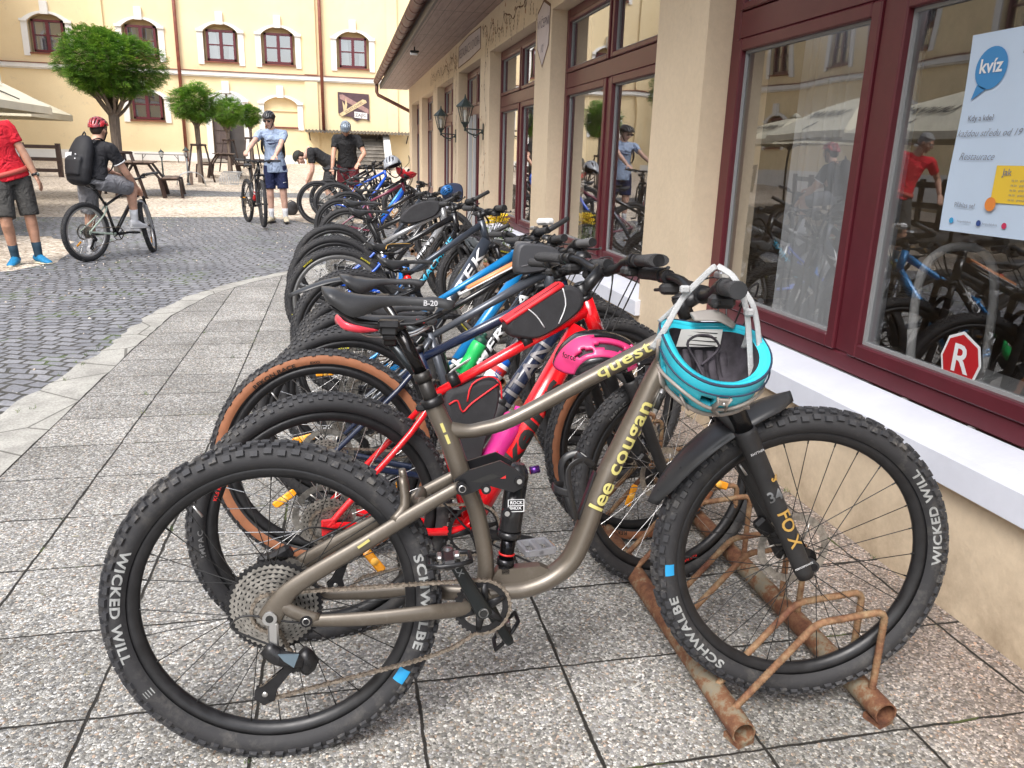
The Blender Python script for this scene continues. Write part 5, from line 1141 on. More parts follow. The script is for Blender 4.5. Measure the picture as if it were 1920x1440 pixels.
# bottle cage on the rear side of the down tube
def cage(parent,p,d,side,mat,s=1):
    """p foot on tube, d along tube, side = direction away from tube"""
    X=basis(p,d,side); m=MB(X).mat(mat)
    m.box((.07,.004,0),(.12,.006,.02),bev=.002)
    for sg in(-1,1): m.tube([(0,.012,sg*.008),(-.012,.05,sg*.03),(.02,.075,sg*.036),(.075,.05,sg*.041),(.12,.02,sg*.03),(.13,.01,sg*.01)],[(.0022,.0085)]*6,8,sub=4)
    m.tube([(.07,.052,-.041),(.075,.08,-.02),(.075,.085,0),(.075,.08,.02),(.07,.052,.041)],[(.002,.009)]*5,8,sub=4); m.tube([(-.01,.045,-.03),(-.014,.06,0),(-.01,.045,.03)],[(.002,.009)]*3,8,sub=3)
    return m.build('bottle_cage',parent)
cage(hero,(.735,0,.66),(-.32,0,-.94),(-.9,0,.35),M('black_cage_plastic',(.02,.02,.022),.3))
# ---------------------------------------------------------------- loose things on bikes
def bottle(label,X,body,cap,logo=None,logomat=None,band=None,group='drinking bottles in the bottle cages',nozzle=None,clear=False):
    t=thing('drinking_bottle',label,'bottle',X,group)
    m=MB().mat(body); m.lathe([(0,0),(.03,0),(.036,.005),(.0365,.06),(.034,.085),(.034,.1),(.0365,.118),(.0365,.155),(.033,.168),(.026,.174)],22)
    if logo: 
        Y=basis((-.0,-.0,.09),(0,0,1),(1,0,0)); vs,fs=text_geo(logo,.032,bold=.02); m.mat(logomat); m.add([(-math.sin(y/.0375)*.0375,-math.cos(y/.0375)*.0375,.085+x) for x,y,z in vs],fs,False)
    if band: m.mat(band); m.lathe([(.0371,.125),(.0371,.152)],22)
    m.build('bottle_body',t)
    m=MB().mat(cap); m.lathe([(.031,.168),(.032,.172),(.032,.186),(.026,.195),(.012,.2),(.011,.205)],20); m.mat(nozzle or cap); m.lathe([(.011,.2),(.009,.208),(.012,.212),(.012,.222),(.0,.225)],14); m.build('cap',t)
    return t
def trans_plastic(name,col,tr=.35):
    m=bpy.data.materials.new(name); m.use_nodes=True; b=m.node_tree.nodes['Principled BSDF']; b.inputs['Base Color'].default_value=(*col,1); b.inputs['Roughness'].default_value=.25; b.inputs['Subsurface Weight'].default_value=.3; b.inputs['Subsurface Radius'].default_value=(.02,.02,.02); b.inputs['Alpha'].default_value=1-tr; return m
def helmet(label,X,shell,vent,rib=None,L=.145,Wd=.105,Hh=.125,group=None,text=None,name='bicycle_helmet',straps=True,holes=None,low=.16,hi=.84,strapcol=None,strap_pts=None,lower=None):
    """helmet sitting upright in its local frame, front along +x"""
    t=thing(name,label,'helmet',X,group)
    nu,nv=46,34; idx={}; P=[]
    def pos(u,v,k=1.0): # u along 0..1 front->back around the dome (polar through the side axis), v across
        th=PI*(.02+.96*u); ph=PI*(.06+.88*v); x=L*k*math.cos(th)*math.sin(ph)**.9; y=-Wd*k*math.cos(ph); z=Hh*k*math.sin(th)*math.sin(ph)
        z*=1.0; 
        if u>.7: z-=.035*((u-.7)/.3)**1.2*math.sin(ph)
        return (x*(1.05 if x<0 else 1.0),y,z)
    vs=[pos(i/nu,j/nv) for i in range(nu+1) for j in range(nv+1)]; f1=[];f2=[]
    for i in range(nu):
        for j in range(nv):
            u=(i+.5)/nu; v=(j+.5)/nv; col=int(v*7); fv=v*7-col
            hole=(.10<u<.92) and col in(1,2,3,4,5) and .24<fv<.80 and not(.28+.02*col%2<u<.36 or .60<u<.67) and abs(fv-.5)<.33*min(1,4*min(abs(u-.10),abs(u-.30),abs(u-.62),abs(u-.92))+.25)
            if holes: hole=any(((u-a)/c)**2+((v-b)/d)**2<1 for a,b,c,d in holes)
            if hole: continue
            (f2 if (lower and (v<low or v>hi)) else f1).append((i*(nv+1)+j,i*(nv+1)+j+1,(i+1)*(nv+1)+j+1,(i+1)*(nv+1)+j))
    m=MB().mat(shell); m.add(vs,f1,True)
    if f2: m.mat(lower); m.add(vs,f2,True)
    o=m.build('shell',t); sm=o.modifiers.new('thickness','SOLIDIFY'); sm.thickness=.016; sm.offset=-1
    m=MB().mat(vent); m.add([pos(i/20,j/16,.86) for i in range(21) for j in range(17)],[(i*17+j,i*17+j+1,(i+1)*17+j+1,(i+1)*17+j) for i in range(20) for j in range(16)],True); o=m.build('padding',t); sm=o.modifiers.new('thickness','SOLIDIFY'); sm.thickness=.012; sm.offset=-1
    if text: m=MB(); add_text(m,text[1],text[0],text[2],text[3],bold=.02); m.build('helmet_lettering',t)
    if straps:
        m=MB().mat(strapcol or M('black_webbing',(.015,.015,.016),.8)); sp=strap_pts or [(.05,-Wd*.9,0),(.02,-.085,-.10),(.0,0,-.16),(.02,.085,-.10),(.05,Wd*.9,0)]
        m.tube(sp,[(.0012,.008)]*len(sp),6,sub=5,up=(1,0,0)); sp2=[(-.06,s[1],s[2]) if i in(0,len(sp)-1) else s for i,s in enumerate(sp)]; m.tube(sp2,[(.0012,.008)]*len(sp),6,sub=5,up=(1,0,0)); m.build('chin_strap',t)
    return t
# aqua helmet hanging upside down from the grip of the bronze bicycle
AQ=M('aqua_shell',(.035,.52,.66),.36,coat=.35,var=.08,vs=8); AQ2=M('pale_aqua_shell',(.22,.55,.55),.4); TAU=M('taupe_trim',(.27,.235,.21),.4); PAD=M('dark_eps_padding',(.035,.03,.038),.8,var=.5,vs=25); LGW=M('light_grey_webbing',(.42,.43,.44),.75,bump=.3,bs=300)
hc=HX@Vector((.868,-.32,.971))
HM=basis(hc,(.985,-.13,-.06),(.12,.93,.36))      # local x right, y away (tilted), z = opening normal (up, leaning to the camera)
ah=thing('bicycle_helmet','aqua blue helmet with taupe trim hanging upside down from the nearest handlebar','helmet',HM)
nA,nB=48,14; A_,B_=.101,.116
def bowl(k,zz=1.0,off=0,za=0,hole=None,mats=(AQ,),z1=-.112,a0=0,a1=2*PI,t0=0,t1=1,na=nA,nb=nB,name='shell',th=.018):
    vs=[];fs=[]
    def P(i,j):
        a=a0+(a1-a0)*i/na; t=t0+(t1-t0)*j/nb; r=math.cos(t*PI/2)**.62*k; ca_,sa_=math.cos(a),math.sin(a)
        sq=(abs(ca_)**2.6+abs(sa_)**2.6)**(-1/2.6)
        x=A_*r*ca_*sq; y=B_*r*sa_*sq; lip=.02*math.cos(2*a)*(1-t)+(.014*max(0,-sa_)*(1-t)); z=z1*math.sin(t*PI/2)*zz+lip*0.9+off
        return (x,y,z)
    for i in range(na+1):
        for j in range(nb+1): vs.append(P(i,j))
    for i in range(na):
        for j in range(nb):
            if hole and hole((i+.5)/na,(j+.5)/nb): continue
            fs.append((i*(nb+1)+j,i*(nb+1)+j+1,(i+1)*(nb+1)+j+1,(i+1)*(nb+1)+j))
    return vs,fs
def hol(u,v):
    a=u*2*PI; k=int(u*12); f=u*12-k
    return (.20<v<.36 and .25<f<.80 and k%2==0) or (.40<v<.52 and .1<f<.9 and k%2==1) or (.60<v<.82 and .22<f<.78 and k%2==0)
m=MB().mat(AQ); vs,fs=bowl(1,hole=hol,na=96,nb=26); m.add(vs,fs,True); o=m.build('shell',ah); sm=o.modifiers.new('t','SOLIDIFY'); sm.thickness=.014; sm.offset=-1
m=MB().mat(PAD); vs,fs=bowl(.80,off=-.008,z1=-.074,na=60,nb=14); m.add(vs,[f[::-1] for f in fs],True); vs1,_=bowl(.80,off=-.008,z1=-.074,na=60,nb=1); vs2,_=bowl(.955,off=.001,na=60,nb=1)
m.mat(AQ); r1=vs1[::2]; r2=vs2[::2]; m.add(r1+r2,[(i,i+1,61+i+1,61+i) for i in range(60)],True)
m.mat(PAD)
rp=random.Random(4)
for k in range(5):
    m.tube([(-.05+.025*k,-.055,-.05),(-.05+.025*k,.0,-.076),(-.05+.025*k,.06,-.05)],[(.004,.009)]*3,8,sub=3)
m.build('padding',ah)
m=MB().mat(TAU)
def rimpt(a,t,k=1.03,dz=0):
    r=math.cos(t*PI/2)**.62*k; ca_,sa_=math.cos(a),math.sin(a); sq=(abs(ca_)**2.6+abs(sa_)**2.6)**(-1/2.6)
    return (A_*r*ca_*sq,B_*r*sa_*sq,-.112*math.sin(t*PI/2)+(.02*math.cos(2*a)+.014*max(0,-sa_))*(1-t)*.9+dz)
for t0,wd in((.30,.0035),(.52,.0045)):
    pts=[rimpt(PI+PI*i/30,t0+.05*math.sin(i*PI/30)*0+(.06*math.cos(i*PI*4/30)),1.045) for i in range(31)]; m.tube(pts,wd,8)
for q in range(5):
    a=PI+PI*(q+.5)/5; m.tube([rimpt(a-.1,.34,1.045),rimpt(a,.44,1.05),rimpt(a+.06,.54,1.045)],[(.002,.008),(.002,.011),(.002,.008)],8)
m.tube([rimpt(PI+.0,.05,1.05),rimpt(PI,.3,1.05)],.004,8); m.tube([rimpt(2*PI,.05,1.05),rimpt(2*PI,.3,1.05)],.004,8)
a=1.5*PI
for s in(-1,1): m.tube([rimpt(a+s*.12,.14,1.035),rimpt(a+s*.08,.22,1.05),rimpt(a+s*.14,.36,1.05)],[(.002,.007)]*3,8)
m.box(rimpt(a,.2,1.05),(.02,.006,.016),bev=.002); m.build('trim',ah)
m=MB().mat(SIL); m.ell(rimpt(a,.2,1.11),(.004,.003,.004)); m.build('screw',ah)
m=MB().mat(M('navy_rubber_lip',(.02,.035,.07),.6)); m.tube([rimpt(2*PI*i/60,.03,.985,.004) for i in range(60)],.0028,6,closed=True); m.tube([rimpt(PI+PI*i/30,.12,1.03,.0) for i in range(31)],.0018,6); m.build('rubber_lip',ah)
m=MB().mat(M('helmet_label_white',(.6,.6,.58),.6)); m.add([(-.045,.066,-.048),(.045,.070,-.044),(.045,.082,-.010),(-.04,.078,-.014)],[(0,1,2,3)],False); m.mat(TXK)
for k in range(4): m.box((.005,.069+.003*k,-.042+.008*k),(.06,.001,.0015))
m.build('label',ah)
m=MB().mat(PAD); m.tube([(-.0,-.01,-.068),(-.01,.03,-.056),(-.03,.05,-.03),(-.015,.055,-.012),(.015,.055,-.012),(.035,.05,-.035),(.0,.025,-.06)],.0026,6,sub=4); m.mat(M('grey_visor_pad',(.28,.26,.24),.7)); m.tube([(-.02,.092,.008),(.03,.096,.012),(.065,.08,.0)],[(.003,.015),(.003,.022),(.003,.012)],10,sub=4); m.build('fit_cradle',ah)
m=MB(HM.inverted()).mat(LGW); cr=Vector((.976,-.216,0))
def sp_(px,py,fw=0): return hc+cr*((px-1353)*.00104)+Vector((0,0,(668-py)*.00104))+Vector((.2,.97,0))*fw
def strap(pts,w=.009): m.tube([sp_(p[0],p[1]+20,p[2]) for p in pts],[(w*.62,.0009)]*len(pts),8,sub=5,up=(.9,-.4,0))
strap([(1243,655,0),(1262,615,-.01),(1290,562,0),(1318,528,.0),(1342,503,.0),(1356,512,.03)],.0095)
strap([(1258,610,.03),(1278,585,.02),(1293,560,0)],.007)
strap([(1352,503,.02),(1380,522,.0),(1402,570,-.01),(1414,625,-.01),(1424,700,-.02)],.0105); strap([(1378,520,.02),(1412,560,.0),(1428,600,.0),(1440,655,.0)],.009); strap([(1405,572,.0),(1420,620,.02),(1418,655,.03)],.008)
for p in((1292,563,-.006),(1408,600,-.012)): m.box(tuple(sp_(*p)),(.018,.012,.014),bev=.003)
m.build('chin_strap',ah)
# ---------------------------------------------------------------- the row of bicycles
RED=M('glossy_red_paint',(.72,.008,.015),.22,coat=.6,rvar=.05,var=.06,vs=6); NAVY=M('navy_paint',(.012,.02,.05),.22,coat=.5); GREYP=M('satin_grey_paint',(.085,.095,.115),.33,metal=.3,coat=.3); BLKG=M('gloss_black_paint',(.012,.012,.014),.2,coat=.5)
BLUE=M('bright_blue_paint',(.01,.22,.55),.28,coat=.5,metal=.15); BLUE2=M('royal_blue_paint',(.01,.09,.55),.3,coat=.5); ORG=M('salmon_orange_paint',(.78,.30,.12),.35,coat=.3); SLATE=M('slate_paint',(.045,.055,.075),.32,metal=.3,coat=.3); SILP=M('silver_paint',(.45,.46,.48),.3,metal=.6); MARP=M('plum_paint',(.18,.03,.06),.3,coat=.3)
GRP='bicycles parked along the rusty racks'
BX={}
BX[2]=place(-.066,1.996,.127,.086,.974)
bike('red hardtail bicycle with black lettering, second from the camera, pink bottle in its frame',BX[2],R=.372,fcol=RED,collar=(.312,.735),ht=(.80,.965),hb=(.84,.87),bb=(.425,.30),fa=(1.12,.372),seat=(.2,.945),tyre='imp',spoke='s',
     sadkw=dict(style=1,tail=M('red_saddle_tail',(.75,.05,.08),.35,coat=.4),text='KLS',textmat=TXR),dte=(.785,.885),dt_text=[('kellys',TXK,.088,.52,dict(bold=.035,shear=.15,space=1.0,sx=1.5,side=(0,-1,-.05)))],rimtext='KLS RACE',forktext=None,kw=dict(width=.36,ergon=True,sweep=.04,rise=.03,grip=GRIP),bar=(.86,1.06),crank=-.25,pedk='silver',reflector=5.45,ttr=(.02,.02),dtr=.038,ridge=True,postcol=M('post_dark_steel',(.03,.035,.04),.25,metal=.6),steer=.06,seatang=.05)
BX[3]=place(-.077,2.443,-.025,.092,.985)
bike('navy hardtail bicycle with tan tyre sidewalls, third from the camera',BX[3],R=.372,fcol=NAVY,collar=(.315,.73),ht=(.80,.955),hb=(.835,.85),seat=(.2,.97),tyre='tan',fa=(1.12,.372),dt_text=[('TITAN',M('decal_silver_grey',(.26,.25,.26),.3,metal=.4),.075,.6,dict(bold=.018,side=(0,-1,0),sx=1.3))],kw=dict(width=.37,rise=.01,bell=True),reflector=3.9,crank=.5,postcol=BLKG,dtr=.029,steer=.1)
BX[4]=place(.006,2.86,.06,.10,.98)
bike('satin grey bicycle with a dark phone bag, fourth from the camera',BX[4],fcol=GREYP,dtcol=M('slate_dark',(.03,.033,.04),.35),collar=(.32,.70),ht=(.81,.95),seat=(.21,.80),tyre='knob',spoke='s',kw=dict(width=.35,rise=.03,grip=GRIPG),reflector=3.5,crank=1.9,steer=.12,ridge=True,postcol=M('post_grey',(.06,.065,.07),.35,metal=.5))
BX[5]=place(.06,3.27,.10,.11,.97)
bike('black bicycle with an orange stripe on its top tube and white lettering',BX[5],fcol=BLKG,collar=(.32,.68),ht=(.81,.93),seat=(.2,.70),tyre='semi',kw=dict(width=.34,rise=.03,bell=True),dt_text=[('MERIDA',TXW,.062,.56,dict(bold=.018,shear=.2,space=1.1,sx=1.75))],forktext=None,crank=2.7,steer=.05,ridge=True)
BX[6]=place(.08,3.66,.13,.1,.97)
b6=bike('bright blue bicycle with a long black rear mudguard and red rear light',BX[6],fcol=BLUE,collar=(.325,.66),ht=(.81,.92),hb=(.845,.80),seat=(.235,.875),tyre='knob',spoke='s',kw=dict(width=.34,rise=.03,barends=True,comp=True),reflector=3.3,crank=2.2,steer=.1,dtr=.03,ridge=True)
BX[7]=place(.06,4.33,.28,.10,.985)
bike('slate grey bicycle with large white letters on its down tube and a gold striped saddle',BX[7],fcol=SLATE,collar=(.32,.70),ht=(.82,.98),hb=(.86,.85),seat=(.235,.86),tyre='knob',rimtext=None,dt_text=[('TREK',TXW,.085,.58,dict(bold=.018,shear=.2,space=1.15,sx=1.9))],sadkw=dict(stripe=M('gold_stripe',(.6,.35,.08),.35,metal=.4)),kw=dict(width=.34,rise=.02),crank=.9,steer=-.1,dtr=.04)
BX[8]=place(-.03,5.30,.10,.085,.99)
bike('black and cyan bicycle with a blue bottle, eighth from the camera',BX[8],fcol=BLKG,stay=BLUE2,collar=(.32,.70),ht=(.81,.95),seat=(.22,.97),tyre='yel',spoke='s',dt_text=[('MACHINE',M('decal_cyan',(.02,.35,.55),.35),.058,.6,dict(bold=.018,shear=.2,sx=1.5))],kw=dict(width=.34,rise=.02,barends=True),crank=1.4,steer=.1,rimcol=M('rim_grey',(.2,.2,.2),.3,metal=.5))
BX[9]=place(-.055,5.95,.03,.085,1.0)
bike('silver and royal blue bicycle carrying a black top-tube bag, ninth from the camera',BX[9],fcol=SILP,dtcol=SILP,stay=BLUE2,collar=(.32,.68),ht=(.81,.93),seat=(.21,.975),tyre='semi',spoke='s',dt_text=[('HEAD',TXK,.058,.6,dict(bold=.018,shear=.2,sx=1.5))],kw=dict(width=.33,rise=.03),crank=2.0,steer=.2)
BX[10]=place(-.06,6.85,.0,.085,1.0)
bike('black bicycle with a slim black saddle, tenth from the camera',BX[10],fcol=BLKG,collar=(.32,.68),ht=(.81,.93),seat=(.21,.90),tyre='semi',spoke='s',kw=dict(width=.33,rise=.03),crank=.4,steer=.3)
far_specs=[(.07,8.9,.02,.09,.97,'black bicycle with a thin grey saddle, eleventh from the camera','x',BLKG,SLATE),(.0,10.4,.02,.09,.97,'dark plum bicycle with a grey helmet over its handlebar','silver',MARP,BLUE2),(.10,11.6,.0,.09,.98,'black and blue bicycle beside the red hanging helmet','black',BLKG,BLUE),(-.09,13.45,.0,.08,1.0,'dark bicycle with royal blue stays near the far end of the rack','blue',BLUE2,BLUE2),(-.37,13.8,.0,.06,1.0,'black bicycle with orange reflectors, last of the row','last',BLKG,BLKG),(-.2,14.6,.03,.1,.98,'black bicycle half hidden behind the last one at the far end','hid',BLKG,SLATE)]
for i,(x,y,yw,ln,sc,lab,k,c1,c2) in enumerate(far_specs):
    BX[11+i]=place(x,y,yw,ln,sc)
    bike(lab,BX[11+i],fcol=c1,dtcol=c2,collar=(.32,.68),ht=(.81,.93),seat=(.21,.93),tyre='semi',spoke='s' if i!=2 else 'b',kw=dict(width=.33,rise=.03),crank=.5+i,steer=.15*i-.2,reflector=4.9 if k=='last' else False)
# rear mudguard and light on the blue bicycle
mg=thing('rear_mudguard','long black clip-on mudguard with a red tip over the blue bicycle wheel','mudguard',BX[6])
m=MB().mat(M('mudguard_plastic')); n=24; vs=[]
for i in range(n+1):
    t=i/n; x=.24-.58*t; z=.665+.125*math.sin(PI*min(1,t*1.35))**1.0*(1 if t<.37 else 1)-.0*t
    z=.725+.02*t+.075*math.sin(PI*t)-.02*t*t; w=.034+.034*math.sin(PI*min(1,.12+t*.8))
    if t>.88: w*=(1-t)/.12*.9+.1
    for k in range(7): q=-1+k/3; vs.append((x,w*q,z-.018*q*q))
m.add(vs,[(i*7+k,i*7+k+1,(i+1)*7+k+1,(i+1)*7+k) for i in range(n) for k in range(6)],True); o=m.build('guard',mg); q=o.modifiers.new('t','SOLIDIFY'); q.thickness=.003
m=MB().mat(BLK); m.tube([(.22,0,.72),(.30,0,.73)],.02,10); m.build('clamp',mg)
rl=thing('rear_light','small round red bicycle light clipped to the blue bicycle seatpost','light',BX[6]@T(.235,-.02,.785))
m=MB().mat(M('red_light_lens',(.7,.01,.01),.2)); m.lathe([(0,-.022),(.016,-.02),(.02,-.01),(.02,.0)],16,'Y'); m.build('lens',rl); m=MB().mat(BLK); m.lathe([(.021,0),(.021,.012),(0,.012)],14,'Y'); m.build('housing',rl)
# orange panel on top of the Merida-style top tube
m=MB().mat(ORG); 
BI5=[o for o in S.objects if o.get('label','').startswith('black bicycle with an orange')][0]
m.tube([(.50,-.004,.80),(.78,-.004,.934)],[(.010,.021),(.013,.023)],12); m.mat(TXW); m.tube([(.46,-.004,.772),(.77,-.016,.918)],[(.005,.02),(.005,.02)],10); m.build('top_tube_panel',BI5)
# bottles
PINK=trans_plastic('pink_bottle_plastic',(.75,.04,.33),.25)
def inbike(k,x,z,ang,y=0): return BX[k]@T(x,y,z)@RY(ang)
cagem=M('black_cage_plastic'); 
def bikeobj(s): return [o for o in S.objects if o.get('label','').startswith(s)][0]
bottle('bright pink translucent bottle in the red bicycle frame',inbike(2,.475,.46,.52),PINK,M('pink_cap',(.8,.02,.3),.4))
cage(bikeobj('red hardtail'),(.47,0,.41),(.45,0,.87),(-.87,0,.45),RED)
bottle('green bottle in a white cage on the black bicycle with the orange stripe',inbike(5,.47,.40,.55),M('green_bottle_plastic',(.02,.5,.12),.35),M('dark_green_cap',(.01,.06,.04),.5))
cage(bikeobj('black bicycle with an orange'),(.46,0,.36),(.5,0,.86),(-.86,0,.5),M('white_plastic'))
bottle('white bottle with red and blue print behind the navy bicycle',inbike(4,.52,.42,.62),M('white_bottle_plastic',(.75,.76,.8),.4),M('blue_cap',(.01,.12,.55),.35),'ACTIVE',M('navy_ink'),TXR)
cage(bikeobj('satin grey'),(.5,0,.38),(.55,0,.83),(-.83,0,.55),cagem)
bottle('blue bottle on the black and cyan bicycle',inbike(8,.43,.42,.15),M('blue_bottle_plastic',(.01,.2,.7),.35),BLK)
bottle('dark grey bottle inside the navy bicycle frame',inbike(3,.50,.40,.58),M('smoke_bottle_plastic',(.07,.07,.075),.3),BLK)
cage(bikeobj('navy hardtail'),(.47,0,.36),(.5,0,.86),(-.86,0,.5),cagem)
# bags
def bag(label,name,X,poly,w,mat,trim=None,trimline=None,pip=None,group=None):
    t=thing(name,label,'bag',X,group); n=len(poly); m=MB().mat(mat); c=Vector((sum(p[0] for p in poly)/n,sum(p[1] for p in poly)/n,0))
    rings=[(-w/2,.86),(-w/2*.92,.95),(-w/4,1.0),(w/4,1.0),(w/2*.92,.95),(w/2,.86)]; P,_=smooth_path([Vector((p[0],p[1],0)) for p in poly],[1]*n,4,True); k=len(P); vs=[]
    for y,s in rings:
        for p in P: q=c+(p-c)*s; vs.append((q.x,y,q.y))
    m.add(vs,[(i*k+j,i*k+(j+1)%k,(i+1)*k+(j+1)%k,(i+1)*k+j) for i in range(5) for j in range(k)],True); m.add(vs[:k],[tuple(range(k))],False); m.add(vs[-k:],[tuple(range(k))[::-1]],False); m.build('pouch',t)
    if trim:
        m=MB().mat(trim); 
        for y in((-w/2*.8,w/2*.8)): m.tube([(p[0],y,p[1]) for p in trimline],[(.008,.009)]*len(trimline),8,sub=3)
        m.tube([(p[0],0,p[1]+.004) for p in trimline],[(.005,w*.42)]*len(trimline),10,sub=3,up=(0,0,1)); m.mat(TXK); m.tube([(trimline[0][0]+.03,-w/2*.55,trimline[0][1]+.025),(trimline[-1][0]-.01,-w/2*.55,trimline[-1][1]+.002)],.002,5); m.build('zip_panel',t)
    if pip:
        m=MB().mat(pip[0]); [m.tube([(p[0],-w/2-.001,p[1]) for p in ln],pip[2] if len(pip)>2 else .002,5,sub=3) for ln in pip[1]]; m.build('piping',t)
    return t
BFAB=M('black_bag_fabric',(.028,.028,.032),.75,bump=.25,bs=500,var=.15,vs=30)
REDZ=M('red_zip_fabric',(.68,.02,.03),.5)
bag('black top-tube bag with a red zipped lid and white piping on the red bicycle','frame_bag',BX[2],[(.545,.885),(.57,.868),(.64,.864),(.735,.912),(.785,.958),(.775,1.0),(.715,1.012),(.55,.925)],.055,BFAB,REDZ,[(.535,.915),(.56,.93),(.715,1.02)],(TXW,[[(.60,.955),(.63,.93),(.655,.895)],[(.712,1.01),(.722,.96),(.70,.905)]]))
for (x,z) in((.605,.855),(.38,.752)): m=MB().mat(BLK); m.tube([(x-.014,0,z-.006),(x+.014,0,z+.006)],.0225,14); m.build('strap',bikeobj('red hardtail'))
bag('black triangular frame bag with red piping behind the bronze seat tube','frame_bag',BX[2],[(.35,.70),(.41,.735),(.47,.755),(.515,.735),(.51,.66),(.47,.56),(.45,.48),(.43,.45),(.40,.5)],.055,BFAB,None,None,(REDZ,[[(.36,.685),(.385,.695),(.40,.66),(.43,.685),(.51,.735)],[(.415,.69),(.43,.74),(.48,.76),(.515,.74),(.52,.69)]],.0028))
bag('dark grey phone bag behind the handlebar of the satin grey bicycle','phone_bag',BX[4],[(.67,.93),(.72,.92),(.80,.935),(.86,.985),(.83,1.025),(.74,1.04),(.68,1.03)],.075,M('grey_bag_fabric',(.055,.057,.065),.5,bump=.15,bs=300),None,None,(M('piping_dim',(.15,.15,.16),.5),[[(.69,.95),(.76,.965),(.84,.985)]]))
bag('rounded black bag strapped on the top tube of the silver and blue bicycle','frame_bag',BX[9],[(.50,.82),(.60,.82),(.76,.88),(.80,.97),(.72,.99),(.60,.96),(.50,.88)],.08,BFAB)
bag('small navy pouch hanging from handlebar straps beside the door lantern','hanging_pouch',BX[10]@T(1.0,-.1,.08),[(-.07,.86),(.06,.84),(.09,.92),(.06,.99),(-.05,.99),(-.09,.93)],.09,M('navy_pouch',(.02,.03,.07),.5))
m=MB(BX[10]@T(1.0,-.1,.08)).mat(M('black_webbing')) if False else None
# other helmets
PKS=M('pink_shell',(.62,.04,.17),.35,coat=.25)
X=basis(HX@Vector((.70,.22,.885)),(.93,.05,-.12),(.1,-.45,.8)) 
pkX=Matrix.Translation(HX@Vector((.79,.235,.888)))@RZ(-.12)@RY(.05)@RX(.25)@Matrix.Scale(.82,4)
ph=helmet('pink and black helmet lying on the red bicycle between handlebars',pkX,PKS,PAD,L=.135,Wd=.1,Hh=.09,lower=BLKG,straps=False,holes=[(.42,.30,.17,.055),(.70,.24,.10,.04),(.40,.44,.2,.03),(.42,.60,.17,.05),(.40,.72,.2,.03)],low=.15,hi=.46)
m=MB(); add_text(m,TXK,'force',basis((-.108,-.075,.042),(.6,-.75,.2),(0,.3,1)),.026,bold=.02); m.build('helmet_lettering',ph)
# black visor/peak shape of the pink helmet
m=MB().mat(BLKG); m.tube([(.11,0,.02),(.17,0,.028),(.22,0,.018)],[(.012,.075),(.006,.06),(.003,.03)],14,sub=4,up=(0,0,1)); m.build('visor',ph)
GRS=M('grey_helmet_shell',(.34,.36,.40),.35,coat=.3)
helmet('light grey helmet perched on a handlebar near the far end of the rack',BX[12]@T(.68,-.15,1.14)@RX(-.25)@RY(-.3)@RZ(.9),GRS,PAD,L=.14,Wd=.11,Hh=.14)
helmet('red helmet hanging upside down by its straps at the far end of the rack',BX[12]@T(.86,-.1,1.08)@RX(PI)@RY(-.15),M('red_helmet_shell',(.55,.02,.03),.3,coat=.4),PAD,L=.14,Wd=.1,Hh=.1,strap_pts=[(.05,-.09,0),(.02,-.06,-.12),(.0,0,-.2),(.02,.06,-.12),(.05,.09,0)])
helmet('blue and black helmet wedged among the middle handlebars',BX[9]@T(.83,-.12,1.06)@RX(.9)@RZ(.4)@Matrix.Scale(.42,4),M('blue_helmet_shell',(.02,.14,.4),.35,coat=.3),PAD,L=.12,Wd=.09,Hh=.1)
helmet('dark grey helmet hanging behind the white lettered bicycle',BX[8]@T(.98,-.16,.78)@RX(PI)@RZ(.5),M('dark_helmet_shell',(.09,.1,.11),.35,coat=.3),PAD,L=.135,Wd=.1,Hh=.11)
# white handlebar lamp box
lb=thing('bicycle_lamp','white and grey box lamp mounted on the blue bicycle handlebar','lamp',BX[6]@T(.93,-.12,1.06)@RZ(.2))
m=MB().mat(M('white_plastic')); m.box((0,0,0),(.05,.11,.035),bev=.012); m.build('housing',lb); m=MB().mat(BLK); m.box((0,0,-.025),(.02,.03,.03),bev=.004); m.build('bracket',lb)
# ---------------------------------------------------------------- rusty racks
def rust_mat():
    m,n,l,b=node_mat('rusty_painted_steel'); tc=n.new('ShaderNodeTexCoord').outputs['Object']
    a=noise(n,l,tc,9,8,.75); f=noise(n,l,tc,45,6,.7)
    c=ramp(n,l,mathn(n,l,'ADD',mathn(n,l,'MULTIPLY',a,.75),mathn(n,l,'MULTIPLY',f,.25)),[(.36,(.20,.19,.155)),(.45,(.23,.19,.13)),(.50,(.19,.09,.045)),(.58,(.125,.048,.026)),(.68,(.065,.03,.02))])
    l.new(c,b.inputs['Base Color']); b.inputs['Roughness'].default_value=.8; bumpn(n,l,b,f,.5,.004); return m
RUST=rust_mat()
def rebar_mat():
    m,n,l,b=node_mat('rusty_rebar'); tc=n.new('ShaderNodeTexCoord').outputs['Object']; a=noise(n,l,tc,11,8,.75)
    c=ramp(n,l,a,[(.35,(.30,.235,.145)),(.5,(.22,.125,.068)),(.65,(.13,.05,.03))]); f=noise(n,l,tc,60,5); c=mixc(n,l,1.0,c,ramp(n,l,f,[(.3,(.6,.55,.5)),(.6,(1.15,1.1,1.05))]),'MULTIPLY'); l.new(c,b.inputs['Base Color']); b.inputs['Roughness'].default_value=.8; bumpn(n,l,b,f,.4,.003); return m
REB=rebar_mat()
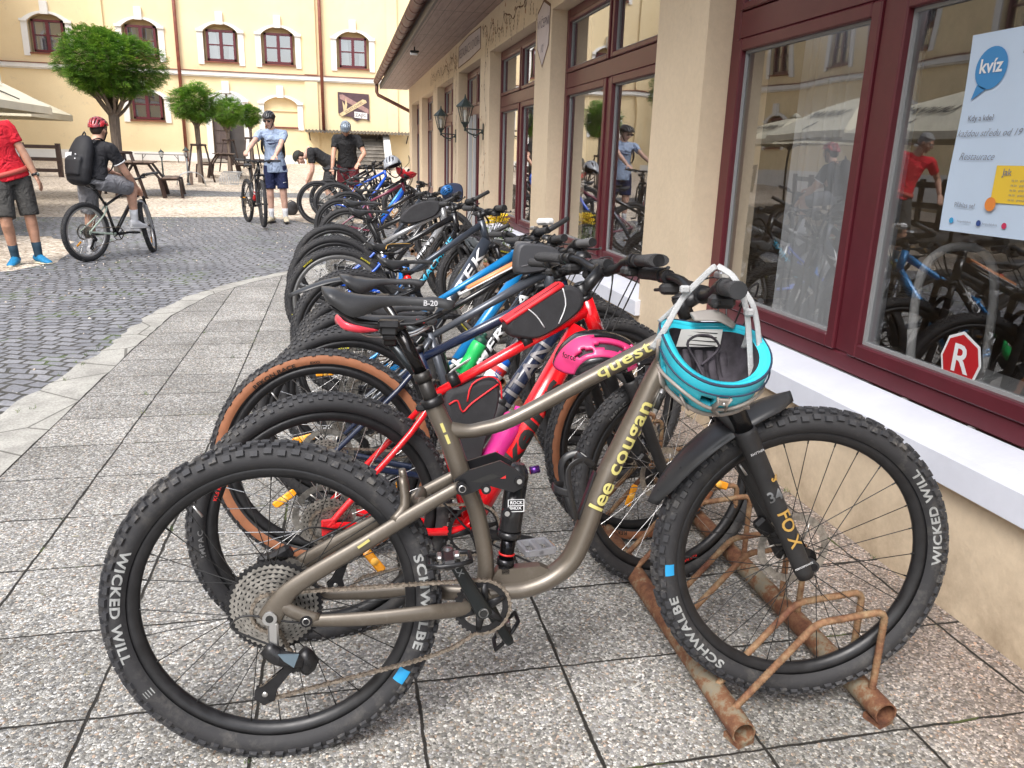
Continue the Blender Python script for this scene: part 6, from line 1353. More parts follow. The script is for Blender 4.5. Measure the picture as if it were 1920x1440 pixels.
def rebar(m,pts,r=.0086,sub=6):
    P,_=smooth_path([Vector(p) for p in pts],[r]*len(pts),1); Q=[]
    # resample densely for the ribs
    for i in range(len(P)-1):
        d=(P[i+1]-P[i]).length; n=max(1,int(d/.0028))
        for k in range(n): Q.append(P[i].lerp(P[i+1],k/n))
    Q.append(P[-1]); s=0; R_=[]
    for i,q in enumerate(Q): R_.append(r*(1.0+(.10 if (i%3)<1 else -.03)))
    m.tube(Q,R_,9)
def rounded(pts,rad,n=5):
    out=[Vector(pts[0])]
    for i in range(1,len(pts)-1):
        p=Vector(pts[i]); a=(Vector(pts[i-1])-p); b=(Vector(pts[i+1])-p); A=p+a.normalized()*rad; B=p+b.normalized()*rad
        for k in range(n+1): t=k/n; out.append((A*(1-t)**2)+(p*2*t*(1-t))+(B*t*t))
    out.append(Vector(pts[-1])); return out
def rack(label,y0,y1,pairs,x0=.885,x1=1.265,skew=.03):
    t=thing('bicycle_rack',label,'bicycle rack',T((x0+x1)/2,y0,g(y0)),'rusty bicycle racks in a row along the wall')
    o=Vector(((x0+x1)/2,y0,0)); m=MB(Matrix.Translation(-o)).mat(RUST)
    for x in(x0,x1):
        m.X=Matrix.Translation(-o)
        L=y1-y0; p=[(x+skew*k/4*L*.3,y0+L*k/4,.055+g(y0+L*k/4)-g(y0)) for k in range(5)]
        n=22; ro,ri=.0295,.0255
        m.tube(p,ro,n,caps=False); m.tube(p[::-1],ri,n,caps=False)
        for e in(p[0],p[-1]): m.add([(e[0]+r_*math.cos(2*PI*k/n),e[1],e[2]+r_*math.sin(2*PI*k/n)) for r_ in(ri,ro) for k in range(n)],[(k,(k+1)%n,n+(k+1)%n,n+k) for k in range(n)],False)
    m.build('base_pipe',t)
    for x in(x0,x1):
        for y in(y0+.03,y1-.05):
            f=MB(Matrix.Translation(-o)).mat(RUST); f.box((x+.006,y,.014),(.05,.05,.028),RZ(.3)); f.build('foot_plate',t)
    for i,yy in enumerate(pairs):
        for d in(-.045,.045):
            y=yy+d; sk=skew*(y-y0)*.3; a=MB(Matrix.Translation(-o)).mat(REB); dz=g(y)-g(y0)
            rebar(a,rounded([(x0+sk,y,.075+dz),(1.08+sk,y+.002,.29+dz),(x1+sk-.002,y,.305+dz),(x1+sk,y,.07+dz)],.028 if True else .02)); a.build('hoop',t)
    return t
rack('rusty pipe and rebar bicycle rack holding the nearest bicycles, open pipe ends towards the camera',1.37,4.0,[1.475,1.82,2.15,2.5,2.9,3.38,3.78])
rack('rusty bicycle rack under the middle bicycles, behind the nearest rack',4.3,6.95,[4.5,4.95,5.4,5.85,6.3,6.7]); rack('rusty bicycle rack under the bicycles next to the lantern door',7.3,9.9,[7.5,7.95,8.4,8.85,9.3,9.7]); rack('rusty bicycle rack farthest from the camera',10.2,14.8,[10.4,11.0,11.6,12.2,12.8,13.4,14.0,14.6])
# yellow flowers in a planter and red parasol-like cover by the third window
pl=thing('flower_planter','planter of yellow flowers between the handlebars and the wall','planter',T(1.52,7.75,g(7.75))@Matrix.Scale(.9,4))
m=MB().mat(M('terracotta',(.3,.13,.07),.8,var=.2,vs=8)); m.lathe([(0,0),(.1,0),(.14,.26),(.155,.27),(.155,.3),(.135,.3),(.13,.27),(0,.27)],20); m.build('pot',pl)
rr2=random.Random(5); m=MB().mat(M('flower_leaf',(.08,.14,.03),.6,var=.3,vs=20))
for i in range(260):
    a=rr2.uniform(0,6.3); r=rr2.uniform(0,.2); z=.3+rr2.uniform(0,.5)*(1-r*1.5); c=Vector((r*math.cos(a),r*math.sin(a),z)); q=Euler((rr2.uniform(-1,1),rr2.uniform(-1,1),a)).to_matrix(); m.add([c+q@Vector(v) for v in((-.02,0,0),(0,-.008,0),(.03,0,.006),(0,.008,0))],[(0,1,2,3)],False)
for i in range(20): a=rr2.uniform(0,6.3); m.tube([(0,0,.25),(.1*math.cos(a),.1*math.sin(a),.5),(.17*math.cos(a),.17*math.sin(a),.7)],.003,4,sub=2)
m.build('foliage',pl); m=MB().mat(M('yellow_petal',(.8,.6,.03),.6,var=.2,vs=30))
for i in range(46):
    a=rr2.uniform(0,6.3); r=.13*math.sqrt(rr2.random()); c=Vector((r*math.cos(a),r*math.sin(a),.72+rr2.uniform(0,.16)*(1-r*3)))
    for k in range(7):
        b_=2*PI*k/7; e=c+Vector((.035*math.cos(b_),.035*math.sin(b_),.01)); s=Vector((-math.sin(b_),math.cos(b_),0))*.012; m.add([c,e-s-Vector((0,0,.0)),e+Vector((0,0,.012)),e+s],[(0,1,2,3)],False)
m.build('blossoms',pl)
# ================================================================ people
def remesh(mb,voxel,smooth=6,name='body'):
    me=mb.mesh('tmp'); o=bpy.data.objects.new('tmp',me); COL.objects.link(o)
    r=o.modifiers.new('r','REMESH'); r.mode='VOXEL'; r.voxel_size=voxel; r.use_smooth_shade=True
    s=o.modifiers.new('s','SMOOTH'); s.factor=.5; s.iterations=smooth
    dg=bpy.context.evaluated_depsgraph_get(); dg.update(); m2=bpy.data.meshes.new_from_object(o.evaluated_get(dg)); bpy.data.objects.remove(o); bpy.data.meshes.remove(me)
    m2.name=name; m2.materials.clear()
    for m in mb.slots[:1]: m2.materials.append(m)
    m2.polygons.foreach_set('material_index',[0]*len(m2.polygons)); m2.polygons.foreach_set('use_smooth',[True]*len(m2.polygons)); return m2
def ik(a,b,l1,l2,pole):
    a=Vector(a);b=Vector(b);d=b-a; L=min(d.length,(l1+l2)*.999); d.normalize(); b=a+d*L
    x=(l1*l1-l2*l2+L*L)/(2*L); h=math.sqrt(max(0,l1*l1-x*x)); p=Vector(pole); p=(p-d*p.dot(d)).normalized(); return a+d*x+p*h,b
def skin(name,col=(.5,.3,.2)): return M(name,col,.5,var=.16,vs=11,bump=.3,bs=40)
def cloth(name,col=(.5,.5,.5),b=1.0): return MC[name] if name in MC else clothmat(name,col,b)
def person(label,X,hip,neck,head,shL,shR,handL,handR,footL,footR,skinm,shirt,shorts,shoe,sock,hair=None,hairlong=0,lookdir=(1,0,0),toeL=(1,0,0),toeR=(1,0,0),poleL=(1,.1,0),poleR=(1,-.1,0),epL=(-.6,.6,-.3),epR=(-.6,-.6,-.3),scale=1,shirtcol=None,gripL=None,gripR=None,palmL=(0,0,-1),palmR=(0,0,-1),glasses=False,shortlen=.95,build_=1.0,hemdrop=.0,sleeve=.62):
    t=thing('person',label,'person',X)
    hip,neck,head=Vector(hip),Vector(neck),Vector(head); shL,shR=Vector(shL),Vector(shR); side=(shL-shR).normalized(); B=build_
    sp=neck-hip; mid=hip+sp*.42; chest=hip+sp*.76
    elL,hL=ik(shL,handL,.29,.265,epL); elR,hR=ik(shR,handR,.29,.265,epR)
    hipL=hip+side*.095-Vector((0,0,.02)); hipR=hip-side*.095-Vector((0,0,.02))
    knL,fL=ik(hipL,Vector(footL)+Vector((0,0,.0)),.43,.42,poleL); knR,fR=ik(hipR,Vector(footR),.43,.42,poleR)
    look=Vector(lookdir).normalized(); hup=(head-neck).normalized(); hup=(Vector((0,0,1))*.6+hup*.5); hup=(hup-look*hup.dot(look)).normalized(); hs=hup.cross(look)
    HR=Matrix((( look.x,hs.x,hup.x),(look.y,hs.y,hup.y),(look.z,hs.z,hup.z)))
    P=lambda x,y,z: head+HR@Vector((x,y,z))
    m=MB().mat(skinm)
    m.tube([hip-sp.normalized()*.06,hip,mid,chest,neck-sp.normalized()*.03],[(.10*B,.15*B),(.105*B,.16*B),(.10*B,.14*B),(.10*B,.16*B),(.06,.09)],16,up=tuple(sp.cross(side)) if sp.cross(side).length>.01 else None,sub=3)
    m.tube([neck-(head-neck).normalized()*.05,P(-.02,0,-.06)],[.062,.056],14)
    m.ell(P(-.012,0,.03),(.096,.076,.098),HR); m.tube([P(.015,0,.0),P(.04,0,-.045),P(.05,0,-.085)],[(.07,.066),(.052,.055),(.028,.03)],14,up=tuple(look)); m.ell(P(.055,0,-.09),(.028,.026,.02),HR)
    m.tube([P(.085,0,.02),P(.105,0,-.012),P(.1,0,-.028)],[.009,.014,.016],8); m.ell(P(.078,0,-.056),(.017,.026,.010),HR); m.ell(P(.076,0,.036),(.018,.05,.010),HR)
    for s in(-1,1): m.ell(P(-.005,s*.078,-.005),(.02,.01,.032),HR); m.ell(P(.055,s*.042,-.02),(.03,.02,.025),HR)
    for sh,el,h,sg in((shL,elL,hL,1),(shR,elR,hR,-1)):
        m.tube([sh.lerp(chest,.35),sh,sh.lerp(el,.35),el,el.lerp(h,.3),h],[.07,.058*B,.05*B,.041,.043,.028],14,sub=3)
    for hp,kn,ft in((hipL,knL,fL),(hipR,knR,fR)):
        m.tube([hp,hp.lerp(kn,.3),kn,kn.lerp(ft,.28)+Vector((-.012,0,0)),kn.lerp(ft,.6),ft],[.088*B,.082*B,.058,.058,.047,.036],14,sub=3)
        m.ell(kn+(kn-hp.lerp(ft,.5))*.12,(.045,.045,.05))
    # hands: palm, four fingers, thumb
    for h,el,gr,pn,sg in((hL,elL,gripL,palmL,1),(hR,elR,gripR,palmR,-1)):
        f=(h-el).normalized(); 
        if gr: f=(f*.4+Vector(gr[0])*1.0).normalized()
        n=Vector(pn); n=(n-f*n.dot(f)).normalized(); w=n.cross(f)*sg
        c=h+f*.045; m.tube([h-f*.01,h+f*.03,h+f*.08],[(.019,.026),(.017,.038),(.014,.040)],12,up=tuple(n))
        curl_=1.0 if gr else .35
        for q,(off,ln) in enumerate(((-.030,.068),(-.010,.078),(.011,.073),(.030,.058))):
            b0=h+f*.078+w*off; p1=b0+(f*math.cos(curl_*.5)+n*math.sin(curl_*.5))*ln*.45; p2=p1+(f*math.cos(curl_*1.5)+n*math.sin(curl_*1.5))*ln*.32; p3=p2+(f*math.cos(curl_*2.3)+n*math.sin(curl_*2.3))*ln*.25
            m.tube([b0-f*.01,p1,p2,p3],[.0105,.0098,.009,.0078],8)
        b0=h+f*.02-w*.028; m.tube([b0,b0-w*.022+f*.022+n*.01,b0-w*.03+f*.05+n*.02*(1+curl_)],[.014,.0115,.009],8)
    link('body',remesh(m,.0068,4),t)
    # eyes, brows, mouth
    m=MB().mat(M('eye_white',(.6,.58,.55),.3)); [m.ell(P(.082,s*.031,.016),(.009,.013,.008),HR,8,6) for s in(-1,1)]; m.mat(M('iris_dark',(.02,.015,.012),.2)); [m.ell(P(.090,s*.031,.015),(.003,.006,.006),HR,8,6) for s in(-1,1)]; m.build('eye',t)
    m=MB().mat(M('lip_colour',(.38,.14,.12),.5)); m.ell(P(.092,0,-.054),(.006,.022,.006),HR,10,6); m.build('lips',t)
    if hair:
        m=MB().mat(hair); m.ell(P(-.024,0,.048),(.098,.084,.094),HR,20,14); m.ell(P(-.06,0,.0),(.058,.07,.07),HR,16,10)
        for q in range(16): a=q*PI/15-PI/2; m.ell(P(.055*math.cos(a)-.005,.075*math.sin(a),.085),(.022,.022,.02),HR,8,6)
        o=link('hair',remesh(m,.007,2,'hair'),t)
    if glasses:
        m=MB().mat(M('dark_lens',(.01,.01,.012),.1)); [m.ell(P(.093,s*.034,.016),(.008,.030,.019),HR,12,8) for s in(-1,1)]; m.tube([P(.09,-.06,.022),P(.1,0,.024),P(.09,.06,.022)],.003,6); [m.tube([P(.085,s*.064,.02),P(-.01,s*.082,.012)],.0025,6) for s in(-1,1)]; m.build('sunglasses',t)
    # shirt
    m=MB().mat(shirt); up_=tuple(sp.cross(side)); dn=sp.normalized()
    m.tube([hip-dn*(.03+hemdrop),hip+dn*.08,mid,chest,neck-dn*.06,neck-dn*.012],[(.152*B,(.205+hemdrop*.3)*B),(.134*B,.188*B),(.117*B,.168*B),(.122*B,.19*B),(.085,.13),(.062,.072)],20,up=up_,sub=3)
    for sh,el in((shL,elL),(shR,elR)):
        m.tube([sh.lerp(chest,.45),sh+dn*.004,sh.lerp(el,.4),sh.lerp(el,sleeve)],[.085,.078*B,.070*B,.069*B],14,sub=3)
    m.tube([shL,neck-dn*.03,shR],[.062,.07,.062],12,sub=3)
    link('shirt',remesh(m,.011,3,'shirt'),t)
    m=MB().mat(shorts); m.tube([hip+dn*.075,hip-dn*.0,hip-dn*.08],[(.108*B,.155*B),(.118*B,.175*B),(.116*B,.172*B)],18,up=up_,sub=2)
    for hp,kn in((hipL,knL),(hipR,knR)): m.tube([hp,hp.lerp(kn,.45),hp.lerp(kn,shortlen)],[.108*B,.108*B,.104*B],16,sub=3)
    link('shorts',remesh(m,.011,2,'shorts'),t)
    for ft,kn,to in((fL,knL,toeL),(fR,knR,toeR)):
        to=Vector(to).normalized(); 
        if sock: m=MB().mat(sock); m.tube([ft.lerp(kn,.36),ft.lerp(kn,.2),ft,ft-Vector((0,0,.03))+to*.01],[.049,.045,.041,.04],14); m.build('sock',t)
        m=MB().mat(shoe[0]); d=Vector((0,0,-.045)); a=ft+d
        m.tube([a-to*.07+Vector((0,0,.02)),a-to*.03+Vector((0,0,.025)),a+to*.03+Vector((0,0,.02)),a+to*.1-Vector((0,0,.0)),a+to*.165-Vector((0,0,.012)),a+to*.195-Vector((0,0,.02))],[(.03,.03),(.05,.04),(.045,.043),(.03,.046),(.021,.041),(.008,.02)],14,up=(0,0,1),sub=2)
        m.mat(shoe[1]); m.tube([a-to*.085-Vector((0,0,.026)),a-to*.04-Vector((0,0,.028)),a+to*.05-Vector((0,0,.028)),a+to*.12-Vector((0,0,.028)),a+to*.205-Vector((0,0,.022))],[(.014,.028),(.015,.041),(.014,.042),(.013,.05),(.008,.024)],12,up=(0,0,1),sub=2)
        m.mat(shoe[2] if len(shoe)>2 else shoe[1]); [m.tube([a+to*(.02+.028*k)+Vector((-to.y*.026,to.x*.026,.062-.017*k)),a+to*(.024+.028*k)+Vector((0,0,.068-.017*k)),a+to*(.02+.028*k)+Vector((to.y*.026,-to.x*.026,.062-.017*k))],.0045,5) for k in range(4)]
        m.build('shoe',t)
    return t,P,HR,dict(elL=elL,elR=elR,hL=hL,hR=hR,knL=knL,knR=knR,neck=neck,chest=chest,hip=hip,side=side,mid=mid,sp=sp)
def headhelmet(X,P,HR,label,shell,vent,**k):
    hx=Matrix.Translation(P(-.012,0,.045))@HR.to_4x4()@RY(-.08)
    return helmet(label,X@hx,shell,vent,L=.128,Wd=.098,Hh=.105,strap_pts=[(.03,-.088,0),(.02,-.082,-.06),(.045,-.03,-.152),(.055,0,-.156),(.045,.03,-.152),(.02,.082,-.06),(.03,.088,0)],**k)
def backpack(label,X,c,up,side,back,mat,s=1,patch=False):
    t=thing('backpack',label,'backpack',X); c=Vector(c);up=Vector(up).normalized();side=Vector(side).normalized();back=Vector(back).normalized()
    m=MB().mat(mat); m.tube([c-up*.26*s,c-up*.22*s,c-up*.1*s+back*.02,c+up*.08*s+back*.01,c+up*.2*s-back*.01,c+up*.25*s-back*.03],[(.03,.08),(.085,.15),(.105,.17),(.095,.155),(.07,.115),(.02,.05)],18,up=tuple(back),sub=3)
    m.tube([c-up*.17*s+back*.1,c-up*.02*s+back*.11,c+up*.02*s+back*.095],[(.03,.1),(.035,.12),(.01,.1)],14,up=tuple(back),sub=2); link('pouch',remesh(m,.011,3,'pouch'),t)
    m=MB().mat(mat)
    for sg in(-1,1): m.tube([c+up*.21*s+side*sg*.07-back*.04,c+up*.25*s+side*sg*.1-back*.14,c+up*.14*s+side*sg*.155-back*.28,c-up*.05*s+side*sg*.17-back*.27,c-up*.17*s+side*sg*.15-back*.04],[(.006,.026)]*5,8,sub=4,up=tuple(up))
    m.tube([c+up*.24*s+side*.03,c+up*.29*s,c+up*.24*s-side*.03],.008,6,sub=3); m.build('shoulder_strap',t)
    if patch:
        m=MB().mat(M('white_patch',(.75,.76,.78),.6)); Q=basis(tuple(c+back*.13-side*.085+up*.04),tuple(-side if 0 else side),tuple(up)); 
        o=c+back*.128+side*.09+up*.015; m.box(tuple(o),(.012,.012,.012)) if 0 else None
        for dx,dz,w,h in((.085,.035,.12,.06),(.095,-.045,.05,.03)):
            p=c+side*dx+up*dz+back*.118; e=[p+side*a*w/2+up*b*h/2+back*(.0 if abs(dx+a*w/2)<.11 else -.03) for a,b in((-1,-1),(1,-1),(1,1),(-1,1))]; m.add(e,[(0,1,2,3)],False)
        for dz in(.04,-.01): m.ell(c-side*.05+up*dz+back*.133,(.009,.009,.009),n=8,m=6)
        m.build('reflective_patch',t)
    return t
SK1=skin('skin_fair',(.60,.34,.24)); SK2=skin('skin_tanned',(.50,.27,.18)); SK3=skin('skin_pale',(.62,.38,.29))
HB=M('hair_dark_brown',(.035,.022,.016),.6,var=.3,vs=60); HG=M('hair_grey',(.28,.27,.26),.6,var=.3,vs=60); WS=M('sock_white',(.74,.75,.78),.8,bump=.3,bs=60)
# --- red shirt man, leaning to his right at the left edge
X=T(-3.45,9.52,g(9.5))@RZ(math.radians(-74))
t,P,HR,J=person('man in red t-shirt, dark grey shorts and blue shoes leaning at the left edge',X,(0,.0,.93),(.05,-.14,1.43),(.13,-.215,1.60),(.0,.03,1.44),(.08,-.33,1.36),(.06,.27,.86),(.18,-.50,.95),(.02,.16,.075),(.05,-.06,.075),SK2,cloth('red_shirt',(.68,.012,.03)),cloth('dark_grey_shorts',(.055,.053,.05)),(M('blue_shoe',(.01,.2,.42),.6,var=.2,vs=40),M('sole_cream',(.65,.6,.45),.6),M('lace_blue',(.03,.3,.5),.6)),M('striped_sock_navy',(.02,.05,.08),.8),hair=HG,lookdir=(.7,-.65,-.45),toeL=(.8,.55,0),toeR=(.95,-.25,0),poleL=(1,.25,0),poleR=(1,-.1,0),epL=(-.5,.8,0),build_=.92)
m=MB().mat(M('salmon_belt',(.5,.09,.07),.7)); u=J['sp'].normalized(); m.tube([J['hip']+u*.02,J['hip']+u*.07],[(.140,.200),(.137,.194)],22,up=tuple(J['sp'].cross(J['side']))); m.build('waist_belt',t)
m=MB().mat(BLK); d=(J['hL']-J['elL']).normalized(); c=J['hL']-d*.03; m.tube([c-d*.012,c+d*.012],.034,14); m.mat(M('watch_face',(.1,.12,.11),.2)); m.ell(c+Vector((.02,.03,0)),(.02,.014,.02)); m.build('wrist_watch',t)
m=MB().mat(TXW)
# --- youth with the bicycle
BXY=place(-1.56,14.12,math.radians(-71),.03,1.0)
bike('black bicycle with a red bottle pushed by the standing youth in light blue',BXY,name='bicycle',group=None,R=.36,fcol=BLKG,tyre='semi',spoke='s',collar=(.32,.70),ht=(.81,.95),seat=(.2,.95),kw=dict(width=.34,rise=.02),steer=-.12,reflector=False)
bottle('red and white bottle on the bicycle pushed by the youth',BXY@T(.52,0,.40)@RY(.6),M('red_bottle_plastic',(.6,.02,.02),.4),TXW,'X',TXW,TXW)
X=T(-1.06,13.98,g(13.9))@RZ(math.radians(-92))
bi=X.inverted()
gl_=bi@(BXY@Vector((.79,.27,1.075))); gr_=bi@(BXY@Vector((.79,-.21,1.065)))
t,P,HR,J=person('youth in light blue t-shirt, navy shorts and sunglasses standing behind his black bicycle',X,(0,0,.97),(.03,-.02,1.50),(.075,-.045,1.66),(.02,.175,1.455),(.02,-.205,1.445),tuple(gl_+Vector((-.06,.0,.03))),tuple(gr_+Vector((-.06,0,.03))),(.0,.13,.075),(.02,-.10,.075),SK3,cloth('light_blue_shirt',(.31,.39,.54)),cloth('navy_shorts',(.012,.02,.075)),(M('cream_shoe',(.62,.55,.4),.6,var=.3,vs=30),M('sole_dark',(.04,.04,.04),.7),BLK),WS,hair=HB,lookdir=(.85,-.3,-.35),toeL=(1,.2,0),toeR=(.9,-.5,0),epL=(-.3,1,-.4),epR=(-.3,-.8,-.4),glasses=True,gripL=((.5,-.3,-.2),),gripR=((.6,-.3,-.4),),build_=.88,hemdrop=.10,shortlen=.88)
headhelmet(X,P,HR,'black helmet on the head of the youth in light blue',M('black_helmet_shell',(.025,.025,.028),.3,coat=.4),PAD)
m=MB(); add_text(m,M('shirt_print_navy',(.015,.02,.06),.7),'Commercial',basis((.166,0.0,1.34),(0,1,0),(0,0,1)),.062,shear=.3,bold=.02); m.mat(M('shirt_print_navy')); m.add([(.166,-.08,1.30),(.162,.1,1.325),(.166,.02,1.285),(.16,-.05,1.27)],[(0,1,2,3)],False); m.build('shirt_print',t)
m=MB(); m.mat(TXW); m.add([(.13,.13,.67),(.128,.19,.695),(.13,.145,.684),(.13,.132,.69)],[(0,1,2,3)],False); m.build('shorts_print',t)
backpack('dark backpack worn by the youth in light blue',X,(-.19,-.01,1.24),(0.02,0,1),(0,1,0),(-1,0,0),M('black_backpack',(.009,.009,.012),.7,bump=.5,bs=12),.9)
# --- cyclist seen from behind
BXC=place(-2.82,9.66,math.radians(60),-.02,.96)
bc=bike('white and black bicycle ridden by the seated cyclist with the backpack',BXC,name='bicycle',group=None,R=.345,fcol=BLKG,stay=M('white_green_paint',(.5,.6,.5),.3),collar=(.32,.66),ht=(.79,.88),hb=(.825,.76),fa=(1.06,.345),seat=(.2,.89),tyre='knob',spoke='s',rimcol=M('rim_alloy',(.42,.42,.43),.35,metal=.8),lowcol=SILP,kw=dict(width=.31,rise=.04),steer=.62,crank=.05,reflector=3.9,sadkw=dict(style=1))
X=BXC; s_=1/.96
t,P,HR,J=person('cyclist in black polo and grey shorts sitting on a bicycle, seen from behind',X,(.17,0,.95),(.30,.02,1.36),(.385,.04,1.50),(.33,.20,1.29),(.30,-.17,1.29),(.76,.26,1.0),(.62,-.20,.86),(.36,.30,.085),(.62,-.13,.44),SK1,cloth('black_polo',(.014,.014,.018)),cloth('light_grey_shorts',(.24,.24,.26)),(M('white_shoe',(.72,.72,.74),.5),M('sole_white',(.6,.6,.6),.6)),WS,hair=HB,lookdir=(1,.15,-.1),toeL=(1,.1,0),toeR=(1,-.05,-.05),poleL=(1,.5,.3),poleR=(1,-.25,.3),epL=(-.2,.8,-.5),epR=(-.35,-.75,-.5),build_=1.0,shortlen=.92,gripL=((1,0,-.2),))
headhelmet(X,P,HR,'red and dark grey helmet on the head of the seated cyclist',M('red_grey_shell',(.035,.035,.05),.3,coat=.4,col2=(.5,.02,.03)),PAD,lower=M('red_helmet_shell'))
backpack('large black backpack with white patch worn by the seated cyclist',X,(.06,.02,1.16),(.30,.02,1),(0,1,0),(-1,0,.2),M('black_backpack'),1.12,True)
m=MB().mat(TXW)
for sh,el in(((.30,-.17,1.29),J['elR']),((.33,.20,1.29),J['elL'])):
    a=Vector(sh).lerp(el,.61); d=(el-Vector(sh)).normalized(); m.tube([a-d*.006,a+d*.006],.0715,16)
m.tube([J['neck']-J['sp'].normalized()*.03,J['neck']-J['sp'].normalized()*.02],.073,16); m.build('polo_piping',t)
# --- man bending over behind the row
X=T(-.16,15.55,g(15.5))@RZ(math.radians(182))
t,P,HR,J=person('man in black t-shirt bending over with his hands down behind the last bicycle',X,(0,0,.93),(.40,0,1.18),(.56,.0,1.03),(.36,.17,1.12),(.36,-.17,1.12),(.46,.14,.60),(.42,-.14,.58),(-.02,.12,.075),(.03,-.12,.075),SK3,cloth('black_tshirt',(.016,.016,.018)),cloth('charcoal_trousers',(.04,.04,.045)),(BLK,BLK),None,hair=HB,lookdir=(.35,0,-.93),epL=(-.5,.4,0),epR=(-.5,-.4,0),build_=1.0,shortlen=1.0,gripL=((0,0,-1),))
cp=thing('cap','dark cap on the head of the bending man','cap',X@Matrix.Translation(P(-.012,0,.04))@HR.to_4x4())
m=MB().mat(M('cap_fabric',(.03,.032,.028),.8)); vs=[]; 
for i in range(11):
    a=PI/2*i/10
    for k in range(20): b_=2*PI*k/20; vs.append((.112*math.cos(a)*math.cos(b_),.094*math.cos(a)*math.sin(b_),.095*math.sin(a)+.01))
m.add(vs,[(i*20+k,i*20+(k+1)%20,(i+1)*20+(k+1)%20,(i+1)*20+k) for i in range(10) for k in range(20)],True); m.build('crown',cp); m=MB().mat(M('cap_fabric')); m.tube([(.09,0,.015),(.14,0,.02),(.175,0,.01)],[(.003,.075),(.003,.065),(.002,.035)],12,up=(0,0,1)); m.build('brim',cp)
# --- man with the silver helmet
X=T(.14,15.35,g(15.3))@RZ(math.radians(-95))
t,P,HR,J=person('man in black t-shirt and dark red shorts looking down at the far bicycles',X,(-.05,0,.95),(.10,0,1.45),(.20,0,1.56),(.06,.19,1.40),(.06,-.19,1.40),(.32,.22,.98),(.26,-.26,.86),(.0,.13,.075),(-.02,-.12,.075),SK1,cloth('black_tshirt'),cloth('dark_red_shorts',(.12,.012,.02)),(BLK,BLK),WS,hair=HB,lookdir=(.55,0,-.8),epL=(-.5,.8,0),epR=(-.4,-.8,0),build_=1.0)
headhelmet(X,P,HR,'silver blue helmet with long vents on the man looking down',M('silver_blue_shell',(.25,.31,.38),.3,coat=.4,metal=.2),PAD,strapcol=M('light_grey_webbing'))
# dark bag on the ground beside the youth
gb_=thing('bag_on_ground','small black round bag lying on the gravel behind the youth','bag',T(-.92,15.4,g(15.4)))
m=MB().mat(BFAB); m.ell((0,0,.11),(.13,.1,.12),n=16,m=10); m.ell((.03,-.03,.17),(.09,.08,.09)); link('pouch',remesh(m,.012,3,'pouch'),gb_)
m=MB().mat(BLK); m.tube([(-.08,0,.2),(0,0,.27),(.08,0,.2)],.008,6,sub=3); m.build('handle',gb_)
# ================================================================ trees
def leafmat(name,c1,c2):
    m,n,l,b=node_mat(name); g_=n.new('ShaderNodeNewGeometry'); tc=n.new('ShaderNodeTexCoord').outputs['Object']
    c=ramp(n,l,g_.outputs['Random Per Island'],[(0,c1),(.5,tuple((a+b_)/2 for a,b_ in zip(c1,c2))),(1,c2)]); cl=noise(n,l,tc,4.5,2,.5); c=mixc(n,l,1.0,c,ramp(n,l,cl,[(.36,(.55,.62,.6)),(.5,(1,1,1)),(.64,(1.5,1.25,1.0))]),'MULTIPLY'); l.new(c,b.inputs['Base Color']); b.inputs['Roughness'].default_value=.55
    tr=n.new('ShaderNodeBsdfTranslucent'); l.new(c,tr.inputs[0]); mx=n.new('ShaderNodeMixShader'); mx.inputs[0].default_value=.35; l.new(b.outputs[0],mx.inputs[1]); l.new(tr.outputs[0],mx.inputs[2]); l.new(mx.outputs[0],n['Material Output'].inputs[0]); return m
LEAF=leafmat('robinia_leaf',(.07,.17,.024),(.21,.40,.055)); BARK=M('bark_grey',(.16,.125,.10),.9,var=.35,vs=7,bump=.9,bs=22,stretch=(5,5,.6))
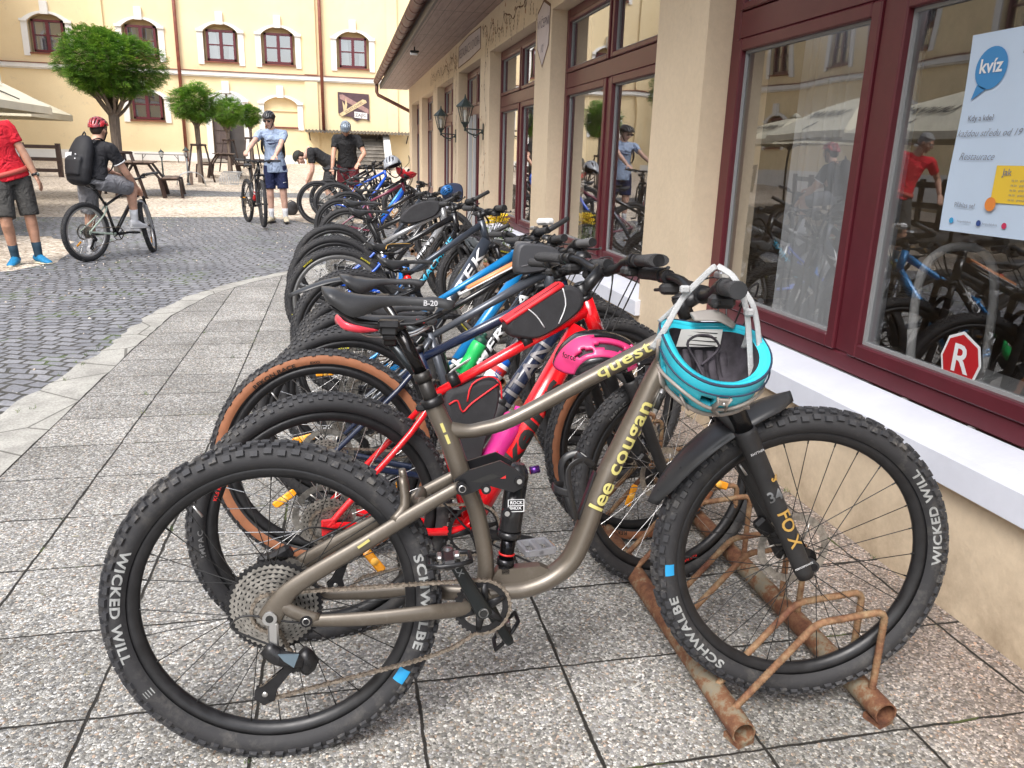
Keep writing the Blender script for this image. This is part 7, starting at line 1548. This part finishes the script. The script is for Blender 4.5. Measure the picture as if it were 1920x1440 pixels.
def globe_tree(label,x,y,trunk_h,rx,rz,cz,leaves,seed,lean=0,r0=.11,bottom=.5,stake=True):
    t=thing('globe_tree',label,'tree',T(x,y,g(y)),'round-crowned trees in the yard'); r=random.Random(seed)
    m=MB().mat(BARK); top=(lean,0,trunk_h); m.tube([(0,0,-.05),(.0,0,.12),(.01,.01,trunk_h*.5),top],[r0*1.25,r0,r0*.85,r0*.95],14,sub=4)
    tips=[]
    for k in range(15):
        a=2*PI*k/15+r.uniform(-.2,.2); rr_=rx*r.uniform(.55,.9); e=(lean+rr_*math.cos(a),rr_*math.sin(a),cz-rz*r.uniform(-.2,.45)); q=(lean+rr_*.38*math.cos(a+.15),rr_*.38*math.sin(a+.15),trunk_h+.22*(cz-trunk_h)+r.uniform(0,.1))
        m.tube([(top[0],0,trunk_h-.1),q,e],[r0*.4,r0*.24,r0*.06],7,sub=4); tips.append(e)
        for j in range(4): a2=a+r.uniform(-.5,.5); e2=(lean+rx*.85*math.cos(a2)*r.uniform(.5,1),rx*.85*math.sin(a2)*r.uniform(.5,1),cz+rz*r.uniform(-.35,.6)); m.tube([q,((q[0]+e2[0])/2,(q[1]+e2[1])/2,(q[2]+e2[2])/2-.05),e2],[r0*.14,r0*.08,r0*.02],5,sub=2)
    m.build('trunk',t)
    m=MB().mat(LEAF); lumps=[(Vector((r.gauss(0,1),r.gauss(0,1),r.gauss(0,.8))).normalized(),r.uniform(.15,.38)) for _ in range(34)]
    V=[];F=[]
    for i in range(leaves):
        d=Vector((r.gauss(0,1),r.gauss(0,1),r.gauss(0,1))).normalized()
        k=.80+sum(w*max(0,d.dot(l)-.84)*3.6 for l,w in lumps)-.10*r.random()+(.10*r.random() if r.random()<.06 else 0)
        rad=k*(r.random()**.16 if r.random()<.72 else r.random()**.5)
        z=d.z*rz*rad; 
        if z<0: z*=bottom*(1.0)
        hh=max(0,1-(d.x*d.x+d.y*d.y)); 
        c=Vector((lean+d.x*rx*rad,d.y*rx*rad,cz+z-(.25*rz*(1-bottom)*(d.x**2+d.y**2)*0)))
        # a pinnate spray: leaflets along a drooping rachis
        a=math.atan2(d.y,d.x)+r.uniform(-.9,.9); el=r.uniform(-.5,.55)+d.z*.5; ax=Vector((math.cos(a)*math.cos(el),math.sin(a)*math.cos(el),math.sin(el))); sd_=Vector((-math.sin(a),math.cos(a),r.uniform(-.4,.4))).normalized(); nn=ax.cross(sd_)
        L=r.uniform(.10,.17)*(1 if rx>1 else .85); 
        for q in range(5):
            b=c+ax*(L*q/5)-Vector((0,0,.03*(q/5)**2)); w=.020*(1-.08*q)
            for s in(-1,1):
                o=len(V); e=b+sd_*s*.042+ax*.016+nn*r.uniform(-.008,.008); V+=[tuple(b),tuple(b.lerp(e,.5)+ax*w*.55),tuple(e),tuple(b.lerp(e,.5)-ax*w*.55)]; F.append((o,o+1,o+2,o+3))
    m.v=V; m.f=F; m.m=[0]*len(F); m.sm=[False]*len(F); m.build('crown',t)
    return t
globe_tree('largest round-crowned tree with dense bright foliage, behind the seated cyclist',-4.68,18.8,1.70,.93,.78,2.58,11500,2,.02,.115,.80)
globe_tree('second largest round tree with wooden stakes, standing right of the rusty downpipe',-3.72,23.2,1.48,.58,.53,2.0,4000,5,.0,.075,.85)
globe_tree('round tree in front of the dark wooden door',-3.50,27.6,1.24,.48,.45,1.78,2600,9,.0,.06,.85)
globe_tree('smallest round tree on the right, behind the standing youth',-2.97,29.3,1.30,.37,.40,1.72,2000,14,.0,.055,.8)
DKW=M('dark_brown_timber',(.035,.018,.014),.55,var=.3,vs=10); BRW=M('brown_timber_seat',(.17,.12,.095),.65,var=.3,vs=9,stretch=(1,8,1))
def stakes(label,x,y,h,w,wt,n=4,r=.03,rot=.3):
    t=thing('tree_stake_frame',label,'tree stakes',T(x,y,g(y)),'wooden stake frames around the trees')
    for k in range(n):
        a=rot+2*PI*k/n; m=MB().mat(DKW); m.tube([(w*math.cos(a),w*math.sin(a),-.03),(wt*math.cos(a),wt*math.sin(a),h)],r,8); m.build('stake',t)
    m=MB().mat(DKW)
    for k in range(n): a,b=rot+2*PI*k/n,rot+2*PI*(k+1)/n; m.tube([(wt*1.1*math.cos(a),wt*1.1*math.sin(a),h),(wt*1.1*math.cos(b),wt*1.1*math.sin(b),h)],(.03,.03),8)
    m.build('top_ring',t); return t
stakes('dark stake frame around the largest tree',-4.55,18.6,.93,.55,.24,3,.035,-.5); stakes('dark stake frame around the second largest tree',-3.72,23.2,.98,.36,.17,4,.024); stakes('dark stake frame around the tree before the wooden door',-3.50,27.6,.98,.34,.16,4,.022); stakes('dark stake frame around the smallest tree',-2.97,29.3,1.0,.3,.17,4,.022)
# picnic tables with angled frames
def picnic(label,x,y,rz,s=1):
    t=thing('picnic_table',label,'picnic table',T(x,y,g(y))@RZ(rz)@Matrix.Scale(s,4),'dark framed picnic tables in the yard')
    for sy in(-1,1):
        m=MB().mat(DKW); y_=sy*.62; w=(.048,.034)
        m.tube([(-.88,y_,0),(-.84,y_,.42),(-.42,y_,.42),(-.2,y_,.76),(.2,y_,.76),(.42,y_,.42),(.84,y_,.42),(.88,y_,0)],[w]*8,4,up=(0,1,0),smooth=False); m.tube([(-.5,y_,0),(-.42,y_,.42)],[w]*2,4,smooth=False); m.tube([(.5,y_,0),(.42,y_,.42)],[w]*2,4,smooth=False); m.build('side_frame',t)
    for k in range(3): m=MB().mat(BRW); m.box((-.22+.22*k,0,.79),(.2,1.5,.035),bev=.006); m.build('table_plank',t)
    for sx in(-1,1):
        m=MB().mat(BRW); [m.box((sx*(.56+.16*k),0,.45),(.15,1.5,.035),bev=.006) for k in range(2)]; m.build('bench_seat',t)
picnic('dark framed picnic table with brown seats nearest the cyclist',-4.25,18.9,math.radians(8),.93); picnic('dark framed picnic table behind the second largest tree',-3.35,25.2,math.radians(4),.86)
# path lanterns on posts
def post_lamp(label,x,y,h,s=.8,wood=True):
    t=thing('path_lantern',label,'lantern',T(x,y,g(y)),'small lanterns on posts in the gravel'); m=MB().mat(M_LANT if not wood else M('grey_post_metal',(.16,.17,.18),.5,metal=.4)); m.tube([(0,0,0),(0,0,h-.28)],[.024,.02],10); m.tube([(0,0,h*.25),(0,0,h*.28)],.034,10); m.lathe([(0,0),(.06,0),(.06,.02),(.03,.05)],12); m.build('post',t)
    if wood: m=MB().mat(BRW); m.box((.07,.02,.16),(.07,.07,.32)); m.build('wooden_stump',t)
    lantern_body(t,(0,0,h-.16),s); return t
post_lamp('grey lantern on a post left of the second largest tree',-3.89,22.3,.98); post_lamp('darker lantern on a post behind the picnic table seat',-5.04,25,.80,.72,False)
# fold-out bench against the far wall, metal loungers
t=thing('folding_table','long grey folding table standing against the white plinth of the far wall','table',T(-6.35,31.3,g(31.3)))
m=MB().mat(M('grey_table_top',(.2,.19,.18),.6)); m.box((0,0,.26),(1.6,.5,.03)); m.build('table_top',t)
for x in(-.6,.6): m=MB().mat(M('grey_post_metal')); m.tube([(x,0,0),(x,0,.25)],.015,6); m.tube([(x,0,.1),(x-.12*(1 if x>0 else -1),0,.25)],.01,6); m.build('leg',t)
for (x,y,lab,rot) in((-3.75,21.9,'light metal slatted lounger beside the grey lantern post',.2),(-2.75,22.3,'pale metal chair frame tipped on the gravel right of the tree stakes',1.3)):
    t=thing('wire_lounger',lab,'lounger',T(x,y,g(y))@RZ(rot)); m=MB().mat(M('galvanised_wire',(.42,.43,.44),.4,metal=.6))
    for k in range(12): yy=-.25+.5*k/11; m.tube([(-.35,yy,.05),(-.25,yy,.28),(0,yy,.36),(.25,yy,.28),(.33,yy,.05)],.008,5,sub=3)
    m.build('slats',t); 
    for sx,z in((-.35,.05),(.33,.05),(0,.36)): m=MB().mat(M('galvanised_wire')); m.tube([(sx,-.26,z),(sx,.26,z)],.012,6); m.build('rail',t)
t=thing('low_bench','low dark bench before the far door','bench',T(-3.2,30.6,g(30.6))); m=MB().mat(DKW); m.box((0,0,.2),(1.6,.35,.06)); m.build('seat',t)
for x in(-.6,.6): m=MB().mat(DKW); m.box((x,0,.09),(.08,.3,.18)); m.build('leg',t)
# black pallet fences
def pallet(label,x0,y0,x1,y1,h,group='black slatted fences'):
    a=Vector((x0,y0,g(y0))); b=Vector((x1,y1,g(y1))); L=(b-a).length; t=thing('slatted_fence',label,'fence',Matrix.Translation(a)@RZ(math.atan2(y1-y0,x1-x0)),group)
    n=max(1,round(L/.75))
    for z in(.18,.5,.85): m=MB().mat(DKW); m.box((L/2,0,h*z+.0),(L,.05,h*.10)); m.build('rail',t)
    for k in range(n+1): m=MB().mat(DKW); m.box((L*k/n,.03,h*.47),(.12,.07,h*.96)); m.build('post',t)
pallet('short black slatted fence between the red shirt man and the seated cyclist',-9.3,24.2,-7.45,24.0,.92)
pallet('long black slatted fence mirrored in the nearest window',-8.0,9.0,-8.3,20.0,1.15); pallet('second long black slatted fence mirrored behind the quiz poster',-7.9,-1.5,-8.0,8.6,1.15)
# parasols
CAN=M('cream_canvas',(.72,.66,.50),.8,var=.06,vs=3,bump=.2,bs=8)
def parasol(label,x,y,hw,eave,apex,rot=0,text=False):
    t=thing('parasol',label,'parasol',T(x,y,g(y))@RZ(rot),'cream parasols on the terrace'); m=MB().mat(M('dark_pole',(.07,.055,.045),.5)); m.tube([(0,0,0),(0,0,apex-.05)],.028,10); 
    for k in range(4): a=PI/4+k*PI/2; m.tube([(0,0,apex-.08),(hw*1.40*math.cos(a),hw*1.40*math.sin(a),eave+.0)],.012,6); m.tube([(0,0,apex-.75),(hw*.7*math.cos(a),hw*.7*math.sin(a),(eave+apex)/2-.04)],.01,6)
    for k in range(4): a=k*PI/2; m.tube([(0,0,apex-.08),(hw*.99*math.cos(a),hw*.99*math.sin(a),eave+.05)],.01,6); m.tube([(0,0,apex-.75),(hw*.5*math.cos(a),hw*.5*math.sin(a),(eave+apex)/2)],.01,6)
    m.box((0,0,.04),(.6,.6,.08)); m.build('pole',t)
    m=MB().mat(CAN); n=10; V=[]
    for q in range(4):
        a0=PI/4+q*PI/2; p=Vector((hw*math.sqrt(2)*math.cos(a0),hw*math.sqrt(2)*math.sin(a0),eave)); e=Vector((hw*math.sqrt(2)*math.cos(a0+PI/2),hw*math.sqrt(2)*math.sin(a0+PI/2),eave)); A=Vector((0,0,apex)); V=[]
        for i in range(n+1):
            for j in range(n+1):
                b=p.lerp(e,j/n); sag=-.035*math.sin(PI*j/n)*(i/n); V.append(tuple(A.lerp(b,i/n)+Vector((0,0,sag+.10*math.sin(PI*i/n)*(.6)))))
        m.add(V,[(i*(n+1)+j,i*(n+1)+j+1,(i+1)*(n+1)+j+1,(i+1)*(n+1)+j) for i in range(n) for j in range(n)],True)
        if 1: m.add([tuple(p),tuple(e),tuple(e-Vector((0,0,.12))),tuple(p-Vector((0,0,.12)))],[(0,1,2,3)],False)
    m.tube([(0,0,apex-.02),(0,0,apex+.09)],[.16,.02],12); m.build('canopy',t)
    if text:
        m=MB(); o=(hw*.66,0,eave+(apex-eave)*.34+.10); sl=math.atan2(apex-eave,hw); 
        add_text(m,TXK,'UNIVAR',basis((hw*.62,0,eave+(apex-eave)*.38+.075),(0,1,0),(-math.cos(sl),0,math.sin(sl))),.34,bold=.02); m.build('canopy_lettering',t)
parasol('cream parasol reaching in from the left edge above the red shirt man',-6.75,17.9,1.2,1.68,2.2,.0,True)
for i,(x,y,lab) in enumerate(((-6.4,14.6,'cream parasol with dark lettering, mirrored in the middle of the near window'),(-6.2,11.5,'cream parasol with dark lettering, mirrored beside the quiz poster'),(-6.3,8.2,'cream parasol mirrored behind the quiz poster'),(-6.3,4.6,'cream parasol standing out of sight left of the camera'))): parasol(lab,x,y,1.42,1.80,2.55,0,True)
# weeds in the joints, crumbs of gravel strayed onto the setts
rw=random.Random(21); m=MB().mat(leafmat('weed_green',(.05,.10,.02),(.16,.24,.05)))
spots=[(-1.43+.395*rw.randint(0,6)+rw.uniform(-.01,.01),rw.uniform(1.3,8)) for _ in range(16)]+[(rw.uniform(-1.3,1.6),1.36+.385*rw.randint(0,14)) for _ in range(12)]+[(-1.62+rw.uniform(-.06,.08),rw.uniform(2.5,6.5)) for _ in range(22)]+[(1.8,rw.uniform(1.2,5)) for _ in range(7)]
for x,y in spots:
    for k in range(rw.randint(4,12)):
        a=rw.uniform(0,6.3); h=rw.uniform(.008,.026); px,py=x+rw.uniform(-.012,.012),y+rw.uniform(-.02,.02); dx,dy=math.cos(a),math.sin(a); z=g(py)+.011
        m.add([(px-dy*.0015,py+dx*.0015,z),(px+dy*.0015,py-dx*.0015,z),(px+dx*h*.7,py+dy*h*.7,z+h)],[(0,1,2)],False)
m.build('weeds',kind='stuff')
m=MB().mat(MG)
for _ in range(1500):
    x=rw.uniform(-6,1.2); y=rw.uniform(3,15); 
    if rw.random()>.25 and not (y>12.5 or (x<-2.2 and y>7.5)): continue
    if x>-1.8 and y<9: continue
    s=rw.uniform(.006,.014); z=g(y)+.006; a=rw.uniform(0,3); ca2,sa2=math.cos(a)*s,math.sin(a)*s
    m.add([(x+ca2,y+sa2,z),(x-sa2,y+ca2,z),(x-ca2,y-sa2,z),(x+sa2,y-ca2,z),(x,y,z+s*.9)],[(0,1,4),(1,2,4),(2,3,4),(3,0,4)],False)
m.build('stray_pebbles',kind='stuff')
